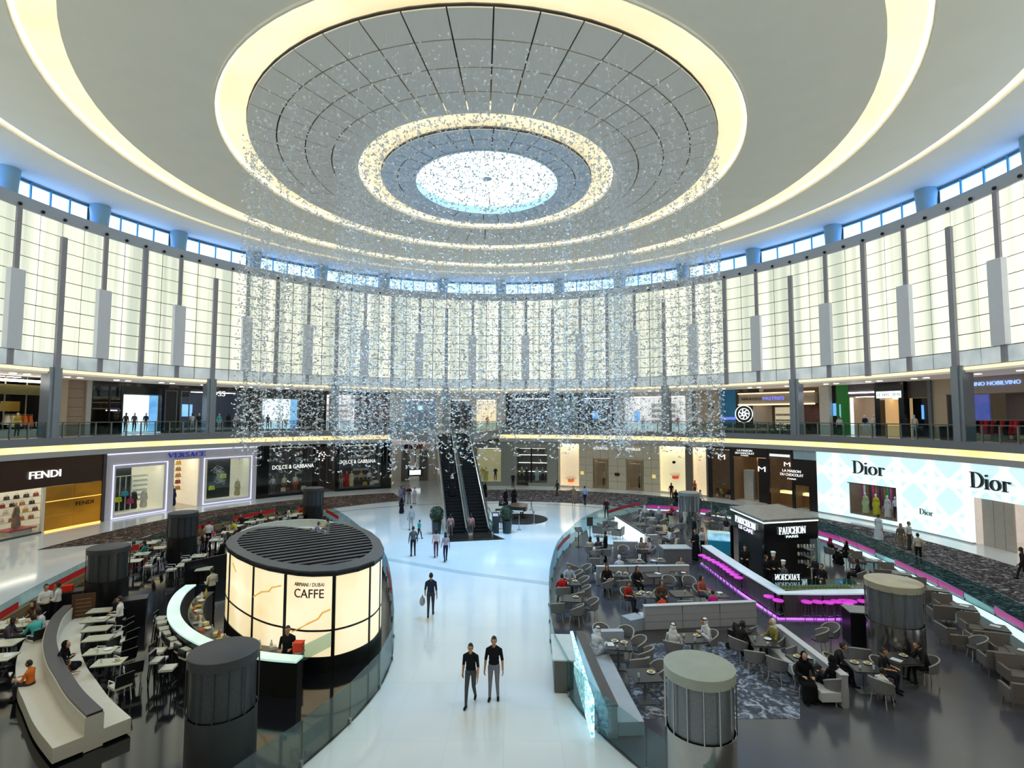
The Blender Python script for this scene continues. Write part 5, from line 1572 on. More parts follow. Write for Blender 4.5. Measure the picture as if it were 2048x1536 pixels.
# blue poster
s = ushop('dark blue poster wall with a glowing round emblem', 44, 'poster_wall')
U(s, 'poster', 42.4, 45.2, 0, H_, mat('deep_blue_poster', '#12405c', 0.4, emit='#1a5a80', es=0.25, color2='#2a7fa0', scale=1.2, noise=0.5))
U(s, 'poster', 42.5, 45.1, 1.35, 1.65, glow('electric_blue', '#2a4fd8', 0.9), UR - 0.03, UR)
U(s, 'dark_wall', 45.2, 49.0, 0, H_, M_UB)
mb = MB(); c0 = np.array(POL(46.6, UR - 0.12, UF + 2.0))
ax = np.array([math.cos(math.radians(46.6)), -math.sin(math.radians(46.6)), 0])
for r in (0.95, 0.6):
    mb.tube([tuple(c0 + ax * r * math.cos(t) + np.array([0, 0, r * math.sin(t)])) for t in np.linspace(0, 2 * PI, 25)], 0.05, 5)
for k in range(7):
    t = k * 0.9
    mb.tube([tuple(c0 + ax * 0.55 * math.cos(t) + np.array([0, 0, 0.55 * math.sin(t)])), tuple(c0 + ax * 0.2 * math.cos(t + 2) + np.array([0, 0, 0.2 * math.sin(t + 2)]))], 0.06, 5)
mb.build('round_emblem', glow('white_emblem', '#e4f0f6', 1.0), s)
# cafe with canopy
s = ushop('gallery cafe under a curved wooden canopy with light lines', 53, 'gallery_cafe')
M_CANOPY = mat('pale_wood_canopy', '#b8aa98', 0.5)
M_WARML = glow('orange_light_line', '#ffd9a0', 1.6)
U(s, 'canopy', 46.5, 58.6, 3.05, 4.15, M_CANOPY, UR - 1.2, UR + 1.5)
U(s, 'light_line', 46.4, 58.7, 4.15, 4.25, M_WARML, UR - 1.3, UR - 1.1); U(s, 'light_line', 46.4, 58.7, 2.92, 3.05, M_WARML, UR - 1.3, UR - 1.1)
sign(text_mesh('KINA & COCO', 2.1, 0.26), s, 48.7, UR - 1.27, UF + 3.62, mat('dark_letters', '#2a2a30', 0.5))
sign(text_mesh('PASTRIES', 2.2, 0.34), s, 52.3, UR - 1.27, UF + 3.62, glow('blue_letters', '#4a5ae0', 1.2))
mb = MB(); mb.lathe([(0.95, 0), (0.95, 3.0)], 28, POL(49.4, UR + 0.3, UF)); mb.build('round_pillar', mat('lattice_pillar', '#a79c92', 0.5, color2='#cfc6bc', scale=9, noise=0.4), s, True)
U(s, 'display_case', 51.2, 54.0, 0, 2.7, mat('pale_display', '#cfc6ae', 0.5, emit='#fff2cc', es=0.3), UR + 0.6, UR + 0.8)
for z in (0.6, 1.2, 1.8):
    U(s, 'goods', 51.4, 53.8, z, z + 0.22, MATS['mixed_goods'], UR + 0.4, UR + 0.6, 8)
U(s, 'mural', 54.4, 58.9, 0, 3.0, mat('red_brown_mural', '#4a3230', 0.5, color2='#9a6a64', scale=1.3, noise=0.5), UR + 0.9, UR + 1.0)
U(s, 'counter', 54.6, 58.8, 0, 1.0, M_CHOC, UR - 0.2, UR + 0.5)
U(s, 'back_wall', 48.8, 59.2, 0, H_, mat('taupe_wall', '#8d8178', 0.6), UR + 1.6, UR + 1.7)
# plants along the cafe edge
M_LEAF = mat('dark_green_leaf', '#3c4a34', 0.6, color2='#6a7a5a', scale=8, noise=0.4); M_TROUGH = mat('grey_trough', '#6d7074', 0.5)
for k in range(9):
    a = 45.6 + k * 1.6
    if 58.3 < a < 60: continue
    t = thing('planter', 'planter trough with a low leafy hedge along the gallery cafe, number %d from the blue poster' % (k + 1), 'planter', POL(a, 34.0, UF), -math.radians(a), 'planters along the gallery cafe')
    t['label'] = 'trough with a low leafy hedge along the gallery cafe rail'
    mb = MB(); mb.box((0, 0, 0.2), (0.85, 0.4, 0.4)); mb.build('trough', M_TROUGH, t, world=False)
    mb = MB()
    for i in range(110):
        c = (random.uniform(-0.42, 0.42), random.uniform(-0.22, 0.22), random.uniform(0.4, 1.0)); u = random.uniform(0, 6.3); l = 0.1
        mb.add([c, (c[0] + l * math.cos(u), c[1] + l * math.sin(u), c[2] + 0.05), (c[0] + l * 1.6 * math.cos(u), c[1] + l * 1.6 * math.sin(u), c[2]), (c[0] + l * math.cos(u + 0.6), c[1] + l * math.sin(u + 0.6), c[2] - 0.04)], [(0, 1, 2, 3)])
    mb.build('foliage', M_LEAF, t, world=False)
# green bay, mannequins, portal
s = ushop('shop with a green glass bay, white mannequins and a black portal', 66)
U(s, 'white_pillar', 58.9, 60.3, 0, H_, MATS['white_plaster'], UR - 0.6, UR + 0.2)
M_GREEN = mat('green_glass', '#1f5c28', 0.25, emit='#2a8a34', es=0.15, noise=0.15)
U(s, 'dark_recess', 60.3, 60.9, 0, H_, M_UB); U(s, 'green_panel', 60.9, 62.6, 0, H_, M_GREEN, UR, UR + 0.15)
U(s, 'blue_banner', 60.4, 60.85, 1.8, 3.0, glow('azure_banner', '#3aa0ee', 0.8), UR - 0.05, UR); U(s, 'teal_stripe', 61.3, 61.5, 1.6, 2.9, glow('teal_stripe_light', '#2aa0a4', 0.8), UR - 0.05, UR)
U(s, 'header', 62.6, 66.6, 3.6, H_, mat('grey_brown_header', '#5a524e', 0.4)); U(s, 'header_light', 62.7, 66.5, 3.9, 4.0, M_LAMPC, UR - 0.08, UR)
niche(s, 62.7, 66.6, UF, UF + 3.6, 2.4, mat('taupe_room', '#8d7d6c', 0.5, emit='#ffe2c0', es=0.1), r0=UR + 0.1)
U(s, 'white_post', 62.7, 63.1, 0, 3.5, glow('white_post_light', '#f4f4f0', 0.9), UR + 0.1, UR + 0.2)
for a, c1, c2, lab in ((64.3, '#1f2a4e', '#e8e8ea', 'white mannequin in a navy jacket beside the green glass bay'), (65.5, '#dfe2e6', '#e6e8ea', 'white mannequin in a pale grey suit near the black portal'), (64.9, '#e8e8ea', '#e8e8ea', 'low seated white mannequin between two standing ones')):
    mannequin(POL(a, UR + 0.5, UF), 180 - a, lab, c1, c2, '#f0f0f0', h=1.85 if a != 64.9 else 1.3)
for a0, a1 in ((66.6, 67.3), (69.7, 70.4)):
    U(s, 'portal_post', a0, a1, 0, H_, M_UB, UR - 0.5, UR + 0.2)
U(s, 'portal_head', 66.6, 70.4, 3.95, H_, M_UB, UR - 0.5, UR + 0.2)
U(s, 'sign_box', 66.9, 70.1, 3.35, 3.95, glow('white_sign_box', '#e4f2fa', 1.1), UR - 0.55, UR - 0.4)
sign(text_mesh('LE  NYC  20 N', 1.9, 0.24, 0.02), s, 68.5, UR - 0.57, UF + 3.65, M_BLACK)
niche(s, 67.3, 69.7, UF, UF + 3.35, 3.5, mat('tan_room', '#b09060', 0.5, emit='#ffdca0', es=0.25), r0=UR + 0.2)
for z in (0.5, 1.0, 1.5, 2.0):
    shelf(s, 68.0, 69.5, UF + z, UR + 3.0, MATS['cream_paint']); U(s, 'shoe_row', 68.1, 69.3, z, z + 0.16, MATS['mixed_goods'], UR + 3.05, UR + 3.2, 6)
U(s, 'picture', 67.6, 68.3, 2.1, 2.8, mat('monochrome_picture', '#2a2a2a', 0.5, color2='#e8e8e8', scale=3, noise=0.5), UR + 3.3, UR + 3.4)
U(s, 'dark_bay', 70.4, 73.0, 0, 3.3, M_UB, UR + 0.6, UR + 0.7); U(s, 'dark_header', 70.4, 73.0, 3.3, H_, mat('grey_brown_header', '#5a524e', 0.4))
U(s, 'blue_stripe', 71.5, 71.75, 1.5, 2.7, glow('azure_banner', '#3aa0ee', 0.8), UR + 0.5, UR + 0.58)
mannequin(POL(70.9, UR + 0.2, UF), 110, 'slim white mannequin just right of the black portal', '#e8e8e8', '#dcdcdc', '#f0f0f0', h=1.85)
# beige wall, dark door
s = ushop('beige wall with a dark panelled door beside the column', 75, 'wall_section')
U(s, 'grey_edge', 73.0, 73.4, 0, H_, mat('grey_blue_edge', '#6a747c', 0.4), UR - 0.2, UR + 0.2)
U(s, 'beige_wall', 73.4, 75.0, 0, H_, M_PEACH); U(s, 'beige_wall', 75.0, 77.6, 3.5, H_, M_PEACH)
U(s, 'door_leaf', 75.1, 77.4, 0.02, 3.45, mat('plum_black_door', '#22222c', 0.3), UR + 0.05, UR + 0.12)
# far right shop
s = ushop('beige shop with blue outlined letters, blue posters and red clothes', 86)
U(s, 'header', 77.6, 97, 3.45, H_, mat('pinkish_header', '#b4a49a', 0.5))
M_BLUEL = glow('blue_white_letters', '#7fa4f4', 1.1)
sign(text_mesh('INNO NOBILVINO', 3.5, 0.3, 0.06), s, 80.4, UR - 0.08, UF + 4.2, M_BLUEL)
U(s, 'blue_poster', 77.8, 79.6, 0.9, 3.4, mat('royal_blue_poster', '#2450a8', 0.4, emit='#2a5ac0', es=0.3, color2='#b090c0', scale=0.9, noise=0.5), UR + 0.05, UR + 0.15)
U(s, 'blue_poster', 83.3, 88, 0.9, 3.4, MATS['royal_blue_poster'], UR + 0.05, UR + 0.15)
U(s, 'taupe_curtain', 79.6, 83.3, 0.0, 3.45, mat('taupe_curtain_wood', '#8d7a68', 0.6, noise=0.2, scale=4, stretch=(3, 3, 0.1)), UR + 1.6, UR + 1.7)
U(s, 'low_wall', 77.8, 79.6, 0, 0.9, M_PEACH); U(s, 'low_wall', 83.3, 97, 0, 0.9, M_PEACH); U(s, 'upper_wall', 88, 97, 0.9, 3.45, M_PEACH)
for k, a in enumerate((81.4, 84.6)):
    rack(POL(a, UR - 2.4, UF), -math.radians(a), ['#b3242e', '#15151a', '#c22a34', '#15151a', '#b8202c', '#c8303a', '#15151a'], ['red and black garments on the rail beside the taupe curtain', 'red and black garments on the rail at the frame edge'][k], 2.2, 1.5)
for a, c, lab in ((79.9, '#15151a', 'black robed mannequin beside the blue poster'), (80.9, '#17171c', 'black clad mannequin in front of the red garments')):
    mannequin(POL(a, UR - 3.0, UF), 180 - a, lab, c, c, '#20181a', True, 1.7)
tag(MB().lathe([(0.001, 0), (0.38, 0), (0.42, 0.95), (0.40, 1.0), (0.001, 1.0)], 20, POL(78.6, UR - 3.2, UF)).build('waste_bin', M_BLACK), 'round black bin beside the gallery column', 'bin')

# ================================================================== GALLERY RAILING
rail = thing('railing', 'glass balustrade with steel posts and handrail along the gallery edge', 'railing', (0, 0, 0))
M_STEEL = mat('brushed_steel', '#8f9499', 0.3, metal=0.75); M_RGL = glass('rail_glass', '#d3e6ea', 0.10)
def rail_run(a0, a1):
    n = max(1, int((a1 - a0) / 2.05))
    for k in range(n):
        b0, b1 = a0 + (a1 - a0) * k / n, a0 + (a1 - a0) * (k + 1) / n
        mb = MB(); mb.pbox(b0 + 0.12, b1 - 0.12, 32.98, 33.0, UF + 0.08, UF + 1.0, 2); mb.build('glass_panel', M_RGL, rail)
        mb = MB(); mb.pbox(b0 - 0.07, b0 + 0.07, 32.95, 33.06, UF, UF + 1.1, 1); mb.build('post', M_STEEL, rail)
    mb = MB(); mb.tube([POL(a0 + (a1 - a0) * i / (4 * n), 33.0, UF + 1.13) for i in range(4 * n + 1)], 0.045, 6); mb.build('handrail', mat('bronze_handrail', '#6f6a64', 0.35, metal=0.5), rail)
rail_run(-96, -22.9); rail_run(0.4, 96)
# ================================================================== ESCALATORS AND BRIDGE
M_STEELB = mat('bright_steel', '#b9bdc0', 0.22, metal=0.85); M_STEP = mat('black_step', '#16171a', 0.45, metal=0.4); M_EGL = glass('escalator_glass', '#c9dcd8', 0.14)
esc = thing('escalator', 'twin escalator with black steps and steel sides rising to the upper bridge', 'escalator', (-1.25, 5.3, 0), 0.213)
def yz(mb, poly, x0, x1, mi=0):
    n = len(poly)
    vs = [(x0, p[0], p[1]) for p in poly] + [(x1, p[0], p[1]) for p in poly]
    fs = [(i, (i + 1) % n, n + (i + 1) % n, n + i) for i in range(n)] + [tuple(range(n - 1, -1, -1)), tuple(range(n, 2 * n))]
    return mb.add(vs, fs, mi)
Y0, Y1, Z1 = 1.2, 13.05, 6.86
def side(x0, x1, name):
    mb = MB(); yz(mb, [(-0.3, 0), (Y0 + 1.2, 0), (Y1 + 1.0, Z1 - 1.0), (Y1 + 1.4, Z1 - 0.9), (Y1 + 1.4, Z1 + 0.3), (Y1, Z1 + 0.3), (Y0, 0.3), (-0.3, 0.3)], x0, x1)
    return mb.build(name, M_STEELB, esc, world=False)
for x in (-1.62, 1.5): side(x, x + 0.12, 'side_panel')
side(-0.16, 0.16, 'centre_panel')
mb = MB(); yz(mb, [(Y0 + 1.0, 0.0), (Y1 + 1.2, Z1 - 0.75), (Y1 + 1.2, Z1 - 0.6), (Y0 + 0.8, 0.06)], -1.55, 1.55); mb.build('underside', mat('grey_truss', '#5f6468', 0.5, metal=0.5), esc, world=False)
step_me = MB().box((0, 0.17, -0.12), (1.26, 0.36, 0.24)).mesh('step'); step_me.materials.append(M_STEP)
nst = 35
for fx in (-0.83, 0.83):
    for k in range(nst):
        inst('step', step_me, esc, (fx, Y0 + (Y1 - Y0) * k / nst, Z1 * (k + 1) / nst))
    mb = MB(); mb.box((fx, 0.45, 0.02), (1.3, 1.6, 0.05)); mb.build('comb_plate', mat('dark_comb_plate', '#2e2a28', 0.35, metal=0.6), esc, world=False)
    mb = MB(); mb.box((fx, Y1 + 0.8, Z1 + 0.0), (1.3, 1.4, 0.05)); mb.build('comb_plate', MATS['dark_comb_plate'], esc, world=False)
for x in (-1.56, -0.1, 0.1, 1.56):
    mb = MB(); yz(mb, [(-0.2, 0.3), (Y0, 0.3), (Y1, Z1 + 0.3), (Y1 + 1.3, Z1 + 0.3), (Y1 + 1.3, Z1 + 0.95), (Y1, Z1 + 0.95), (Y0, 0.95), (-0.2, 0.95)], x - 0.01, x + 0.01); mb.build('glass_side', M_EGL, esc, world=False)
    mb = MB(); mb.tube([(x, -0.1, 0.32), (x, -0.42, 0.55), (x, -0.4, 0.85), (x, -0.1, 0.98), (x, Y0, 0.98), (x, Y1, Z1 + 0.98), (x, Y1 + 1.3, Z1 + 0.98)], 0.05, 6); mb.build('handrail', mat('dark_handrail', '#33363a', 0.4), esc, world=False)
    mb = MB(); mb.tube([(x, -0.2, 0.34), (x, Y0, 0.36), (x, Y1, Z1 + 0.36), (x, Y1 + 1.3, Z1 + 0.36)], 0.075, 5); mb.build('steel_rail', M_STEELB, esc, world=False)
mb = MB(); mb.add([(-2.0, -1.2, 0.02), (2.3, -1.2, 0.02), (1.7, 0.6, 0.02), (-1.7, 0.6, 0.02)], [(0, 1, 2, 3)]); mb.build('floor_plate', mat('dark_floor_plate', '#2a2523', 0.3, metal=0.4), esc, world=False)
# bridge from the escalator head to the gallery
ca, sa = math.cos(0.213), math.sin(0.213)
def E2W(x, y): return (-1.25 + x * ca - y * sa, 5.3 + x * sa + y * ca)
bl, br_ = E2W(-2.0, Y1 + 1.2), E2W(2.0, Y1 + 1.2)
arc_pts = [POL(a, 33.0)[:2] for a in np.linspace(0.28, -22.77, 8)]
poly = [bl, br_] + arc_pts
br = thing('floor_bridge', None, None, kind='structure'); br['label'] = 'upper bridge that joins the escalators to the gallery'
mb = MB(); mb.prism(poly, 6.3, 6.85); mb.build('deck', M_UFLOOR, br)
mb = MB(); mb.prism(poly, 5.9, 6.3); mb.build('underside', mat('bridge_soffit', '#a9b0b8', 0.5), br)
mb = MB(); mb.ribbon([arc_pts[-1], bl], 0.12, 5.9, 6.9); mb.build('edge', M_FASCIA, br)
mb = MB(); mb.ribbon([br_, arc_pts[0]], 0.12, 5.9, 6.9); mb.build('edge', M_FASCIA, br)
for A, B in ((arc_pts[-1], bl), (br_, arc_pts[0])):
    pts = walk([A, B], 2.0)
    for p, q in zip(pts[:-1], pts[1:]):
        mb = MB(); mb.ribbon([p, q], 0.03, 6.95, 7.85); mb.build('glass_panel', M_RGL, br)
    mb = MB(); mb.tube([(*A, 7.95), (*B, 7.95)], 0.045, 6); mb.build('handrail', MATS['bronze_handrail'], br)

# ================================================================== MIDDLE OF THE HALL
def topiary(px, py, label):
    x, y = G(px, py)
    t = thing('topiary', label, 'potted plant', (x, y, 0))
    mb = MB(); mb.lathe([(0.001, 0), (0.3, 0), (0.36, 0.9), (0.32, 0.92), (0.001, 0.9)], 16); mb.build('pot', mat('dark_teal_pot', '#26363a', 0.4), t, True, world=False)
    mb = MB()
    for i in range(500):
        u, v = random.uniform(0, 2 * PI), random.uniform(-1, 1); w = math.sqrt(1 - v * v)
        c = (0.42 * w * math.cos(u), 0.42 * w * math.sin(u), 1.42 + 0.55 * v); l = 0.09; q = random.uniform(0, 6.3)
        mb.add([c, (c[0] + l * math.cos(q), c[1] + l * math.sin(q), c[2] + 0.04), (c[0] + 1.5 * l * math.cos(q + 0.3), c[1] + 1.5 * l * math.sin(q + 0.3), c[2] + 0.01), (c[0] + l * math.cos(q + 0.6), c[1] + l * math.sin(q + 0.6), c[2] - 0.04)], [(0, 1, 2, 3)])
    mb.ell((0, 0, 1.42), (0.4, 0.4, 0.53), 12, 8)
    mb.build('foliage', mat('deep_green_foliage', '#1f2e22', 0.6, color2='#36503a', scale=9, noise=0.4), t, world=False)
topiary(873, 1068, 'clipped oval topiary in a dark pot left of the escalators')
topiary(1014, 1066, 'clipped topiary in a dark pot between the escalators and the piano')
x, y = G(991, 1066)
t = thing('sign_pedestal', 'tall dark teal information pedestal at the foot of the escalators', 'pedestal', (x, y, 0))
mb = MB(); mb.box((0, 0, 0.75), (0.5, 0.35, 1.5)); mb.build('body', MATS['dark_teal_pot'], t, world=False)
mb = MB(); mb.box((0, -0.18, 1.35), (0.38, 0.02, 0.2)); mb.build('notice', glow('blue_notice', '#8aa0d8', 0.5), t, world=False)
# piano on a dark round mat
px_, py_ = G(1040, 1038)
o = MB().lathe([(0.001, 0), (2.3, 0), (2.3, 0.03), (0.001, 0.03)], 40, (px_, py_, 0)).build('round_mat', mat('black_mat', '#17171b', 0.8)); tag(o, 'round black mat under the piano', 'mat')
t = thing('grand_piano', 'dark brown grand piano standing on a round black mat', 'piano', (px_ - 0.2, py_ + 0.5, 0.03), -0.3)
out = smooth_line([(-0.75, -0.7), (0.75, -0.7), (0.78, 0.3), (0.6, 0.9), (0.25, 1.2), (-0.3, 1.3), (-0.72, 1.0), (-0.75, 0.2)], 5, True)
M_PIANO = mat('brown_black_lacquer', '#2a211e', 0.2)
mb = MB(); mb.prism(out, 0.65, 0.98); mb.build('case', M_PIANO, t, world=False)
mb = MB(); mb.prism([(p[0] * 1.02, p[1] * 1.02) for p in out], 0.98, 1.02); mb.build('lid', mat('brown_lid', '#4a3b34', 0.18), t, world=False)
mb = MB(); mb.box((0, -0.82, 0.7), (1.4, 0.28, 0.06)); k_ = mb.build('keyboard', M_WHITEHAT, t, world=False)
for lx, ly in ((-0.6, -0.5), (0.6, -0.5), (0, 1.0)):
    mb = MB(); mb.tube([(lx, ly, 0), (lx, ly, 0.66)], [0.05, 0.08], 8); mb.build('leg', M_PIANO, t, world=False)
sx, sy = G(1000, 1030)
t = thing('piano_bench', 'black bench at the piano', 'bench', (sx, sy, 0.0))
mb = MB(); mb.box((0, 0, 0.46), (0.8, 0.4, 0.1)); mb.build('seat', M_BLACK, t, world=False)
for lx in (-0.35, 0.35):
    for ly in (-0.15, 0.15):
        mb = MB(); mb.tube([(lx, ly, 0), (lx, ly, 0.42)], 0.025, 6); mb.build('leg', M_BLACK, t, world=False)
posts = [G(*p) for p in ((972, 1018), (978, 1040), (1002, 1058), (1038, 1060), (1068, 1048), (1062, 1020))]
PL = ['behind the escalator', 'beside the teal pedestal', 'in front of the piano bench', 'in front of the round mat', 'right of the round mat', 'behind the piano tail']
for i, p in enumerate(posts):
    t = thing('rope_stanchion', 'steel rope stanchion ' + PL[i], 'stanchion', (*p, 0), 0, 'stanchions around the piano')
    mb = MB(); mb.lathe([(0.001, 0), (0.17, 0), (0.16, 0.04), (0.03, 0.06), (0.025, 0.95), (0.05, 0.97), (0.04, 1.03), (0.001, 1.05)], 12); mb.build('pole', M_STEELB, t, True, world=False)
for i, (p, q) in enumerate(zip(posts[:-1], posts[1:])):
    pts = [(p[0] + (q[0] - p[0]) * u, p[1] + (q[1] - p[1]) * u, 0.92 - 0.35 * math.sin(PI * u)) for u in np.linspace(0, 1, 9)]
    tag(MB().tube(pts, 0.025, 5).build('barrier_rope', mat('black_rope', '#15151a', 0.8)), 'black rope hung ' + ['from the post behind the escalator', 'beside the teal pedestal', 'in front of the piano bench', 'between mat front and mat right', 'at the piano tail'][i], 'rope', 'ropes around the piano')
# ================================================================== CAFE FURNITURE
def glass_edge(name, label, pts, zb, zt, band_m, band_where, m=None, step=1.9, bz=(0.45, 0.72)):
    t = thing(name, label, 'balustrade', (*pts[0], 0))
    q = walk(pts, step)
    for i, (a, b) in enumerate(zip(q[:-1], q[1:])):
        mb = MB(); ux, uy = b[0] - a[0], b[1] - a[1]; l = math.hypot(ux, uy); ux, uy = ux / l * 0.02, uy / l * 0.02
        mb.ribbon([(a[0] + ux, a[1] + uy), (b[0] - ux, b[1] - uy)], 0.025, zb, zt); mb.build('glass_panel', m or M_CGL, t)
        if band_where(i):
            mb = MB(); mb.ribbon([(a[0] + ux, a[1] + uy), (b[0] - ux, b[1] - uy)], 0.035, *bz); mb.build('colour_band', band_m, t)
        mb = MB(); mb.box((a[0], a[1], zb + 0.06), (0.08, 0.08, 0.12)); mb.build('clamp', M_STEEL, t)
    return t
M_CGL = glass('cafe_glass', '#d6e6e6', 0.12)
M_RED = mat('red_band', '#b01f24', 0.4, emit='#c02020', es=0.1); M_MAG = mat('magenta_band', '#a8287a', 0.35, emit='#b0288a', es=0.25)

def leg4(t, w, d, h, r, m, splay=0.0):
    for sx in (-1, 1):
        for sy in (-1, 1):
            mb = MB(); mb.tube([(sx * (w + splay), sy * (d + splay), 0), (sx * w, sy * d, h)], r, 5); mb.build('leg', m, t, world=False)

PROTO = {}
FOOT = []          # footprints of the furniture: x, y, radius, object
RAD = dict(cafe_chair=0.3, cafe_table=0.42, bar_stool=0.24, tub_chair=0.34, dark_table=0.5, armchair=0.42, pink_stool=0.2)
def room_for(kind, loc, sc, tries=8):
    """shift a piece clear of its neighbours; None when there is no room"""
    r = RAD[kind] * (sc[0] if sc else 1)
    x, y = loc[0], loc[1]
    for _ in range(tries):
        hit = False
        for fx, fy, fr, _o in FOOT:
            dx, dy = x - fx, y - fy; d = math.hypot(dx, dy); need = r + fr
            if d < need - 0.01:
                if d < 1e-3: dx, d = 1e-3, 1e-3
                x += dx / d * (need - d + 0.01); y += dy / d * (need - d + 0.01); hit = True
        if not hit:
            break
    if hit and math.hypot(x - loc[0], y - loc[1]) > 0.45:
        return None
    return (x, y, loc[2])
def place(kind, maker, loc, rz, label, group, sc=None, force=False):
    if not force:
        l2 = room_for(kind, loc, sc)
        if l2 is None and kind in PROTO and kind not in ('cafe_table', 'dark_table'):
            return None
        loc = l2 or loc
    loc = (loc[0], loc[1], 0.03)
    if kind not in PROTO:
        t = maker(); PROTO[kind] = t
        t.location = loc; t.rotation_euler = (0, 0, rz); t['label'] = label
        if group: t['group'] = group
    else:
        t = dup(PROTO[kind], loc, rz, label, group)
        if not group and 'group' in t: del t['group']
    t.scale = sc or (1, 1, 1)
    FOOT.append((loc[0], loc[1], RAD[kind] * (sc[0] if sc else 1), t))
    return t

M_BLK = mat('black_lacquer', '#141417', 0.3); M_IVORY = mat('ivory_upholstery', '#cfcbbd', 0.6, noise=0.05, scale=8); M_WLEG = mat('white_leg', '#c9ccd0', 0.35)
def mk_cafe_chair():
    t = thing('cafe_chair', 'x', 'chair')
    mb = MB(); mb.box((0, 0, 0.45), (0.46, 0.44, 0.07)); mb.build('seat', M_IVORY, t, world=False)
    mb = MB(); mb.add([(-0.23, -0.2, 0.5), (0.23, -0.2, 0.5), (0.25, -0.27, 0.86), (-0.25, -0.27, 0.86), (-0.23, -0.25, 0.5), (0.23, -0.25, 0.5), (0.25, -0.32, 0.86), (-0.25, -0.32, 0.86)], [(0, 1, 2, 3), (7, 6, 5, 4), (0, 4, 5, 1), (1, 5, 6, 2), (2, 6, 7, 3), (3, 7, 4, 0)]); mb.build('backrest', M_BLK, t, world=False)
    leg4(t, 0.19, 0.18, 0.43, 0.018, M_WLEG, 0.03)
    for sx in (-1, 1):
        mb = MB(); mb.tube([(sx * 0.24, -0.24, 0.68), (sx * 0.25, 0.1, 0.66), (sx * 0.24, 0.17, 0.45)], 0.018, 5); mb.build('armrest', M_WLEG, t, world=False)
    return t
def mk_cafe_table():
    t = thing('cafe_table', 'x', 'table')
    mb = MB(); mb.box((0, 0, 0.735), (0.72, 0.72, 0.03)); mb.build('table_top', mat('ivory_table_top', '#c3c2ac', 0.25, noise=0.06, scale=5), t, world=False)
    mb = MB(); mb.box((0, 0, 0.71), (0.70, 0.70, 0.025)); mb.build('edge', M_BLK, t, world=False)
    mb = MB(); mb.tube([(0, 0, 0.02), (0, 0, 0.7)], 0.045, 8); mb.build('pedestal', M_BLK, t, world=False)
    mb = MB(); mb.lathe([(0.001, 0), (0.26, 0), (0.24, 0.025), (0.001, 0.03)], 16); mb.build('foot', M_BLK, t, world=False)
    return t
def mk_bar_stool():
    t = thing('bar_stool', 'x', 'stool')
    mb = MB(); mb.box((0, 0, 0.76), (0.4, 0.38, 0.07)); mb.build('seat', M_IVORY, t, world=False)
    mb = MB(); mb.box((0, -0.19, 0.92), (0.42, 0.04, 0.22)); mb.build('backrest', M_BLK, t, world=False)
    leg4(t, 0.16, 0.15, 0.74, 0.018, M_BLK, 0.05)
    mb = MB(); mb.tube([(-0.19, 0.18, 0.3), (0.19, 0.18, 0.3)], 0.014, 5); mb.build('footrest', M_STEEL, t, world=False)
    return t
M_WICK = mat('grey_wicker', '#77767a', 0.6, noise=0.25, scale=30); M_WICKL = mat('pale_chair_frame', '#a8a7a2', 0.5, noise=0.1)
def mk_tub_chair():
    t = thing('tub_chair', 'x', 'chair')
    mb = MB(); mb.lathe([(0.001, 0.40), (0.26, 0.40), (0.28, 0.45), (0.001, 0.47)], 16); mb.build('seat', mat('charcoal_cushion', '#3c3c42', 0.7), t, world=False)
    # curved back shell, open to the front
    vs, fs = [], []
    n = 12
    for i in range(n + 1):
        a = math.radians(200 + 140 * i / n) if False else math.radians(-200 + 220 * i / n)
        u = abs(i / n - 0.5) * 2
        zt = 0.82 - 0.2 * u ** 2
        c, s = math.cos(a), math.sin(a)
        vs += [(0.27 * c, 0.27 * s, 0.43), (0.31 * c, 0.31 * s, zt), (0.33 * c, 0.33 * s, zt), (0.30 * c, 0.30 * s, 0.43)]
    for i in range(n):
        for k in range(4):
            fs.append((4 * i + k, 4 * i + (k + 1) % 4, 4 * i + 4 + (k + 1) % 4, 4 * i + 4 + k))
    mb = MB(); mb.add(vs, fs + [(0, 1, 2, 3), (4 * n + 3, 4 * n + 2, 4 * n + 1, 4 * n)]); b = mb.build('backrest', M_WICK, t, True, world=False)
    pts = []
    for i in range(n + 1):
        a = math.radians(-200 + 220 * i / n); u = abs(i / n - 0.5) * 2
        pts.append((0.32 * math.cos(a), 0.32 * math.sin(a), 0.83 - 0.2 * u ** 2))
    mb = MB(); mb.tube(pts, 0.022, 6); mb.build('rim', M_WICKL, b, world=False)
    leg4(t, 0.17, 0.17, 0.41, 0.016, M_WICKL, 0.05)
    return t
M_DTOP = mat('dark_slate_top', '#2b2c30', 0.25)
def mk_dark_table():
    t = thing('cafe_table', 'x', 'table')
    mb = MB(); mb.box((0, 0, 0.735), (0.85, 0.85, 0.035)); mb.build('table_top', M_DTOP, t, world=False)
    mb = MB(); mb.box((0, 0, 0.71), (0.88, 0.88, 0.02)); mb.build('edge', mat('steel_edge', '#85888c', 0.3, metal=0.7), t, world=False)
    mb = MB(); mb.tube([(0, 0, 0.02), (0, 0, 0.7)], 0.05, 8); mb.build('pedestal', M_STEEL, t, world=False)
    mb = MB(); mb.box((0, 0, 0.015), (0.5, 0.5, 0.03)); mb.build('foot', M_STEEL, t, world=False)
    return t
M_ARM = mat('warm_grey_fabric', '#6d6763', 0.8, noise=0.08, scale=20)
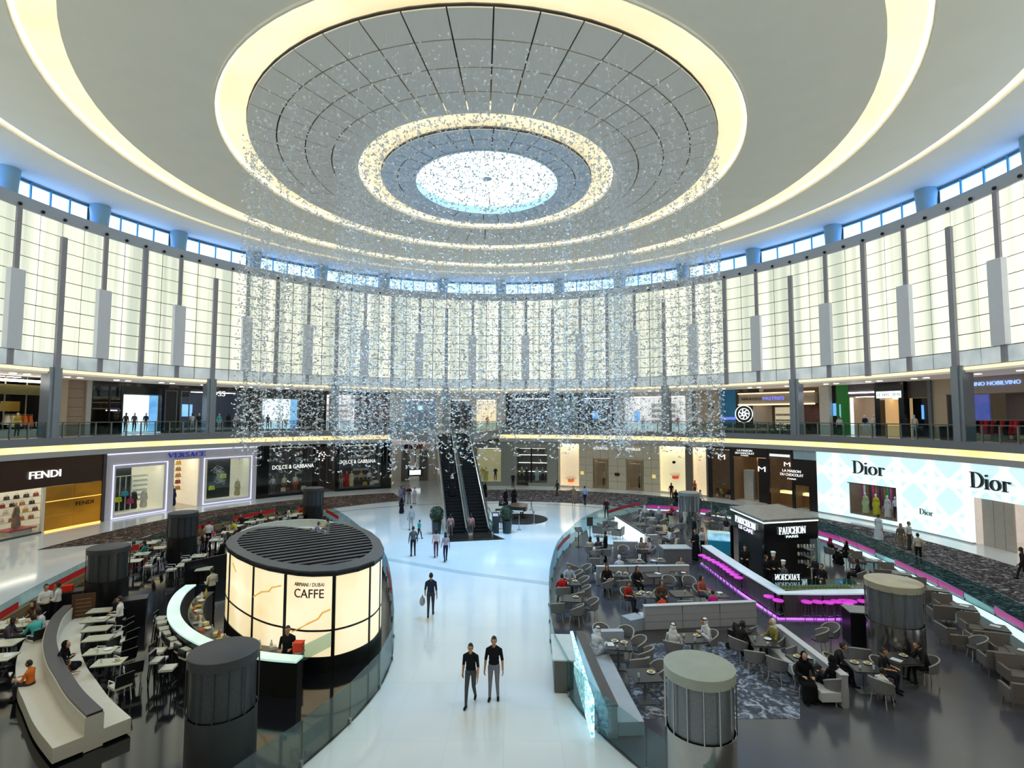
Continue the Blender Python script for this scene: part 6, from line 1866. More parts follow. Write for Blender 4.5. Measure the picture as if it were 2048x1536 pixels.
def mk_armchair():
    t = thing('armchair', 'x', 'armchair')
    mb = MB(); mb.box((0, 0.04, 0.36), (0.56, 0.58, 0.16)); mb.build('seat', M_ARM, t, world=False)
    mb = MB(); mb.add([(-0.36, -0.26, 0.28), (0.36, -0.26, 0.28), (0.37, -0.34, 0.86), (-0.37, -0.34, 0.86), (-0.36, -0.36, 0.28), (0.36, -0.36, 0.28), (0.37, -0.42, 0.84), (-0.37, -0.42, 0.84)], [(0, 1, 2, 3), (7, 6, 5, 4), (0, 4, 5, 1), (1, 5, 6, 2), (2, 6, 7, 3), (3, 7, 4, 0)]); mb.build('backrest', M_ARM, t, world=False)
    for sx in (-1, 1):
        mb = MB(); mb.box((sx * 0.33, 0.02, 0.44), (0.09, 0.62, 0.34)); mb.build('armrest', M_ARM, t, world=False)
    leg4(t, 0.28, 0.24, 0.28, 0.02, mat('bronze_chair_leg', '#8d8474', 0.35, metal=0.6), 0.02)
    return t
def mk_pink_stool():
    t = thing('bar_stool', 'x', 'stool')
    mb = MB(); mb.lathe([(0.001, 0.76), (0.2, 0.76), (0.22, 0.79), (0.2, 0.82), (0.001, 0.83)], 16); mb.build('seat', mat('pink_gloss_seat', '#d03ac8', 0.25, emit='#e040d8', es=0.35), t, True, world=False)
    leg4(t, 0.1, 0.1, 0.76, 0.014, M_STEEL, 0.1)
    mb = MB(); mb.tube([(0.17 * math.cos(a), 0.17 * math.sin(a), 0.28) for a in np.linspace(0, 2 * PI, 13)], 0.012, 5); mb.build('foot_ring', M_STEEL, t, world=False)
    return t
MAKERS = dict(cafe_chair=mk_cafe_chair, cafe_table=mk_cafe_table, bar_stool=mk_bar_stool, tub_chair=mk_tub_chair, dark_table=mk_dark_table, armchair=mk_armchair, pink_stool=mk_pink_stool)
def furn(kind, px, py, zref, rz, label, group, z0=0.0, sc=None):
    x, y = G(px, py, zref + z0)
    return place(kind, MAKERS[kind], (x, y, z0), math.radians(rz), label, group, sc)
# crockery on tables
PLATE_ME = MB().lathe([(0.001, 0.004), (0.07, 0.004), (0.125, 0.02), (0.12, 0.024), (0.07, 0.012), (0.001, 0.012)], 14).mesh('plate', True); PLATE_ME.materials.append(mat('white_porcelain', '#e6e6e2', 0.2))
CUP_ME = MB().lathe([(0.001, 0), (0.028, 0), (0.04, 0.07), (0.036, 0.07), (0.025, 0.012), (0.001, 0.012)], 12).mesh('cup', True); CUP_ME.materials.append(MATS['white_porcelain'])
GLASS_ME = MB().lathe([(0.001, 0), (0.03, 0), (0.035, 0.12), (0.03, 0.12), (0.026, 0.01), (0.001, 0.01)], 10).mesh('drinking_glass', True); GLASS_ME.materials.append(mat('pale_glass', '#c9dbe0', 0.08))
MENU_ME = MB().box((0, 0, 0.006), (0.22, 0.3, 0.012)).mesh('menu'); MENU_ME.materials.append(mat('pale_menu', '#d6dae0', 0.5))
FOOD_ME = MB().ell((0, 0, 0.03), (0.08, 0.07, 0.035), 10, 6).mesh('food'); FOOD_ME.materials.append(mat('golden_food', '#b08a4a', 0.6, color2='#d8c890', scale=18, noise=0.4))
def on_table(t, top, items, where, r=0.24):
    """dishes set out on the table t"""
    for i, k in enumerate(items):
        a = 2 * PI * i / max(1, len(items)) + 0.6
        x, y = t.location[0] + r * math.cos(a) * t.scale[0], t.location[1] + r * math.sin(a) * t.scale[1]
        me = dict(p=PLATE_ME, c=CUP_ME, g=GLASS_ME, m=MENU_ME)[k]
        o = bpy.data.objects.new(me.name, me); COL.objects.link(o)
        o.location = (x, y, t.location[2] + top); o.rotation_euler = (0, 0, a)
        nm = dict(p='white plate', c='white cup', g='drinking glass', m='pale menu card')[k]
        tag(o, nm + ' on ' + where, nm.split()[-1], 'tableware on ' + where)
        if k == 'p' and random.random() < 0.6:
            f = obj('food', FOOD_ME, o); f.location = (0, 0, 0.012)

# ================================================================== LEFT CAFE: BLACK POLISHED PLATFORM
LB_IN = smooth_line([(-5.0, -22.5), (-3.0, -18.0), (-2.4, -14.3), (-3.3, -9.8), (-5.1, -3.6), (-7.2, 1.0), (-10.8, 7.5), (-15.0, 13.9)], 6)
LB_OUT = smooth_line([(-15.0, 13.9), (-17.6, 13.0), (-20.0, 8.5), (-21.0, 2.8), (-20.9, -1.8), (-19.9, -6.5), (-18.7, -10.7), (-16.6, -16.0), (-13.0, -21.0)], 6)
M_BFLOOR = mat('black_polished_floor', '#0f1117', 0.08, noise=0.15, scale=0.6, spec=0.6)
mb = MB(); mb.prism(LB_IN + LB_OUT[1:], 0.0, 0.03); struct(mb.build('floor_cafe', M_BFLOOR), 'polished black floor of the cafe with the glowing onyx drum')
glass_edge('glass_balustrade', 'curved glass balustrade between the onyx drum cafe and the central corridor', LB_IN, 0.03, 1.1, M_RED, lambda i: i in (18, 19, 21, 22, 8, 9, 14, 15))
glass_edge('glass_balustrade', 'curved glass balustrade with red bands between the black cafe floor and the carpet', LB_OUT, 0.03, 1.0, M_RED, lambda i: i % 3 != 1)
mb = MB(); mb.ribbon(LB_OUT, 0.22, 0.0, 0.42); struct(mb.build('trim_7', mat('tan_ledge', '#8a7452', 0.5)), 'tan ledge along the outer edge of the black cafe floor')

# round clad columns
def clad_column(px, py, ztop, label, metal_low, mesh_m, cap_m, d=1.55, z_ref_top=True):
    x, y = G(px, py, ztop)
    t = thing('round_column', label, 'column', (x, y, 0))
    FOOT.append((x, y, d / 2 + 0.05, t))
    r = d / 2
    mb = MB(); mb.lathe([(r, 0.02), (r, ztop * 0.52), (r - 0.02, ztop * 0.52)], 36); mb.build('lower_drum', metal_low, t, True, world=False)
    mb = MB(); mb.lathe([(r - 0.06, ztop * 0.52), (r - 0.06, ztop - 0.22)], 36); mb.build('mesh_drum', mesh_m, t, True, world=False)
    for k in range(14):
        a = 2 * PI * k / 14
        mb = MB(); mb.tube([(r * math.cos(a), r * math.sin(a), ztop * 0.52), (r * math.cos(a), r * math.sin(a), ztop - 0.2)], 0.018, 4); mb.build('rib', metal_low, t, world=False)
    mb = MB(); mb.lathe([(r + 0.01, ztop - 0.24), (r + 0.01, ztop - 0.02), (r - 0.03, ztop), (0.001, ztop)], 36); mb.build('cap', cap_m, t, True, world=False)
    return t
M_MESHD = mat('dark_mesh', '#2b2d31', 0.4, metal=0.5, color2='#5a5e64', scale=40, noise=0.5); M_CAPD = mat('charcoal_cap', '#35363b', 0.45)
M_MESHS = mat('silver_mesh', '#5d636b', 0.35, metal=0.6, color2='#8d949c', scale=40, noise=0.4); M_SILV = mat('mirror_steel', '#a9a8a6', 0.16, metal=0.95); M_CAPS = mat('sage_cap', '#9aa39a', 0.45)
clad_column(367, 1024, 2.85, 'black mesh round column beside the white boutique doorway', M_BLK, M_MESHD, M_CAPD)
clad_column(218, 1092, 2.85, 'black mesh round column between the sofas and the outer balustrade', M_BLK, M_MESHD, M_CAPD)
clad_column(627, 975, 2.85, 'black mesh round column farthest back in the onyx drum cafe', M_BLK, M_MESHD, M_CAPD)
clad_column(449, 1298, 2.85, 'charcoal round column cut by the lower photo edge, nearest the viewer', M_CAPD, M_MESHD, M_CAPD)

# ---------------------------------------------------------------- onyx drum
Zr = 3.2
def Z(zx, zy): return G(380 + zx / 4.452, 1000 + zy / 4.452, Zr)
outer_px = [(1245, 338), (1130, 305), (980, 280), (840, 262), (700, 262), (560, 278), (430, 318), (350, 365), (315, 410), (335, 460), (420, 520), (560, 585), (700, 628), (830, 652), (960, 672), (1090, 680), (1300, 672), (1500, 632), (1640, 580), (1712, 520), (1728, 470), (1690, 385), (1610, 315), (1500, 262), (1390, 228), (1290, 222), (1250, 255)]
OUT = [Z(*p) for p in outer_px]
cxy = np.mean(np.array(OUT), 0)
t = thing('cafe_drum', 'round kiosk of glowing onyx panels under a dark louvred roof', 'kiosk', (float(cxy[0]), float(cxy[1]), 0))
M_RIM = mat('charcoal_roof_rim', '#3c3f47', 0.3, noise=0.06); M_ONYX = glow('onyx_panel', '#fff3d0', 0.64, '#e9c884', 0.45, (1, 1, 0.7), base='#e0d2ac', rough=0.2, lo=0.3, hi=0.58)
mb = MB(); mb.prism(OUT, Zr - 0.02, Zr + 0.1); mb.build('roof_deck', mat('black_roof_deck', '#14161c', 0.5), t)
INN = [((p[0] - cxy[0]) * 0.86 + cxy[0], (p[1] - cxy[1]) * 0.86 + cxy[1]) for p in OUT]
# raised rim as a ring between outline and inset
n = len(OUT); vs, fs = [], []
for a, b in zip(OUT, INN):
    vs += [(*a, Zr + 0.02), (*a, Zr + 0.16), (*b, Zr + 0.2), (*b, Zr + 0.08)]
for i in range(n):
    j = (i + 1) % n
    for k in range(4):
        fs.append((4 * i + k, 4 * j + k, 4 * j + (k + 1) % 4, 4 * i + (k + 1) % 4))
MB().add(vs, fs).build('roof_rim', M_RIM, t)
# louvres across the opening
P_ = np.array(INN)
dirv = np.array(Z(1600, 440)) - np.array(Z(600, 580)); dirv /= np.linalg.norm(dirv)
nrm = np.array([-dirv[1], dirv[0]])
proj_ = (P_ - cxy) @ nrm
for off in np.arange(proj_.min() + 0.3, proj_.max(), 0.46):
    ts = []
    for i in range(n):
        a, b = P_[i], P_[(i + 1) % n]
        da, db = (a - cxy) @ nrm - off, (b - cxy) @ nrm - off
        if da * db < 0:
            q = a + (b - a) * da / (da - db); ts.append((q - cxy) @ dirv)
    ts.sort()
    for k in range(0, len(ts) - 1, 2):
        c = cxy + nrm * off + dirv * (ts[k] + ts[k + 1]) / 2
        mb = MB(); mb.box((c[0], c[1], Zr + 0.15), (ts[k + 1] - ts[k], 0.22, 0.09), math.atan2(dirv[1], dirv[0])); mb.build('louvre', mat('blue_black_louvre', '#20242e', 0.35), t)
# wall of panels follows the outline from the far left round the front to the right
wallpts = [OUT[i] for i in range(7, 23)]
wl = smooth_line([((p[0] - cxy[0]) * 0.965 + cxy[0], (p[1] - cxy[1]) * 0.965 + cxy[1]) for p in wallpts], 6)
full = smooth_line([((p[0] - cxy[0]) * 0.955 + cxy[0], (p[1] - cxy[1]) * 0.955 + cxy[1]) for p in OUT], 3, True)
mb = MB(); mb.prism(full, 0.03, Zr - 0.03); mb.build('core', M_BLK, t)
# split the wall at the vertical bars seen in the photo
bars_px = [(352, 470), (545, 580), (840, 655), (1280, 672), (1645, 585), (1722, 520)]
def near_i(p):
    q = np.array(Z(*p)); return int(np.argmin([np.hypot(w[0] - q[0], w[1] - q[1]) for w in wl]))
cut = [0] + sorted(near_i(p) for p in bars_px) + [len(wl) - 1]
for a, b in zip(cut[:-1], cut[1:]):
    if b - a < 1: continue
    seg = wl[a:b + 1]
    for z0, z1 in ((0.55, 1.36), (1.42, Zr - 0.06)):
        mb = MB(); mb.ribbon(seg, 0.06, z0, z1); mb.build('onyx_panel', M_ONYX, t)
for i in cut[1:-1]:
    mb = MB(); mb.box((wl[i][0], wl[i][1], 1.6), (0.11, 0.11, 3.1)); mb.build('bar', M_BLK, t)
mb = MB(); mb.ribbon(wl, 0.09, 1.36, 1.42); mb.build('cross_bar', M_BLK, t)
mb = MB(); mb.ribbon(wl, 0.12, 0.03, 0.55); mb.build('plinth', M_BLK, t)
# amber veins in the onyx
M_VEIN = mat('amber_vein', '#d6a84e', 0.4, emit='#e6b85a', es=0.4)
def onwall(zx, zy):
    r = _ray(380 + zx / 4.452, 1000 + zy / 4.452); best = None
    for w in wl:
        k = ((w[0] - EYE[0]) * r[0] + (w[1] - EYE[1]) * r[1]) / (r[0] ** 2 + r[1] ** 2)
        d = abs((w[0] - EYE[0]) * r[1] - (w[1] - EYE[1]) * r[0])
        if w[1] < cxy[1] + 1 and (best is None or d < best[0]):
            best = (d, w[0], w[1], EYE[2] + r[2] * k)
    v = np.array([best[1], best[2]]) - cxy; v /= np.linalg.norm(v)
    return (best[1] + v[0] * 0.035, best[2] + v[1] * 0.035, best[3])
for line in ([(560, 860), (640, 815), (700, 810), (740, 775), (805, 760)], [(900, 1170), (980, 1140), (1060, 1095), (1130, 1055), (1190, 1000), (1255, 970)], [(400, 560), (415, 640)]):
    mb = MB(); mb.tube([onwall(*p) for p in line], 0.03, 4); mb.build('vein', M_VEIN, t)
# lettering on the panel
lc = onwall(1050, 790); vv = np.array([lc[0], lc[1]]) - cxy; ang = math.atan2(vv[1], vv[0]) + PI / 2
M_DRED = mat('dark_red_letters', '#4a1412', 0.4)
off = vv / np.linalg.norm(vv) * 0.06
for txt, zc, w_, h_ in (('ARMANI / DUBAI', 752, 1.02, 0.12), ('CAFFE', 832, 1.02, 0.29)):
    q = onwall(1050, zc)
    wf = smooth_line(wl[::2], 6); qi = int(np.argmin([math.hypot(w[0] - lc[0], w[1] - lc[1]) for w in wf]))
    me = text_mesh(txt, w_, h_, 0.02); me.materials.append(M_DRED)
    obj('lettering', bend(me, wf, qi, t, q[2]), t)
# ---------------------------------------------------------------- bar counter with aqua glow
cp = [G(*p, 1.1) for p in ((382, 1170), (362, 1186), (349, 1208), (348, 1232), (362, 1254), (388, 1273), (425, 1290), (470, 1302), (540, 1313), (600, 1318))]
cl = smooth_line(cp, 6)
t = thing('bar_counter', 'curved bar with a glowing aqua top around the onyx drum', 'bar counter', (cl[0][0], cl[0][1], 0))
mb = MB(); mb.ribbon(cl, 0.42, 1.06, 1.12); mb.build('counter_top', glow('aqua_glow_top', '#c9f0e4', 0.6, '#a2d8cc', 1.0), t)
mb = MB(); mb.ribbon(cl, 0.3, 0.03, 1.06); mb.build('counter_body', M_BLK, t)
for p_ in walk(cl, 0.4): FOOT.append((*p_, 0.15, t))
inner = [((p[0] - cxy[0]) * 0.84 + cxy[0], (p[1] - cxy[1]) * 0.84 + cxy[1]) for p in cl]
mb = MB(); mb.ribbon(inner, 0.5, 0.86, 0.9); mb.build('work_top', mat('bar_work_top', '#55544e', 0.4), t)
mb = MB(); mb.ribbon(inner, 0.4, 0.03, 0.86); mb.build('work_body', M_BLK, t)
items = walk(inner, 0.22)
for i, p in enumerate(items[2:-2]):
    c = random.choice(['#c8b04a', '#d8d4c8', '#7a7a78', '#e6e0d0', '#b06a4a', '#3a3a3c', '#d0cca0', '#98a09a'])
    k = i % 3; q = (p[0] + random.uniform(-0.15, 0.15), p[1] + random.uniform(-0.15, 0.15))
    if k == 0:
        o = MB().lathe([(0.001, 0), (0.05, 0), (0.05, 0.18), (0.02, 0.24), (0.02, 0.3), (0.001, 0.3)], 10, (*q, 0.9)).build('bottle', cloth(c)); tag(o, 'bottle standing on the work top behind the aqua bar', 'bottle', 'bottles behind the aqua bar')
    elif k == 1:
        o = MB().lathe([(0.001, 0), (0.08, 0), (0.13, 0.06), (0.12, 0.06), (0.07, 0.015), (0.001, 0.015)], 12, (*q, 0.9)).build('bowl', cloth(c)); tag(o, 'small bowl on the work top behind the aqua bar', 'bowl', 'bowls behind the aqua bar')
    else:
        o = MB().box((*q, 0.95), (0.2, 0.16, 0.1), i).build('pastry_box', cloth(c)); tag(o, 'small pastry box on the work top behind the aqua bar', 'box', 'boxes behind the aqua bar')
# till area at the end
x, y = G(597, 1300, 1.15)
t = thing('paper_box', 'bright orange red box standing on the bar before the onyx drum', 'box', (x, y, 1.12)); mb = MB(); mb.box((0, 0, 0.13), (0.28, 0.24, 0.26)); mb.build('box_body', cloth('#e0452a'), t, world=False); mb = MB(); mb.box((0, 0, 0.275), (0.3, 0.26, 0.03)); mb.build('lid', cloth('#e8543a'), t, world=False)
a_, b_ = G(605, 1322, 1.1), G(630, 1284, 1.5)
mb = MB(); mb.ribbon([a_, (a_[0] + 0.5, a_[1] + 1.0)], 0.03, 1.1, 1.55); tag(mb.build('glass_screen', M_CGL), 'tilted glass screen at the end of the bar', 'glass screen')
# bar stools along the curve
for i, (p, q) in enumerate(((333, 1245), (336, 1256), (341, 1267), (347, 1278), (355, 1290), (366, 1303), (376, 1314), (322, 1240), (326, 1300), (318, 1322), (336, 1338))):
    furn('bar_stool', p, q, 0.76, -60 + 5 * i if i < 7 else -80, ['black bar stool with ivory seat at the aqua bar, nearest its upper end', 'second bar stool from the upper end of the aqua bar', 'third bar stool from the upper end of the aqua bar', 'fourth bar stool from the upper end of the aqua bar', 'fifth bar stool from the upper end of the aqua bar', 'sixth bar stool from the upper end of the aqua bar', 'bar stool nearest the charcoal column at the aqua bar', 'bar stool standing back behind the first one of the aqua bar', 'bar stool in the outer row on the black floor', 'middle bar stool of the outer row on the black floor', 'bar stool at the lower photo edge before the charcoal column'][i], 'bar stools at the aqua bar')
# ---------------------------------------------------------------- curved double sofa with dark spine
sp = smooth_line([G(*p, 0.95) for p in ((138, 1210), (116, 1232), (104, 1258), (100, 1285), (108, 1318), (124, 1345), (150, 1385), (190, 1425))], 6)
t = thing('curved_sofa', 'long curved ivory double sofa with a dark spine shelf', 'sofa', (*sp[0], 0))
mb = MB(); mb.ribbon(sp, 0.34, 0.9, 0.96); mb.build('spine_shelf', mat('slate_spine', '#3e3c44', 0.3), t)
mb = MB(); mb.ribbon(sp, 0.4, 0.05, 0.9); mb.build('backrest', M_IVORY, t)
def offset(pts, d):
    out = []
    for i, p in enumerate(pts):
        a, b = pts[max(0, i - 1)], pts[min(len(pts) - 1, i + 1)]; dx, dy = b[0] - a[0], b[1] - a[1]; l = math.hypot(dx, dy) or 1
        out.append((p[0] - dy / l * d, p[1] + dx / l * d))
    return out
for p_ in walk(sp, 0.5): FOOT.append((*p_, 0.7, t))
for d in (0.5, -0.5):
    mb = MB(); mb.ribbon(offset(sp, d), 0.62, 0.1, 0.46); mb.build('seat', M_IVORY, t)
# tables right of the sofa
TB = [(190, 1222, 'upper'), (186, 1241, 'second'), (194, 1258, 'third'), (197, 1277, 'fourth'), (178, 1307, 'fifth'), (188, 1331, 'sixth')]
for i, (p, q, w) in enumerate(TB):
    tb = furn('cafe_table', p, q, 0.75, 14, ['ivory topped table beside the chalkboard, first along the curved sofa', 'small ivory table just below the first one along the curved sofa', 'third ivory table along the curved sofa', 'fourth ivory table along the curved sofa', 'ivory table before the woman in black on the curved sofa', 'ivory table nearest the photo edge along the curved sofa'][i], 'ivory tables along the curved sofa', sc=(1.15, 0.75, 1))
    if i in (1, 4, 5): on_table(tb, 0.75, 'pcg' if i == 4 else 'pg', 'the %s sofa table' % w, 0.2)
for i, (p, q, rz) in enumerate(((208, 1248, 80), (214, 1268, 85), (216, 1290, 75), (208, 1318, 70), (226, 1300, 80), (222, 1335, 60), (235, 1272, 95), (206, 1340, 20), (250, 1345, 40), (240, 1372, 60))):
    furn('cafe_chair', p, q, 0.46, rz, ['chair facing the second sofa table', 'chair facing the third sofa table', 'chair facing the fourth sofa table', 'chair facing the fifth sofa table', 'chair set behind the fourth sofa table chair', 'chair facing the sixth sofa table', 'chair behind the waitress', 'chair at the photo edge below the sixth sofa table', 'chair pushed out at the photo edge', 'chair beyond the lower photo edge'][i] + ', black and ivory', 'black and ivory chairs by the curved sofa')
# tables left of the sofa
tb = furn('cafe_table', 42, 1245, 0.75, 20, 'large table covered with plates of food by the outer balustrade', None, sc=(1.9, 1.3, 1)); on_table(tb, 0.75, 'pppppcgg', 'the crowded family table', 0.3); on_table(tb, 0.75, 'ppcg', 'the crowded family table', 0.14)
tb = furn('cafe_table', 20, 1283, 0.75, 12, 'ivory table below the crowded family table', None, sc=(1.5, 0.9, 1))
tb = furn('cafe_table', 12, 1311, 0.75, 12, 'ivory table with a lime menu near the photo corner', None, sc=(1.4, 0.9, 1)); on_table(tb, 0.75, 'm', 'the corner table')
# chalk board
x, y = G(167, 1212, 0.9)
t = thing('chalkboard', 'brown framed easel menu board at the head of the curved sofa', 'sign board', (x, y, 0.03), 0.5)
mb = MB(); mb.box((0, 0, 0.8), (0.75, 0.05, 1.1)); mb.build('board', mat('brown_board', '#3a2416', 0.6, color2='#5a3a24', scale=6, noise=0.3), t, world=False)
for z in (0.55, 0.7, 0.85, 1.0, 1.15):
    mb = MB(); mb.box((0, -0.03, z), (0.5, 0.01, 0.03)); mb.build('chalk_line', cloth('#8a6a4a'), t, world=False)
for sx_ in (-0.3, 0.3):
    mb = MB(); mb.tube([(sx_, 0.02, 1.35), (sx_, -0.15, 0)], 0.02, 5); mb.build('leg', cloth('#5a3a20'), t, world=False)
# service stations
for i, (p, q, w) in enumerate(((135, 1185, 'host'), (262, 1200, 'service'))):
    x, y = G(p, q, 1.0)
    t = thing('service_station', ['black cabinet with a small red box by the outer balustrade', 'black cabinet beside the round column behind the waitress'][i], 'cabinet', (x, y, 0.03), 0.5)
    mb = MB(); mb.box((0, 0, 0.5), (1.1, 0.6, 1.0)); mb.build('body', M_BLK, t, world=False); mb = MB(); mb.box((0, 0, 1.02), (1.16, 0.66, 0.05)); mb.build('top', mat('dark_top', '#26272b', 0.3), t, world=False)
    if i == 0:
        tag(MB().box((x, y, 1.18), (0.36, 0.28, 0.26), 0.5).build('gift_box', cloth('#d8321f')), 'small red box on the black cabinet by the outer balustrade', 'box')
# upper part of the cafe: tables, chairs, banquette behind the drum
UPT = [(300, 1086), (318, 1096), (285, 1108), (268, 1122), (345, 1085), (410, 1073), (432, 1080), (455, 1065), (475, 1052), (500, 1044), (523, 1040), (548, 1036), (575, 1034), (600, 1030), (370, 1130), (408, 1138), (398, 1112)]
UL = ['beside the teal-shirted woman', 'left of the black column by the boutique', 'in the aisle by the outer mesh column', 'nearest the outer mesh column', 'touching the black column by the boutique', 'before the standing waiter', 'beside the pink child', 'before the man in beige', 'before the woman in yellow', 'on the white bench row, near the yellow top', 'on the white bench row, at the dark shirted man', 'on the white bench row, near the beige woman', 'near the farthest column', 'beside the farthest column', 'at the head of the aqua bar', 'behind the barman', 'beside the dark partition']
for i, (p, q) in enumerate(UPT):
    tb = furn('cafe_table', p, q, 0.75, 20, 'small ivory table ' + UL[i], 'small ivory tables in the back of the black cafe')
    if i % 2 == 0: on_table(tb, 0.75, 'pg', 'the table ' + UL[i], 0.2)
    for dx, rz in ((-0.75, -70), (0.75, 110)):
        if i in (14, 15, 16) and dx > 0: continue
        x, y = tb.location[0] + dx, tb.location[1] + 0.1
        place('cafe_chair', mk_cafe_chair, (x, y, 0.0), math.radians(rz), ('left' if dx < 0 else 'right') + ' chair at the table ' + UL[i], 'black and ivory chairs in the back of the cafe')
bp = smooth_line([G(*p, 0.9) for p in ((455, 1085), (490, 1060), (540, 1046), (600, 1040), (650, 1042), (690, 1055))], 6)
t = thing('banquette', 'long ivory banquette curving behind the onyx drum', 'banquette', (*bp[0], 0))
mb = MB(); mb.ribbon(bp, 0.16, 0.05, 0.95); mb.build('backrest', M_IVORY, t)
mb = MB(); mb.ribbon(offset(bp, -0.4), 0.6, 0.05, 0.45); mb.build('seat', M_IVORY, t)
a_, b_ = G(370, 1125, 1.2), G(455, 1107, 1.2)
tag(MB().ribbon([a_, b_], 0.1, 0.03, 1.2).build('low_screen', M_BLK), 'low black screen left of the onyx drum', 'screen')
# ================================================================== RIGHT CAFE
RB_IN = smooth_line([(7.0, -22.5), (4.2, -18.0), (3.2, -14.3), (3.3, -9.8), (3.6, -6.0), (4.45, -0.6), (5.6, 3.0), (7.2, 7.3), (10.5, 12.6), (14.2, 16.6)], 6)
RB_OUT = smooth_line([(14.2, 16.6), (18.0, 15.2), (21.6, 10.6), (23.9, 5.0), (23.8, -0.5), (22.9, -6.6), (22.0, -11.0), (19.6, -16.5), (15.5, -21.5)], 6)
M_GFLOOR = mat('grey_glossy_floor', '#4b4c54', 0.16, noise=0.12, scale=0.8)
mb = MB(); mb.prism(RB_IN + RB_OUT[1:], 0.0, 0.03); struct(mb.build('floor_cafe', M_GFLOOR), 'glossy grey floor of the pastry cafe')
M_AGL = glass('aqua_glass', '#bfe2e4', 0.22)
glass_edge('glass_balustrade', 'curved glass balustrade between the pastry cafe and the central corridor', RB_IN, 0.03, 1.1, mat('crimson_band', '#b3283a', 0.4), lambda i: i in (12, 13, 19, 20, 21), bz=(0.55, 0.8))
glass_edge('glass_balustrade', 'curved aqua glass balustrade with magenta bands beside the armchairs', RB_OUT, 0.03, 1.1, M_MAG, lambda i: i % 4 != 3, M_AGL, bz=(0.12, 0.4))
mb = MB(); mb.ribbon(offset(RB_OUT, -0.35), 0.5, 0.0, 0.05); struct(mb.build('trim_8', glow('aqua_floor_light', '#c9f2f4', 0.7)), 'aqua glowing floor strip inside the balustrade')
# patterned carpet on the near part of the cafe floor
pl = [G(*p) for p in ((1255, 1345), (1270, 1290), (1440, 1285), (1560, 1330), (1600, 1380), (1600, 1440), (1270, 1440))]
mb = MB(); mb.prism(pl, 0.03, 0.038); struct(mb.build('floor_rug', carpet_mat('blue_grey_pattern', '#4a4e58', '#aab4c4', '#767d8c')), 'blue grey patterned carpet at the near end of the pastry cafe')

clad_column(1378, 984, 2.85, 'silver mesh round column at the back of the pastry cafe', M_SILV, M_MESHS, mat('grey_cap', '#85898c', 0.4))
clad_column(1786, 1160, 2.85, 'polished steel round column with a mesh top beside the armchairs', M_SILV, M_MESHS, mat('champagne_cap', '#b8b09c', 0.3, metal=0.4), d=1.7)
clad_column(1398, 1328, 2.85, 'sage topped round column cut by the lower photo edge', M_SILV, M_MESHS, M_CAPS)

# ---------------------------------------------------------------- pastry kiosk
KR = [G(1459, 1013, 3.2), G(1527, 1041, 3.2), G(1638, 1035, 3.2)]
kb = np.array(KR[0]) + np.array(KR[2]) - np.array(KR[1])
KR.append((float(kb[0]), float(kb[1])))
kc = np.mean(np.array(KR), 0)
t = thing('pastry_kiosk', 'black kiosk with white serif letters, a light line and a grey roof with painted reflections', 'kiosk', (float(kc[0]), float(kc[1]), 0))
ins = lambda k: [((p[0] - kc[0]) * k + kc[0], (p[1] - kc[1]) * k + kc[1]) for p in KR]
mb = MB(); mb.prism(KR[::-1], 3.1, 3.22); mb.build('roof', mat('grey_roof_painted_reflections', '#55595c', 0.25, color2='#a8aca8', scale=2.5, noise=0.5, stretch=(1, 3, 1)), t)  # paler streaks paint reflections into the roof colour
mb = MB(); mb.prism(ins(0.985)[::-1], 3.02, 3.1); mb.build('light_line', glow('kiosk_light_line', '#e6f4f6', 1.1), t)
M_KBLK = mat('kiosk_black', '#0f1014', 0.12)
mb = MB(); mb.prism(ins(0.97)[::-1], 2.1, 3.02); mb.build('fascia', M_KBLK, t)
mb = MB(); mb.prism(ins(0.8)[::-1], 0.03, 2.1); mb.build('core', mat('kiosk_core', '#1a1b20', 0.35), t)
for i, p in enumerate(ins(0.96)):
    mb = MB(); mb.box((p[0], p[1], 1.08), (0.14, 0.14, 2.1)); mb.build('post', mat('ice_blue_post', '#9fc0cc', 0.3) if i == 2 else M_KBLK, t)
def on_face(a, b, u, d=0.05):
    """point and heading on the kiosk side from corner a to b"""
    A, B = np.array(ins(0.97)[a]), np.array(ins(0.97)[b]); v = B - A; v /= np.linalg.norm(v)
    q = A + (B - A) * u; nn = np.array([v[1], -v[0]]); return q + nn * d, math.atan2(v[1], v[0]), float(np.linalg.norm(B - A))
q, an, ln = on_face(1, 2, 0.5)
M_ICE = glow('ice_white_letters', '#e2f3fa', 0.95)
sign(serif_mesh('FAUCHON', ln * 0.5, 0.36, 0.05), t, 0, 0, 0, M_ICE, rz=an, loc=(q[0], q[1], 2.62))
sign(text_mesh('PARIS', ln * 0.22, 0.12, 0.03), t, 0, 0, 0, M_ICE, rz=an, loc=(q[0], q[1], 2.3))
q, an, ln = on_face(0, 1, 0.5)
sign(serif_mesh('FAUCHON', ln * 0.62, 0.34, 0.05), t, 0, 0, 0, M_ICE, rz=an, loc=(q[0], q[1], 2.68))
sign(text_mesh('LE CAFE', ln * 0.42, 0.2, 0.03), t, 0, 0, 0, glow('violet_white_letters', '#d8d8ff', 1.1), rz=an, loc=(q[0], q[1], 2.32))
A1, A2 = np.array(KR[1]), np.array(KR[2])
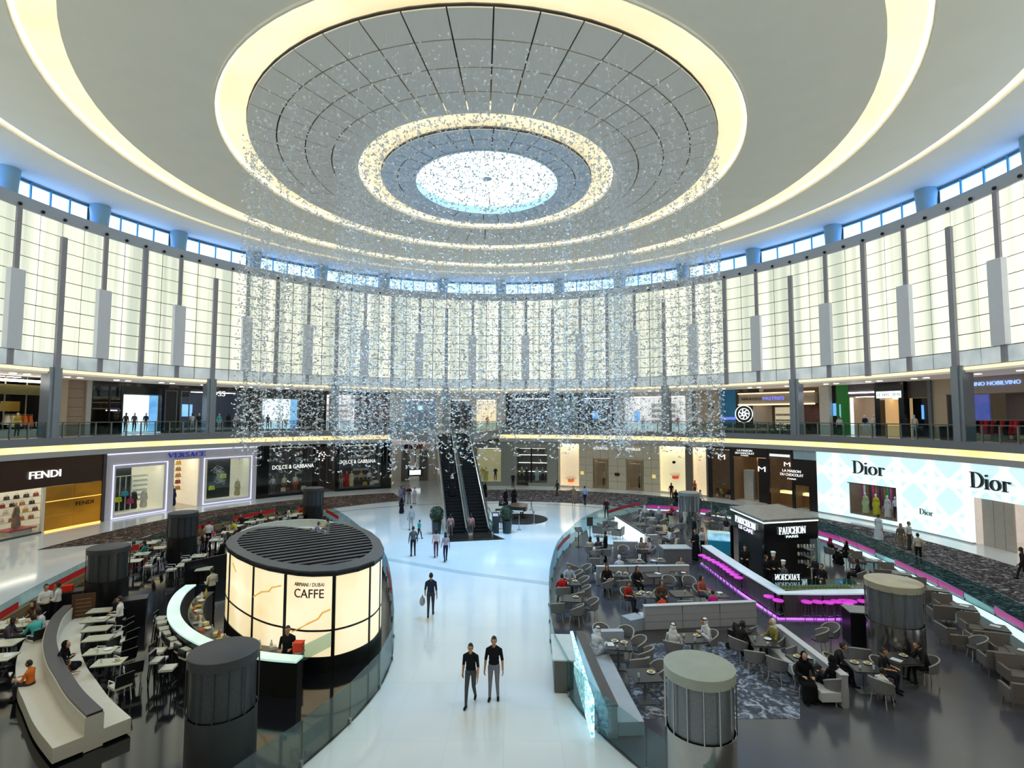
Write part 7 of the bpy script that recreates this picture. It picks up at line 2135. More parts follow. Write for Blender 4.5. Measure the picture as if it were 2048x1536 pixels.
for z in (0.9, 1.3, 1.7):
    c = A1 + (A2 - A1) * 0.72; mb = MB(); mb.box((c[0], c[1] - 0.1, z), (1.0, 0.3, 0.03), an); mb.build('shelf', mat('pale_steel_shelf', '#9aa2a8', 0.3, metal=0.5), t)
    for k in range(6):
        o = MB().lathe([(0.001, 0), (0.05, 0), (0.05, 0.16), (0.001, 0.18)], 8, (c[0] - 0.4 + 0.16 * k, c[1] - 0.12, z + 0.016)).build('jar', cloth(random.choice(['#c9d0d4', '#8a8e92', '#d8d4c8']))); tag(o, 'small jar on the steel shelves of the black kiosk', 'jar', 'jars on the kiosk shelves')
# bar around it
bar_px = [(1402, 1090), (1480, 1142), (1556, 1187), (1650, 1188), (1745, 1187)]
bl_ = offset([G(*p, 1.1) for p in bar_px], 0.3)
t = thing('pastry_bar', 'long angled bar with a white top and dark wood front around the kiosk', 'bar counter', (*bl_[2], 0))
M_BARF = mat('violet_grey_wood', '#564e56', 0.45, noise=0.2, scale=3, stretch=(4, 4, 0.15))
mb = MB(); mb.ribbon(bl_, 0.55, 1.04, 1.1); mb.build('counter_top', mat('ice_white_top', '#c9d4dc', 0.15, emit='#cfe6f6', es=0.25), t)
for a, b in zip(bl_[:-1], bl_[1:]):
    q = walk([a, b], 0.55)
    for u, v in zip(q[:-1], q[1:]):
        mb = MB(); mb.ribbon([u, (v[0] - (v[0] - u[0]) * 0.03, v[1] - (v[1] - u[1]) * 0.03)], 0.36, 0.12, 1.04); mb.build('front_board', M_BARF, t)
mb = MB(); mb.ribbon(bl_, 0.3, 0.03, 1.04); mb.build('body', M_KBLK, t)
mb = MB(); mb.ribbon(offset(bl_, -0.3), 0.08, 0.03, 0.1); mb.build('foot_light', glow('violet_foot_light', '#d060ff', 0.9), t)
cs = offset(bl_[2:], 0.75); t = thing('pastry_case', 'low glass case of pastries behind the front of the bar', 'display case', (*cs[0], 0))
mb = MB(); mb.ribbon(cs, 0.8, 0.03, 1.0); mb.build('case_body', mat('case_steel', '#7d848a', 0.3, metal=0.5), t)
mb = MB(); mb.ribbon(cs, 0.8, 1.26, 1.28); mb.build('case_glass', M_AGL, t)
for i, p in enumerate(walk(cs, 0.16)[1:-1]):
    for dy in (-0.2, 0.05, 0.25):
        o = bpy.data.objects.new('pastry', FOOD_ME); COL.objects.link(o); o.location = (p[0], p[1] + dy, 1.0); o.scale = (0.9, 0.9, 1)
        tag(o, 'small glazed pastry in the low glass case', 'pastry', 'pastries in the glass case')
q = cs[0]; me = serif_mesh('FAUCHON', 1.1, 0.24, 0.04); sign(me, None, 0, 0, 0, M_ICE, 'mirrored_sign', rz=PI, loc=(q[0] + 0.75, q[1] + 0.15, 1.45))
tag(bpy.data.objects[[o.name for o in COL.objects if o.name.startswith('mirrored_sign')][-1]], 'white letters on the pastry case seen from behind', 'sign')
mb = MB(); mb.box((q[0] + 0.75, q[1] + 0.2, 1.42), (1.25, 0.03, 0.34)); tag(mb.build('sign_board', M_KBLK), 'small black board that carries the reversed white letters', 'sign board')
# turquoise case at the head of the bar
p0, p1 = G(1415, 1065, 1.2), G(1460, 1068, 1.2)
t = thing('ice_cream_case', 'turquoise lit glass case at the upper end of the bar', 'display case', (*p0, 0))
mb = MB(); mb.ribbon([p0, p1], 0.9, 0.03, 0.8); mb.build('case_body', mat('turquoise_panel', '#1f6a84', 0.3, emit='#1f7a9a', es=0.25), t)
mb = MB(); mb.ribbon([p0, p1], 0.9, 0.85, 1.25); mb.build('case_glass', glow('blue_case_glow', '#9fd4ee', 0.8, '#4a9cc0', 3.0), t)
mb = MB(); mb.ribbon([p0, p1], 0.95, 1.25, 1.28); mb.build('case_top', M_CGL, t)
# stools with pink seats
for p_ in walk(bl_, 0.4): FOOT.append((*p_, 0.22, t))
left = [(1408 + (1492 - 1408) * k / 9, 1107 + (1149 - 1107) * k / 9) for k in range(10)]
OR = 'first second third fourth fifth sixth seventh eighth ninth tenth eleventh twelfth thirteenth fourteenth fifteenth sixteenth seventeenth eighteenth nineteenth twentieth'.split()
for k, p in enumerate(left):
    furn('pink_stool', p[0] - 4, p[1] + 4, 0.82, 0, 'glowing pink bar stool, %s from the top along the slanting side of the bar' % OR[k], 'pink bar stools')
for k, p in enumerate(((1546, 1191), (1558, 1198), (1566, 1192), (1598, 1199), (1612, 1203), (1626, 1199), (1641, 1204), (1657, 1204), (1680, 1200), (1699, 1203), (1718, 1200), (1736, 1200))):
    furn('pink_stool', p[0], p[1], 0.82, 0, 'glowing pink bar stool, %s from the bar corner along the bar front' % OR[k], 'pink bar stools')

# ---------------------------------------------------------------- banquettes
M_BANQ = mat('silver_grey_leather', '#a6a6ae', 0.4, noise=0.05, scale=6); M_BANQT = mat('pale_grey_leather', '#c6c8cc', 0.45)
def banquette(p0, p1, label, front=-1, h=0.95, z0=0.0):
    a, b = G(*p0, h), G(*p1, h)
    t = thing('banquette', label, 'banquette', (*a, 0))
    L = math.hypot(b[0] - a[0], b[1] - a[1]); n = max(1, round(L / 1.6))
    for k in range(n):
        u = (a[0] + (b[0] - a[0]) * (k + 0.01) / n, a[1] + (b[1] - a[1]) * (k + 0.01) / n); v = (a[0] + (b[0] - a[0]) * (k + 0.99) / n, a[1] + (b[1] - a[1]) * (k + 0.99) / n)
        mb = MB(); mb.ribbon([u, v], 0.2, 0.62, h); mb.build('back_cushion', M_BANQ, t)
        mb = MB(); mb.ribbon([u, v], 0.22, 0.06, 0.34); mb.build('back_panel', M_BANQ, t)
        mb = MB(); mb.ribbon([u, v], 0.22, 0.36, 0.6); mb.build('back_panel', M_BANQ, t)
        mb = MB(); mb.ribbon(offset([u, v], 0.4 * -front), 0.56, 0.2, 0.46); mb.build('seat', M_BANQT, t)
    mb = MB(); mb.ribbon([a, b], 0.16, 0.03, 0.62); mb.build('spine', mat('steel_line', '#c2c4c8', 0.3, metal=0.5), t)
    mb = MB(); mb.ribbon([a, b], 0.24, h, h + 0.03); mb.build('top_rail', M_BANQT, t)
    for p_ in walk([a, b], 0.4): FOOT.append((*p_, 0.14, t))
    return t
banquette((1287, 1212), (1510, 1203), 'long silver grey banquette with two steel lines in the middle of the pastry cafe')
banquette((1192, 1133), (1378, 1131), 'silver grey banquette in the row behind the longest one')
banquette((1226, 1083), (1276, 1084), 'short silver grey banquette beside the white lounge corner')
banquette((1288, 1070), (1315, 1070), 'short grey partition seat behind the tables at the back')
a, b = G(1252, 1236, 0.5), G(1280, 1230, 0.5)
tag(MB().ribbon([a, b], 0.6, 0.03, 0.5).build('end_cabinet', mat('pale_blue_end', '#9aa8b8', 0.3)), 'low blue grey cabinet at the end of the longest banquette', 'cabinet')
a, b = G(1322, 1093, 0.95), G(1378, 1093, 0.95)
t = thing('service_counter', 'pale grey service counter beside the standing waiter in black', 'counter', (*a, 0))
mb = MB(); mb.ribbon([a, b], 0.9, 0.03, 0.9); mb.build('body', mat('counter_grey', '#6a6e74', 0.4), t); mb = MB(); mb.ribbon([a, b], 1.0, 0.9, 0.95); mb.build('top', mat('counter_pale_top', '#b4bcc0', 0.2), t)
# white lounge corner with slatted wall
a, b = G(1230, 1031, 1.2), G(1288, 1067, 1.2)
t = thing('slatted_partition', 'white glowing slatted partition with a dark top rail at the lounge corner', 'partition', (*a, 0))
for k in range(8):
    mb = MB(); mb.ribbon([a, b], 0.06, 0.06 + 0.14 * k, 0.17 + 0.14 * k); mb.build('slat', glow('white_slat', '#e2f6fa', 0.85), t)
mb = MB(); mb.ribbon([a, b], 0.14, 1.18, 1.24); mb.build('top_rail', mat('dark_rail', '#3a3e42', 0.4), t)
for p_ in walk([a, b], 0.4): FOOT.append((*p_, 0.1, t))
pl = [G(*p) for p in ((1172, 1052), (1228, 1040), (1290, 1080), (1270, 1092), (1180, 1088))]
struct(MB().prism(pl, 0.03, 0.04).build('floor_lounge', mat('white_lounge_floor', '#d8e4e6', 0.2)), 'white floor of the lounge corner')
for i, (p, q, rz) in enumerate(((1207, 1050, 30), (1228, 1055, 150), (1243, 1063, 60), (1258, 1058, 200), (1266, 1068, 20), (1198, 1060, -30))):
    furn('armchair', p, q, 0.5, rz, 'grey lounge armchair ' + ['farthest back in the white lounge corner', 'in the middle of the white lounge corner', 'nearest the slatted partition middle', 'with its back to the slatted partition', 'closest to the short banquette', 'beside the menu stand in the white lounge corner'][i], 'armchairs in the white lounge corner')
# menu stand and lectern at the corridor end
for i, (p, q, lab) in enumerate(((1180, 1086, 'tall black menu stand at the corner of the pastry cafe'), (1157, 1095, 'slim black lectern behind the corridor glass'))):
    x, y = G(p, q)
    t = thing('menu_stand', lab, 'menu stand', (x, y, 0.03), 0.2)
    mb = MB(); mb.tube([(0, 0, 0), (0, 0, 1.1)], 0.03, 6); mb.build('pole', M_BLK, t, world=False); mb = MB(); mb.lathe([(0.001, 0), (0.2, 0), (0.2, 0.02), (0.001, 0.03)], 14); mb.build('foot', M_BLK, t, world=False)
    mb = MB()
    if i == 0: mb.box((0, 0, 1.4), (0.42, 0.04, 0.6))
    else: mb.add([(-0.25, -0.2, 1.05), (0.25, -0.2, 1.05), (0.25, 0.15, 1.25), (-0.25, 0.15, 1.25), (-0.25, -0.2, 1.02), (0.25, -0.2, 1.02), (0.25, 0.15, 1.22), (-0.25, 0.15, 1.22)], [(0, 1, 2, 3), (7, 6, 5, 4), (0, 4, 5, 1), (1, 5, 6, 2), (2, 6, 7, 3), (3, 7, 4, 0)])
    mb.build('board', mat('dark_menu_board', '#232527', 0.4, color2='#4a4c4a', scale=20, noise=0.4), t, world=False)

# ---------------------------------------------------------------- tables
RT = [(1244, 1150, 'ppcgg', 'with plates before the two women in black'), (1308, 1150, 'm', 'with a mint menu on the second banquette'), (1360, 1149, 'pg', 'with a wooden tray on the second banquette'), (1272, 1123, 'pc', 'with papers before the man in white'), (1314, 1121, 'pm', 'with papers near the service counter'), (1362, 1188, 'c', 'bare but for one cup on the longest banquette'), (1290, 1190, 'pppcg', 'with many plates before the orange-shirted boy'), (1432, 1190, 'pcg', 'before the girl in magenta'), (1237, 1291, 'ppmcg', 'with dishes before the man on the pale sofa'), (1384, 1277, 'pcg', 'between the two men in white robes'), (1527, 1284, 'pgc', 'before the woman with the cream scarf'), (1612, 1322, 'ppcg', 'with dishes before the woman in the black robe'), (1728, 1334, 'ppcg', 'before the boy near the steel column'), (1800, 1318, 'pm', 'with a tray before the man in the dark suit'), (1292, 1037, 'pg', 'before the man with the white headcloth at the back'), (1272, 1050, 'g', 'beside the slatted partition top'), (1312, 1053, 'pg', 'in the crowded back of the pastry cafe'), (1328, 1066, 'pc', 'beside the short partition seat'), (1432, 1028, 'p', 'right of the silver column'), (1452, 1040, 'g', 'left of the black kiosk'), (1420, 1044, 'p', 'behind the turquoise case'), (1141, 1166, 'pp', 'before the man in red along the corridor glass'), (1142, 1198, 'p', 'round the bowl along the corridor glass'), (1290, 1352, 'pg', 'beyond the lower photo edge by the pale sofa')]
for i, (p, q, it, where) in enumerate(RT):
    tb = furn('dark_table', p, q, 0.75, 5 if i % 2 else -8, 'dark square table ' + where, 'dark tables of the pastry cafe')
    on_table(tb, 0.755, it, 'the table ' + where, 0.27)
# empty tub chairs (pixel of the seat, facing)
TC = [(1146, 1139, -60), (1158, 1141, 100), (1153, 1155, 90), (1128, 1184, -40), (1158, 1183, 80), (1130, 1214, 10), (1146, 1206, 30), (1152, 1224, 60), (1180, 1214, 95), (1162, 1170, 95),
      (1191, 1110, 20), (1212, 1108, 0), (1205, 1125, -10), (1247, 1105, 170), (1288, 1107, 190), (1314, 1107, 170), (1247, 1172, 5), (1272, 1172, -10), (1213, 1172, 60), (1272, 1200, -60), (1312, 1204, 60), (1335, 1168, 180), (1373, 1167, 175), (1366, 1206, 0),
      (1203, 1272, 190), (1250, 1277, 150), (1268, 1297, 100), (1262, 1310, 60), (1280, 1330, 20), (1290, 1342, 100), (1480, 1300, -40), (1500, 1310, -20), (1545, 1300, 60), (1580, 1335, -50), (1560, 1340, -20), (1660, 1268, 100), (1640, 1275, 60), (1720, 1312, -20), (1700, 1340, 20), (1765, 1345, 10), (1780, 1335, -30),
      (1283, 1028, 180), (1305, 1030, 190), (1270, 1040, 90), (1325, 1046, 60), (1302, 1064, 0), (1340, 1060, 80), (1350, 1072, 40), (1362, 1055, 0), (1415, 1030, 60), (1430, 1018, 180), (1445, 1030, 90), (1455, 1050, 20), (1440, 1052, -20), (1330, 1084, 20), (1345, 1082, 60), (1953, 1293, 70)]
ZONE = lambda p, q: ('beside the corridor glass' if p < 1170 and q > 1100 else 'in the crowded back rows' if q < 1090 else 'behind the second banquette' if q < 1130 else 'before the second banquette' if q < 1215 and p < 1500 else 'at the near tables by the pale sofa' if p < 1320 else 'round the tables near the steel column' if p > 1620 and p < 1900 else 'by the magenta balustrade' if p > 1900 else 'at the tables near the sage column')
for i, (p, q, rz) in enumerate(TC):
    zn = sorted([c for c in TC if ZONE(c[0], c[1]) == ZONE(p, q)]); k = zn.index((p, q, rz))
    furn('tub_chair', p, q, 0.5, rz, 'wicker tub chair %s, %s from the left' % (ZONE(p, q), OR[k]), 'empty wicker tub chairs ' + ZONE(p, q))
# armchairs and small tables along the magenta balustrade
AC = [(1714, 1117, 190), (1777, 1141, 190), (1760, 1148, 10), (1841, 1173, 190), (1836, 1188, 10), (1892, 1208, 190), (1880, 1222, 10), (1947, 1248, 190), (1905, 1268, -70), (1945, 1272, 10), (1999, 1291, 190), (1990, 1315, 10), (2030, 1338, 190), (2040, 1380, 10)]
for i, (p, q, rz) in enumerate(AC):
    furn('armchair', p, q, 0.55, rz - 28, 'warm grey armchair, %s in the row along the magenta balustrade' % OR[i], 'armchairs along the magenta balustrade')
for i, (p, q) in enumerate(((1748, 1122), (1803, 1147), (1863, 1179), (1919, 1214), (1975, 1256), (2019, 1303))):
    tb = furn('dark_table', p, q, 0.75, -30, 'dark table, %s between the armchairs along the magenta balustrade' % OR[i], 'dark tables along the magenta balustrade', sc=(0.9, 0.9, 1)); on_table(tb, 0.755, 'm', 'the %s armchair table' % OR[i], 0.1)
# pale sofa and patterned light panel at the corridor end
so = [G(*p, 0.9) for p in ((1160, 1262), (1195, 1345), (1225, 1410))]
t = thing('corner_sofa', 'pale blue grey sofa with a dark back shelf at the near corner', 'sofa', (*so[0], 0))
mb = MB(); mb.ribbon(so, 0.3, 0.85, 0.9); mb.build('back_shelf', mat('brown_shelf', '#4a4440', 0.4), t); mb = MB(); mb.ribbon(so, 0.26, 0.05, 0.85); mb.build('backrest', mat('pale_blue_leather', '#a9b4c0', 0.4), t)
mb = MB(); mb.ribbon(offset(so, 0.5), 0.7, 0.1, 0.45); mb.build('seat', MATS['pale_blue_leather'], t)
mb = MB(); q0 = G(1186, 1258, 0.9); q1 = G(1246, 1257, 0.9); mb.ribbon([q0, q1], 0.26, 0.05, 0.85); mb.build('end_backrest', MATS['pale_blue_leather'], t)
lp = [G(*p, 1.0) for p in ((1143, 1262), (1168, 1345), (1185, 1400))]
t = thing('patterned_light_panel', 'aqua glowing panel with a woven pattern beside the pale sofa', 'light panel', (*lp[0], 0))
mb = MB(); mb.ribbon(lp, 0.1, 0.05, 1.0); mb.build('panel', glow('aqua_weave', '#d8f6fa', 0.9, '#3a9cb4', 9.0, base='#a8d8e0', lo=0.45, hi=0.52), t)
cpn = offset(lp, 0.0); lc_ = [G(*p, 1.0) for p in ((1122, 1268), (1128, 1320))]
t = thing('host_counter', 'pale host counter just inside the corridor glass', 'counter', (*lc_[0], 0))
mb = MB(); mb.ribbon(lc_, 0.7, 0.96, 1.0); mb.build('top', mat('pale_aqua_top', '#c4d2d8', 0.2), t); mb = MB(); mb.ribbon(lc_, 0.6, 0.03, 0.96); mb.build('body', mat('taupe_body', '#5c5650', 0.5), t)
# black cabinet beside the steel column, slanted bench back
x, y = G(1718, 1222, 1.2)
t = thing('service_station', 'tall black service cabinet beside the polished steel column', 'cabinet', (x, y, 0.03), -0.2)
mb = MB(); mb.box((0, 0, 0.6), (0.9, 0.8, 1.2)); mb.build('body', M_BLK, t, world=False); mb = MB(); mb.box((0, 0, 1.22), (0.95, 0.85, 0.04)); mb.build('top', M_STEEL, t, world=False)
banquette((1555, 1250), (1690, 1352), 'slanting grey banquette with a dark top left of the steel column', 1)
# dark board walk in front of the longest banquette
pl = [G(*p) for p in ((1215, 1262), (1510, 1262), (1560, 1300), (1440, 1296), (1250, 1300))]
struct(MB().prism(pl, 0.03, 0.036).build('floor_deck', mat('dark_brown_deck', '#3a3534', 0.3, noise=0.2, scale=2, stretch=(0.2, 4, 1))), 'dark timber floor before the longest banquette')
# pushchair behind the woman with dark hair
x, y = G(1482, 1270, 0.6)
t = thing('pushchair', 'black hooded pushchair beside the longest banquette', 'pushchair', (x, y, 0.03), 0.6)
mb = MB(); mb.lathe([(0.001, 0.3), (0.24, 0.28), (0.3, 0.1), (0.3, 0.0)], 14, (0, 0, 0.75), 0, 1, 1, 0, PI * 1.2); mb.build('hood', M_BLK, t, True, world=False)
mb = MB(); mb.box((0, 0.1, 0.55), (0.45, 0.6, 0.3)); mb.build('seat', M_BLK, t, world=False)
for wx in (-0.25, 0.25):
    for wy in (-0.2, 0.35):
        mb = MB(); mb.tube([(wx - 0.02, wy, 0.12), (wx + 0.02, wy, 0.12)], 0.12, 14); mb.build('wheel', mat('rubber', '#1a1a1a', 0.8), t, world=False)
        mb = MB(); mb.tube([(wx, wy, 0.12), (wx * 0.8, 0.05, 0.5)], 0.015, 5); mb.build('strut', M_STEEL, t, world=False)
mb = MB(); mb.tube([(-0.24, -0.2, 0.6), (-0.24, -0.5, 1.0), (0.24, -0.5, 1.0), (0.24, -0.2, 0.6)], 0.018, 6); mb.build('push_bar', M_STEEL, t, world=False)
# ================================================================== THE CROWD
# walkers in the hall (pixel of the feet)
person(861, 1233, 0, 'walk', 5, 'man in a navy T-shirt and grey jeans walking away with a bag', '#232f45', '#3a3d4a', h=1.8, fine=True, skin=0)
x, y = G(847, 1207, 0.5)
t = thing('tote_bag', 'black and white bag carried by the man in the navy T-shirt', 'bag', (x - 0.05, y, 0.42))
mb = MB(); mb.ell((0, 0, 0.18), (0.12, 0.17, 0.2), 14, 9); mb.build('bag_body', mat('bw_bag', '#1c1c20', 0.5, color2='#d8d8d8', scale=7, noise=0.5), t, True, world=False); mb = MB(); mb.tube([(0, 0.1 * math.cos(a), 0.34 + 0.1 * math.sin(a)) for a in np.linspace(0, PI, 8)], 0.012, 5); mb.build('handle', M_BLK, t, world=False)
person(942, 1292, 1.66, 'walk', 172, 'man in a black V-neck T-shirt walking towards the viewer', '#15161b', '#4a4c52', h=1.76, fine=True, skin=0)
person(988, 1283, 1.70, 'stand', 176, 'taller man in a black crew-neck T-shirt and grey trousers beside the V-neck man', '#14151a', '#7d7d84', h=1.86, fine=True, skin=0)
person(826, 1112, 0, 'stand', 20, 'man in a grey suit standing left of the two women', '#5a5e68', '#2c2e36', 'long', h=1.78)
person(872, 1114, 0, 'walk', 10, 'woman in a pale top and plum trousers', '#c9b8bc', '#5c2f4a', 'short', 'long', h=1.66, slim=0.9)
person(891, 1123, 0, 'walk', 15, 'woman in a lilac top and blue jeans with long hair', '#a39aac', '#242c48', 'long', 'long', h=1.68, slim=0.9)
person(838, 1078, 0, 'walk', -40, 'running boy in a turquoise T-shirt', '#2a9a96', '#1f2430', h=1.3)
person(822, 1060, 0, 'stand', 30, 'tall man in light grey behind the running boy', '#a6a8ac', '#9a9ca2', 'long', h=1.8)
person(801, 1007, 0, 'stand', 160, 'woman in a lavender tunic in the group of four', '#7d7896', '#6a6684', 'long', 'long', h=1.68)
person(807, 1004, 0, 'stand', 200, 'shorter woman in plum at the back of the group of four', '#54506a', '#4a4660', 'long', 'long', h=1.62)
person(818, 1008, 0, 'arms_folded', 180, 'man in a black polo in the group of four', '#2a2430', '#7a7888', h=1.78)
person(829, 1008, 0, 'stand', 150, 'boy in pale grey in the group of four', '#a8acb2', '#a0a4aa', h=1.6)
person(803, 1027, 0, 'stand', 30, 'woman in a black robe stooping over a bag below the group of four', '#1a1a20', '#1a1a20', 'long', None, True, '#17171c', h=1.35)
person(809, 961, 0, 'stand', 180, 'guard in a black suit in the marble lobby', '#1b1c20', '#1b1c20', 'long', h=1.78)
person(901, 1074, 0, 'stand', 10, 'woman in a pink blouse at the escalator foot, left flight', '#b08a86', '#8a7470', 'long', 'long', h=1.6)
person(942, 1074, 0, 'stand', -10, 'woman in a pink blouse between the two escalator flights', '#b0827c', '#a08480', 'long', 'long', h=1.62)
person(964, 997, 0, 'stand', 120, 'woman in a long black robe right of the escalators', '#121217', '#121217', 'long', None, True, '#101014', h=1.68)
person(970, 995, 0, 'stand', 140, 'second woman in a black robe close behind the first, right of the escalators', '#141419', '#141419', 'long', None, True, '#131318', h=1.6)
person(1011, 1012, 0, 'stand', 150, 'shorter woman in a black robe at the piano', '#131318', '#131318', 'long', None, True, '#111116', h=1.6)
person(1028, 1012, 0, 'stand', 160, 'taller woman in a black robe at the piano', '#111116', '#111116', 'long', None, True, '#0f0f14', h=1.74)
person(1000, 994, 1.2, 'sit', -110, 'pianist with a coral cap in a patterned shirt', '#4a4a55', '#1c1c22', 'long', hairc='#d8585a')
person(1026, 975, 0, 'stand', 190, 'man in dark clothes before the dark shop window', '#24262a', '#1e2024', 'long', h=1.76)
person(1115, 992, 0, 'walk', 40, 'woman in dark clothes with a handbag near the first warm niche', '#33363c', '#2a2c30', 'long', h=1.66)
person(1147, 1008, 0, 'arm_out', 190, 'man in khaki pointing with one arm', '#8a7862', '#857460', h=1.74)
person(1170, 1010, 0, 'walk', 20, 'man in a pale blue shirt beside the pointing man', '#8aa0c8', '#1f2438', 'long', h=1.8)
person(1213, 1036, 0, 'walk', 160, 'woman in dark red and black near the lounge corner', '#3a2024', '#1a1a20', 'long', 'long', h=1.66)
person(1343, 999, 0, 'stand', 180, 'woman in black with a red skirt before the yellow niche', '#1f1a1e', '#7a3036', 'short', 'long', h=1.7)
person(1390, 992, 0, 'stand', 200, 'woman in an orange top beside the dark pier', '#b8482e', '#33282a', 'short', 'long', h=1.66)
person(1352, 1016, 0, 'stand', 150, 'woman in a long black robe left of the silver column', '#15151a', '#15151a', 'long', None, True, '#131318', h=1.7)
person(1400, 1018, 0, 'walk', -150, 'man in a white shirt and black trousers right of the silver column', '#ccd4de', '#17181c', 'short', h=1.76)
person(1758, 1081, 0, 'walk', -60, 'man in a long white robe walking past the colourful window', '#c4d0d8', '#c4d0d8', 'long', 'short', True, None, h=1.78)
person(1803, 1104, 0, 'stand', 175, 'man in an olive shirt of the pair on the carpet', '#6a6258', '#857c62', 'long', h=1.78)
person(1819, 1100, 0, 'stand', 200, 'man in a white T-shirt of the pair on the carpet', '#cfd4da', '#4a4846', h=1.8)
person(1838, 1127, 0, 'stand', -20, 'man in a beige shirt and black trousers seen from behind on the carpet', '#bdb6aa', '#1a1b22', h=1.74)
person(2010, 1094, 0, 'arms_folded', 170, 'guard in a black suit at the glowing boutique door', '#17181c', '#17181c', 'long', h=1.8)
person(2048, 1160, 0, 'walk', 60, 'woman in dark clothes at the far photo edge on the carpet', '#2e2a2c', '#2a282c', 'long', 'long', h=1.68)
# riders on the left flight
for px, py, zz, lab, c in ((906, 1018, 2.3, 'woman in a black robe riding the left escalator flight', '#15151a'), ):
    gx, gy = E2W(-0.83, Y0 + (Y1 - Y0) * 0.3)
    me, hc = fig_mesh('stand', True, 1.0)
    t = thing('person', lab, 'person', (gx, gy, Z1 * 0.31), 2.9)
    obj('body', me, t, [SKINS[0], cloth(c), cloth(c), cloth(c), cloth(c), cloth('#191816')]); s2 = obj('headscarf', HAIR['scarf'], t, [cloth('#e6e6ea')]); s2.location = hc
for gxy, lab, c in ((POL(-46.4, 34.6), 'man in blue leaning on the gallery by the second picture window', '#4a6aa0'), (POL(64.0, 35.0), 'man in a white shirt walking on the gallery by the green bay', '#d0d6dc')):
    me, hc = fig_mesh('stand', False, 1.0)
    t = thing('person', lab, 'person', (gxy[0], gxy[1], UF), 2.9)
    obj('body', me, t, [SKINS[1], cloth(c), cloth(c), cloth(c), cloth('#2a2c36'), cloth('#191816')]); s2 = obj('hair', HAIR['short'], t, [M_HAIR]); s2.location = hc

# ---- left cafe
def seated(px, py, rot, label, top, leg='#24242a', sleeve='short', hair='short', pose='sit', chair=None, **k):
    t = person(px, py, 1.19, pose, rot, label, top, leg, sleeve, hair, **k)
    x, y = t.location[0], t.location[1]
    for fx, fy, fr, o in list(FOOT):                      # empty chairs in the way go, tables keep their distance
        d = math.hypot(x - fx, y - fy)
        if 'chair' in o.name and d < 0.62 and o.get('group') and all(o is not p for p in PROTO.values()):
            for c in list(o.children_recursive) + [o]: bpy.data.objects.remove(c)
            FOOT[:] = [f for f in FOOT if f[3] is not o]
        elif 'table' in o.name and d < fr + 0.3 and d > 0.02:
            x += (x - fx) / d * (fr + 0.3 - d); y += (y - fy) / d * (fr + 0.3 - d)
    t.location = (x, y, floor_at(x, y))
    if chair:
        w = ('tub chair' if chair == 'tub_chair' else 'chair') + ' under the ' + label
        place(chair, MAKERS[chair], (x, y, 0), math.radians(rot), ' '.join(w.split()[:15]), None, force=True)
    return t
seated(12, 1240, -70, 'woman in a striped top at the crowded family table', '#4a4650', '#2a2a34', 'long', 'long', 'sit_lean', 'cafe_chair')
seated(30, 1221, -160, 'girl with tied hair behind the crowded family table', '#6a4a3a', '#3a2c2a', 'short', 'long', 'sit_lean', 'cafe_chair')
seated(88, 1222, 130, 'woman in black and white drinking at the crowded family table', '#c8c8cc', '#1e1e24', 'long', 'long', 'sit_phone', 'cafe_chair')
seated(76, 1238, 70, 'woman in a turquoise top at the crowded family table', '#4ab0aa', '#3c3c48', 'long', 'short', 'sit_lean', 'cafe_chair')
seated(64, 1318, 100, 'boy in an orange T-shirt on the curved sofa', '#d8702a', '#3a3a44', h=1.5)
seated(121, 1291, -80, 'woman in a black robe on the curved sofa', '#121217', '#121217', 'long', None, 'sit_phone', robe=True, scarf='#101014')
seated(132, 1306, -70, 'child in dark red on the curved sofa beside the woman in black', '#5a2420', '#1a1a20', h=1.25, hair='long')
person(92, 1175, 1.64, 'serve', -120, 'waiter in a white shirt with his head turned by the outer balustrade', '#d8d8d4', '#15161a', 'long')
person(117, 1170, 1.64, 'serve', 110, 'waiter in a white shirt bending beside the black cabinet', '#d6d6d2', '#15161a', 'long', h=1.72)
person(241, 1197, 1.62, 'serve', 110, 'waitress in a white blouse standing by the sofa tables', '#dcdad8', '#141519', 'long', 'short', h=1.68, slim=0.92, fine=True)
person(425, 1142, 1.64, 'serve', 60, 'barman in a cream shirt behind the aqua bar', '#d8d0b8', '#17181c', 'long')
person(576, 1260, 1.64, 'serve', 190, 'man in a black suit reading at the bar before the onyx drum', '#191a1e', '#15161a', 'long', fine=True)
seated(336, 1066, -60, 'man in black by the red band left of the boutique column', '#1a1a1e', '#22222a', 'long', chair='cafe_chair')
seated(290, 1088, 100, 'woman in teal beside the outer mesh column', '#3a8a8a', '#4a4a50', 'long', 'long', chair='cafe_chair')
person(418, 1046, 1.64, 'serve', 20, 'waiter in a white shirt standing behind the boutique column', '#d4d4d0', '#141519', 'short')
person(406, 1050, 1.64, 'stand', -40, 'woman in a brown top talking to the waiter', '#8a6a5a', '#3a3438', 'short', 'long', h=1.64)
seated(429, 1053, 150, 'girl in pink beside the waiter', '#c8507a', '#9a4a6a', h=1.4, hair='long', chair='cafe_chair')
seated(456, 1046, -90, 'man in beige reaching across a table', '#b09878', '#4a443c', 'long', pose='sit_lean', chair='cafe_chair')
seated(473, 1044, 90, 'woman in a yellow top at the red band', '#b8b03a', '#4a4a3c', 'short', 'long', pose='sit_lean', chair='cafe_chair')
seated(485, 1031, 170, 'man in black behind the woman in yellow', '#24242a', '#2a2a30', 'long', chair='cafe_chair')
seated(519, 1023, -90, 'man in a black shirt at the white bench row', '#1f1a1c', '#26262c', 'long', chair='cafe_chair')
seated(555, 1027, 90, 'woman in taupe at the white bench row', '#7a6a5c', '#4a443e', 'long', 'long', chair='cafe_chair')
seated(582, 1017, -60, 'woman in cream near the farthest column', '#c8c0ac', '#5a5a58', 'short', 'long', chair='cafe_chair')
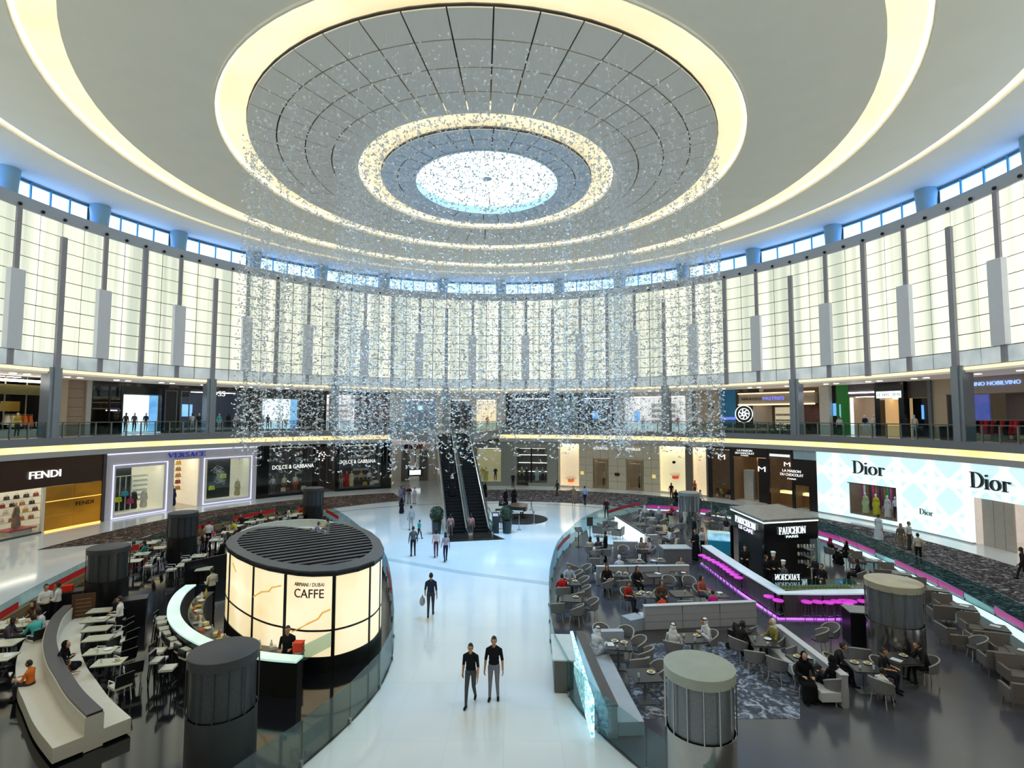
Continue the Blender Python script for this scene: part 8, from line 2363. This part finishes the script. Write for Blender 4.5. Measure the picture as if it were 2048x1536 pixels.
seated(603, 1013, 90, 'woman in an orange red top beside the farthest column', '#e0502a', '#26262c', 'short', 'long', chair='cafe_chair')
seated(630, 1048, -80, 'man in a lavender shirt behind the drum roof', '#8a86a0', '#3a3a44', 'long', pose='sit_lean', chair='cafe_chair')
seated(657, 1040, 90, 'woman in olive across from the lavender shirt', '#8d8a6a', '#3a3a36', 'short', 'long', chair='cafe_chair')
seated(461, 1068, 120, 'woman in black at the end of the ivory banquette', '#1a1a1e', '#1a1a1e', 'long', 'long', pose='sit_phone', robe=True)
seated(397, 1064, -90, 'child in white left of the black chairs', '#c9cdd4', '#8a92a4', h=1.4, chair='cafe_chair')

# ---- right cafe
seated(1180, 1079, -20, 'woman in cream at the head of the near lounge table', '#b8a898', '#4a444a', 'long', 'long', chair='tub_chair')
seated(1197, 1079, 20, 'woman with dark hair facing the waiter', '#5a4a48', '#2a282c', 'long', 'long', chair='tub_chair')
person(1211, 1067, 1.64, 'serve', 60, 'waiter in black bending over the near lounge table', '#17181c', '#141519', 'long')
seated(1189, 1101, 0, 'man in a white cap seen from behind', '#6a6a70', '#3a3a40', 'long', hairc='#d8dade', chair='tub_chair')
seated(1239, 1117, 0, 'man in a white robe and cap seen from behind', '#c6ccd6', '#c6ccd6', 'long', robe=True, hairc='#d8dade', chair='tub_chair')
seated(1227, 1133, 170, 'woman in black at the plates, left of the pair', '#221f22', '#1a1a1e', 'long', 'long', chair='tub_chair')
seated(1259, 1135, 190, 'woman in black at the plates, right of the pair', '#1f1d22', '#1a1a1e', 'long', 'long', chair='tub_chair')
seated(1138, 1134, 180, 'man in a pale blue shirt at the corridor glass', '#a9b8d0', '#3c4048', 'short', chair='tub_chair')
seated(1131, 1152, 5, 'man in a red T-shirt seen from behind at the corridor glass', '#b8201f', '#2a2a30', 'short', chair='tub_chair')
seated(1282, 1080, -170, 'woman in grey lace at the short banquette', '#8a8484', '#4a4648', 'long', 'long', chair='tub_chair')
seated(1300, 1081, 100, 'woman in pale pink at the short banquette', '#b8a0a0', '#6a5c60', 'long', 'short', chair='tub_chair')
seated(1360, 1118, 180, 'man in a patterned shirt on the second banquette', '#a89c98', '#3a3a3e', 'short', 'long')
seated(1282, 1168, -150, 'boy in a red T-shirt behind the plates', '#a82a22', '#2a2a30', 'short', h=1.55, chair='tub_chair')
seated(1304, 1168, 180, 'woman in brown beside the boy in red', '#5a4238', '#2c282a', 'long', 'long', chair='tub_chair')
seated(1325, 1190, 20, 'boy in an orange red T-shirt on the longest banquette', '#d8431f', '#2a2c3a', 'short', h=1.6)
seated(1400, 1157, -150, 'woman in a red striped top at the end of the longest banquette', '#b05a54', '#4a5a78', 'short', 'long', chair='tub_chair')
seated(1427, 1180, 10, 'girl in a magenta top seen from behind', '#c41f86', '#3a3a48', 'short', h=1.5)
seated(1290, 1015, 20, 'man in a white headcloth at the back of the pastry cafe', '#c9cdd2', '#c9cdd2', 'long', None, robe=True, scarf='#dadde0', cord=True, chair='tub_chair')
seated(1318, 1018, 0, 'man in a lavender headcloth at the back of the pastry cafe', '#b8b4c8', '#b8b4c8', 'long', None, robe=True, scarf='#c4c0d8', chair='tub_chair')
seated(1345, 1012, 90, 'woman in a crimson scarf left of the silver column', '#b02434', '#2a2024', 'long', None, scarf='#8a7a5a', chair='tub_chair')
seated(1305, 1030, -30, 'woman in a pale robe among the back tables', '#b4b0ac', '#6a6866', 'long', 'long', chair='tub_chair')
seated(1293, 1063, 160, 'child in a white shirt by the slatted partition', '#d0d4d8', '#5a5c60', h=1.5, chair='tub_chair')
seated(1340, 1060, 90, 'woman in white at the back tables', '#ccd0d4', '#4a4a50', 'long', 'long', chair='tub_chair')
person(1391, 1065, 1.64, 'serve', 120, 'waiter in black with a grey apron beside the bar end', '#15161a', '#15161a', 'long', robe=True, h=1.82)
person(1404, 1060, 1.64, 'stand', -150, 'waiter in a black waistcoat and white shirt behind the bar end', '#c9ccd0', '#15161a', 'long')
person(1388, 1037, 1.64, 'stand', 100, 'man in black at the foot of the silver column', '#1a1b1f', '#1a1b1f', 'long')
person(1452, 1033, 1.64, 'stand', 120, 'woman in black and white left of the black kiosk', '#2a2a30', '#c8c8cc', 'short', 'long', h=1.6)
person(1546, 1112, 1.66, 'serve', 180, 'cook in black with a tall white hat', '#1b1c20', '#1b1c20', 'long', 'chef', h=1.74)
person(1568, 1126, 1.6, 'serve', 100, 'cook with a white hat bending over the case', '#55565a', '#2a2b30', 'long', 'chef', h=1.6)
person(1531, 1112, 1.64, 'serve', 200, 'barmaid in black with long hair beside the tall hatted cook', '#1f2024', '#1a1b1f', 'long', 'long', h=1.66)
person(1490, 1096, 1.64, 'serve', 150, 'barman in black at the slanting side of the bar', '#17181c', '#15161a', 'long')
person(1630, 1113, 1.6, 'serve', 100, 'worker with a teal cap behind the pastry case', '#26282e', '#1e2026', 'long', hairc='#2a8a94', h=1.62)
person(1644, 1131, 1.6, 'serve', 120, 'worker in black leaning over the pastry case', '#1d1e22', '#1a1b1f', 'long', h=1.65)
seated(1659, 1081, -80, 'woman in a magenta headscarf behind the kiosk', '#2a1f2a', '#1f1a20', 'long', None, robe=True, scarf='#a82a5a', chair='tub_chair')
seated(1694, 1088, 90, 'woman in a black headscarf beside the magenta band', '#131318', '#131318', 'long', None, robe=True, scarf='#0f0f14', chair='tub_chair')
seated(1717, 1124, 60, 'woman in black with long hair before the first armchair', '#1a1a1f', '#1a1a1f', 'long', 'long', chair='tub_chair')
seated(1187, 1264, -50, 'man in a white robe and headcloth on the pale sofa', '#c0c8d4', '#c0c8d4', 'long', None, 'sit_lean', robe=True, scarf='#d2d8e0', cord=True, fine=True)
seated(1355, 1256, -30, 'man in a white robe and headcloth seen from behind', '#d0d2d8', '#d0d2d8', 'long', None, robe=True, scarf='#e0e2e6', cord=True, chair='tub_chair')
seated(1406, 1246, 100, 'man in a white robe raising a cup at the same table', '#d2d6dc', '#d2d6dc', 'long', None, 'sit_phone', robe=True, scarf='#e4e6ea', cord=True, chair='tub_chair', fine=True)
seated(1478, 1252, -60, 'woman in black with full dark hair beside the pushchair', '#1f1f22', '#24242a', 'long', 'long', 'sit_lean', 'tub_chair')
seated(1538, 1252, 100, 'woman in a cream headscarf and mustard coat', '#8d8444', '#4a4834', 'long', None, scarf='#d8d2c4', chair='tub_chair')
seated(1610, 1298, 170, 'woman in a black robe and headscarf at the dishes', '#101015', '#101015', 'long', None, robe=True, scarf='#0e0e13', chair='tub_chair')
seated(1667, 1324, 20, 'woman in a black robe near the slanting banquette', '#131318', '#131318', 'long', None, robe=True, scarf='#101015', chair='tub_chair')
seated(1684, 1294, -120, 'woman in a dark jacket with tied hair', '#24232a', '#24232a', 'long', 'short', 'sit_lean', 'tub_chair')
seated(1740, 1302, -150, 'boy in a dark T-shirt beside the steel column', '#24242c', '#1f2030', 'short', h=1.6, chair='tub_chair')
seated(1757, 1326, -60, 'child in white with a cap near the steel column', '#d4d6da', '#2a2e5a', 'short', h=1.4, chair='tub_chair')
seated(1846, 1292, 80, 'man in a dark suit and red tie at the serving tray', '#1d1c20', '#1a1a1e', 'long', pose='sit_lean', chair='tub_chair', fine=True)
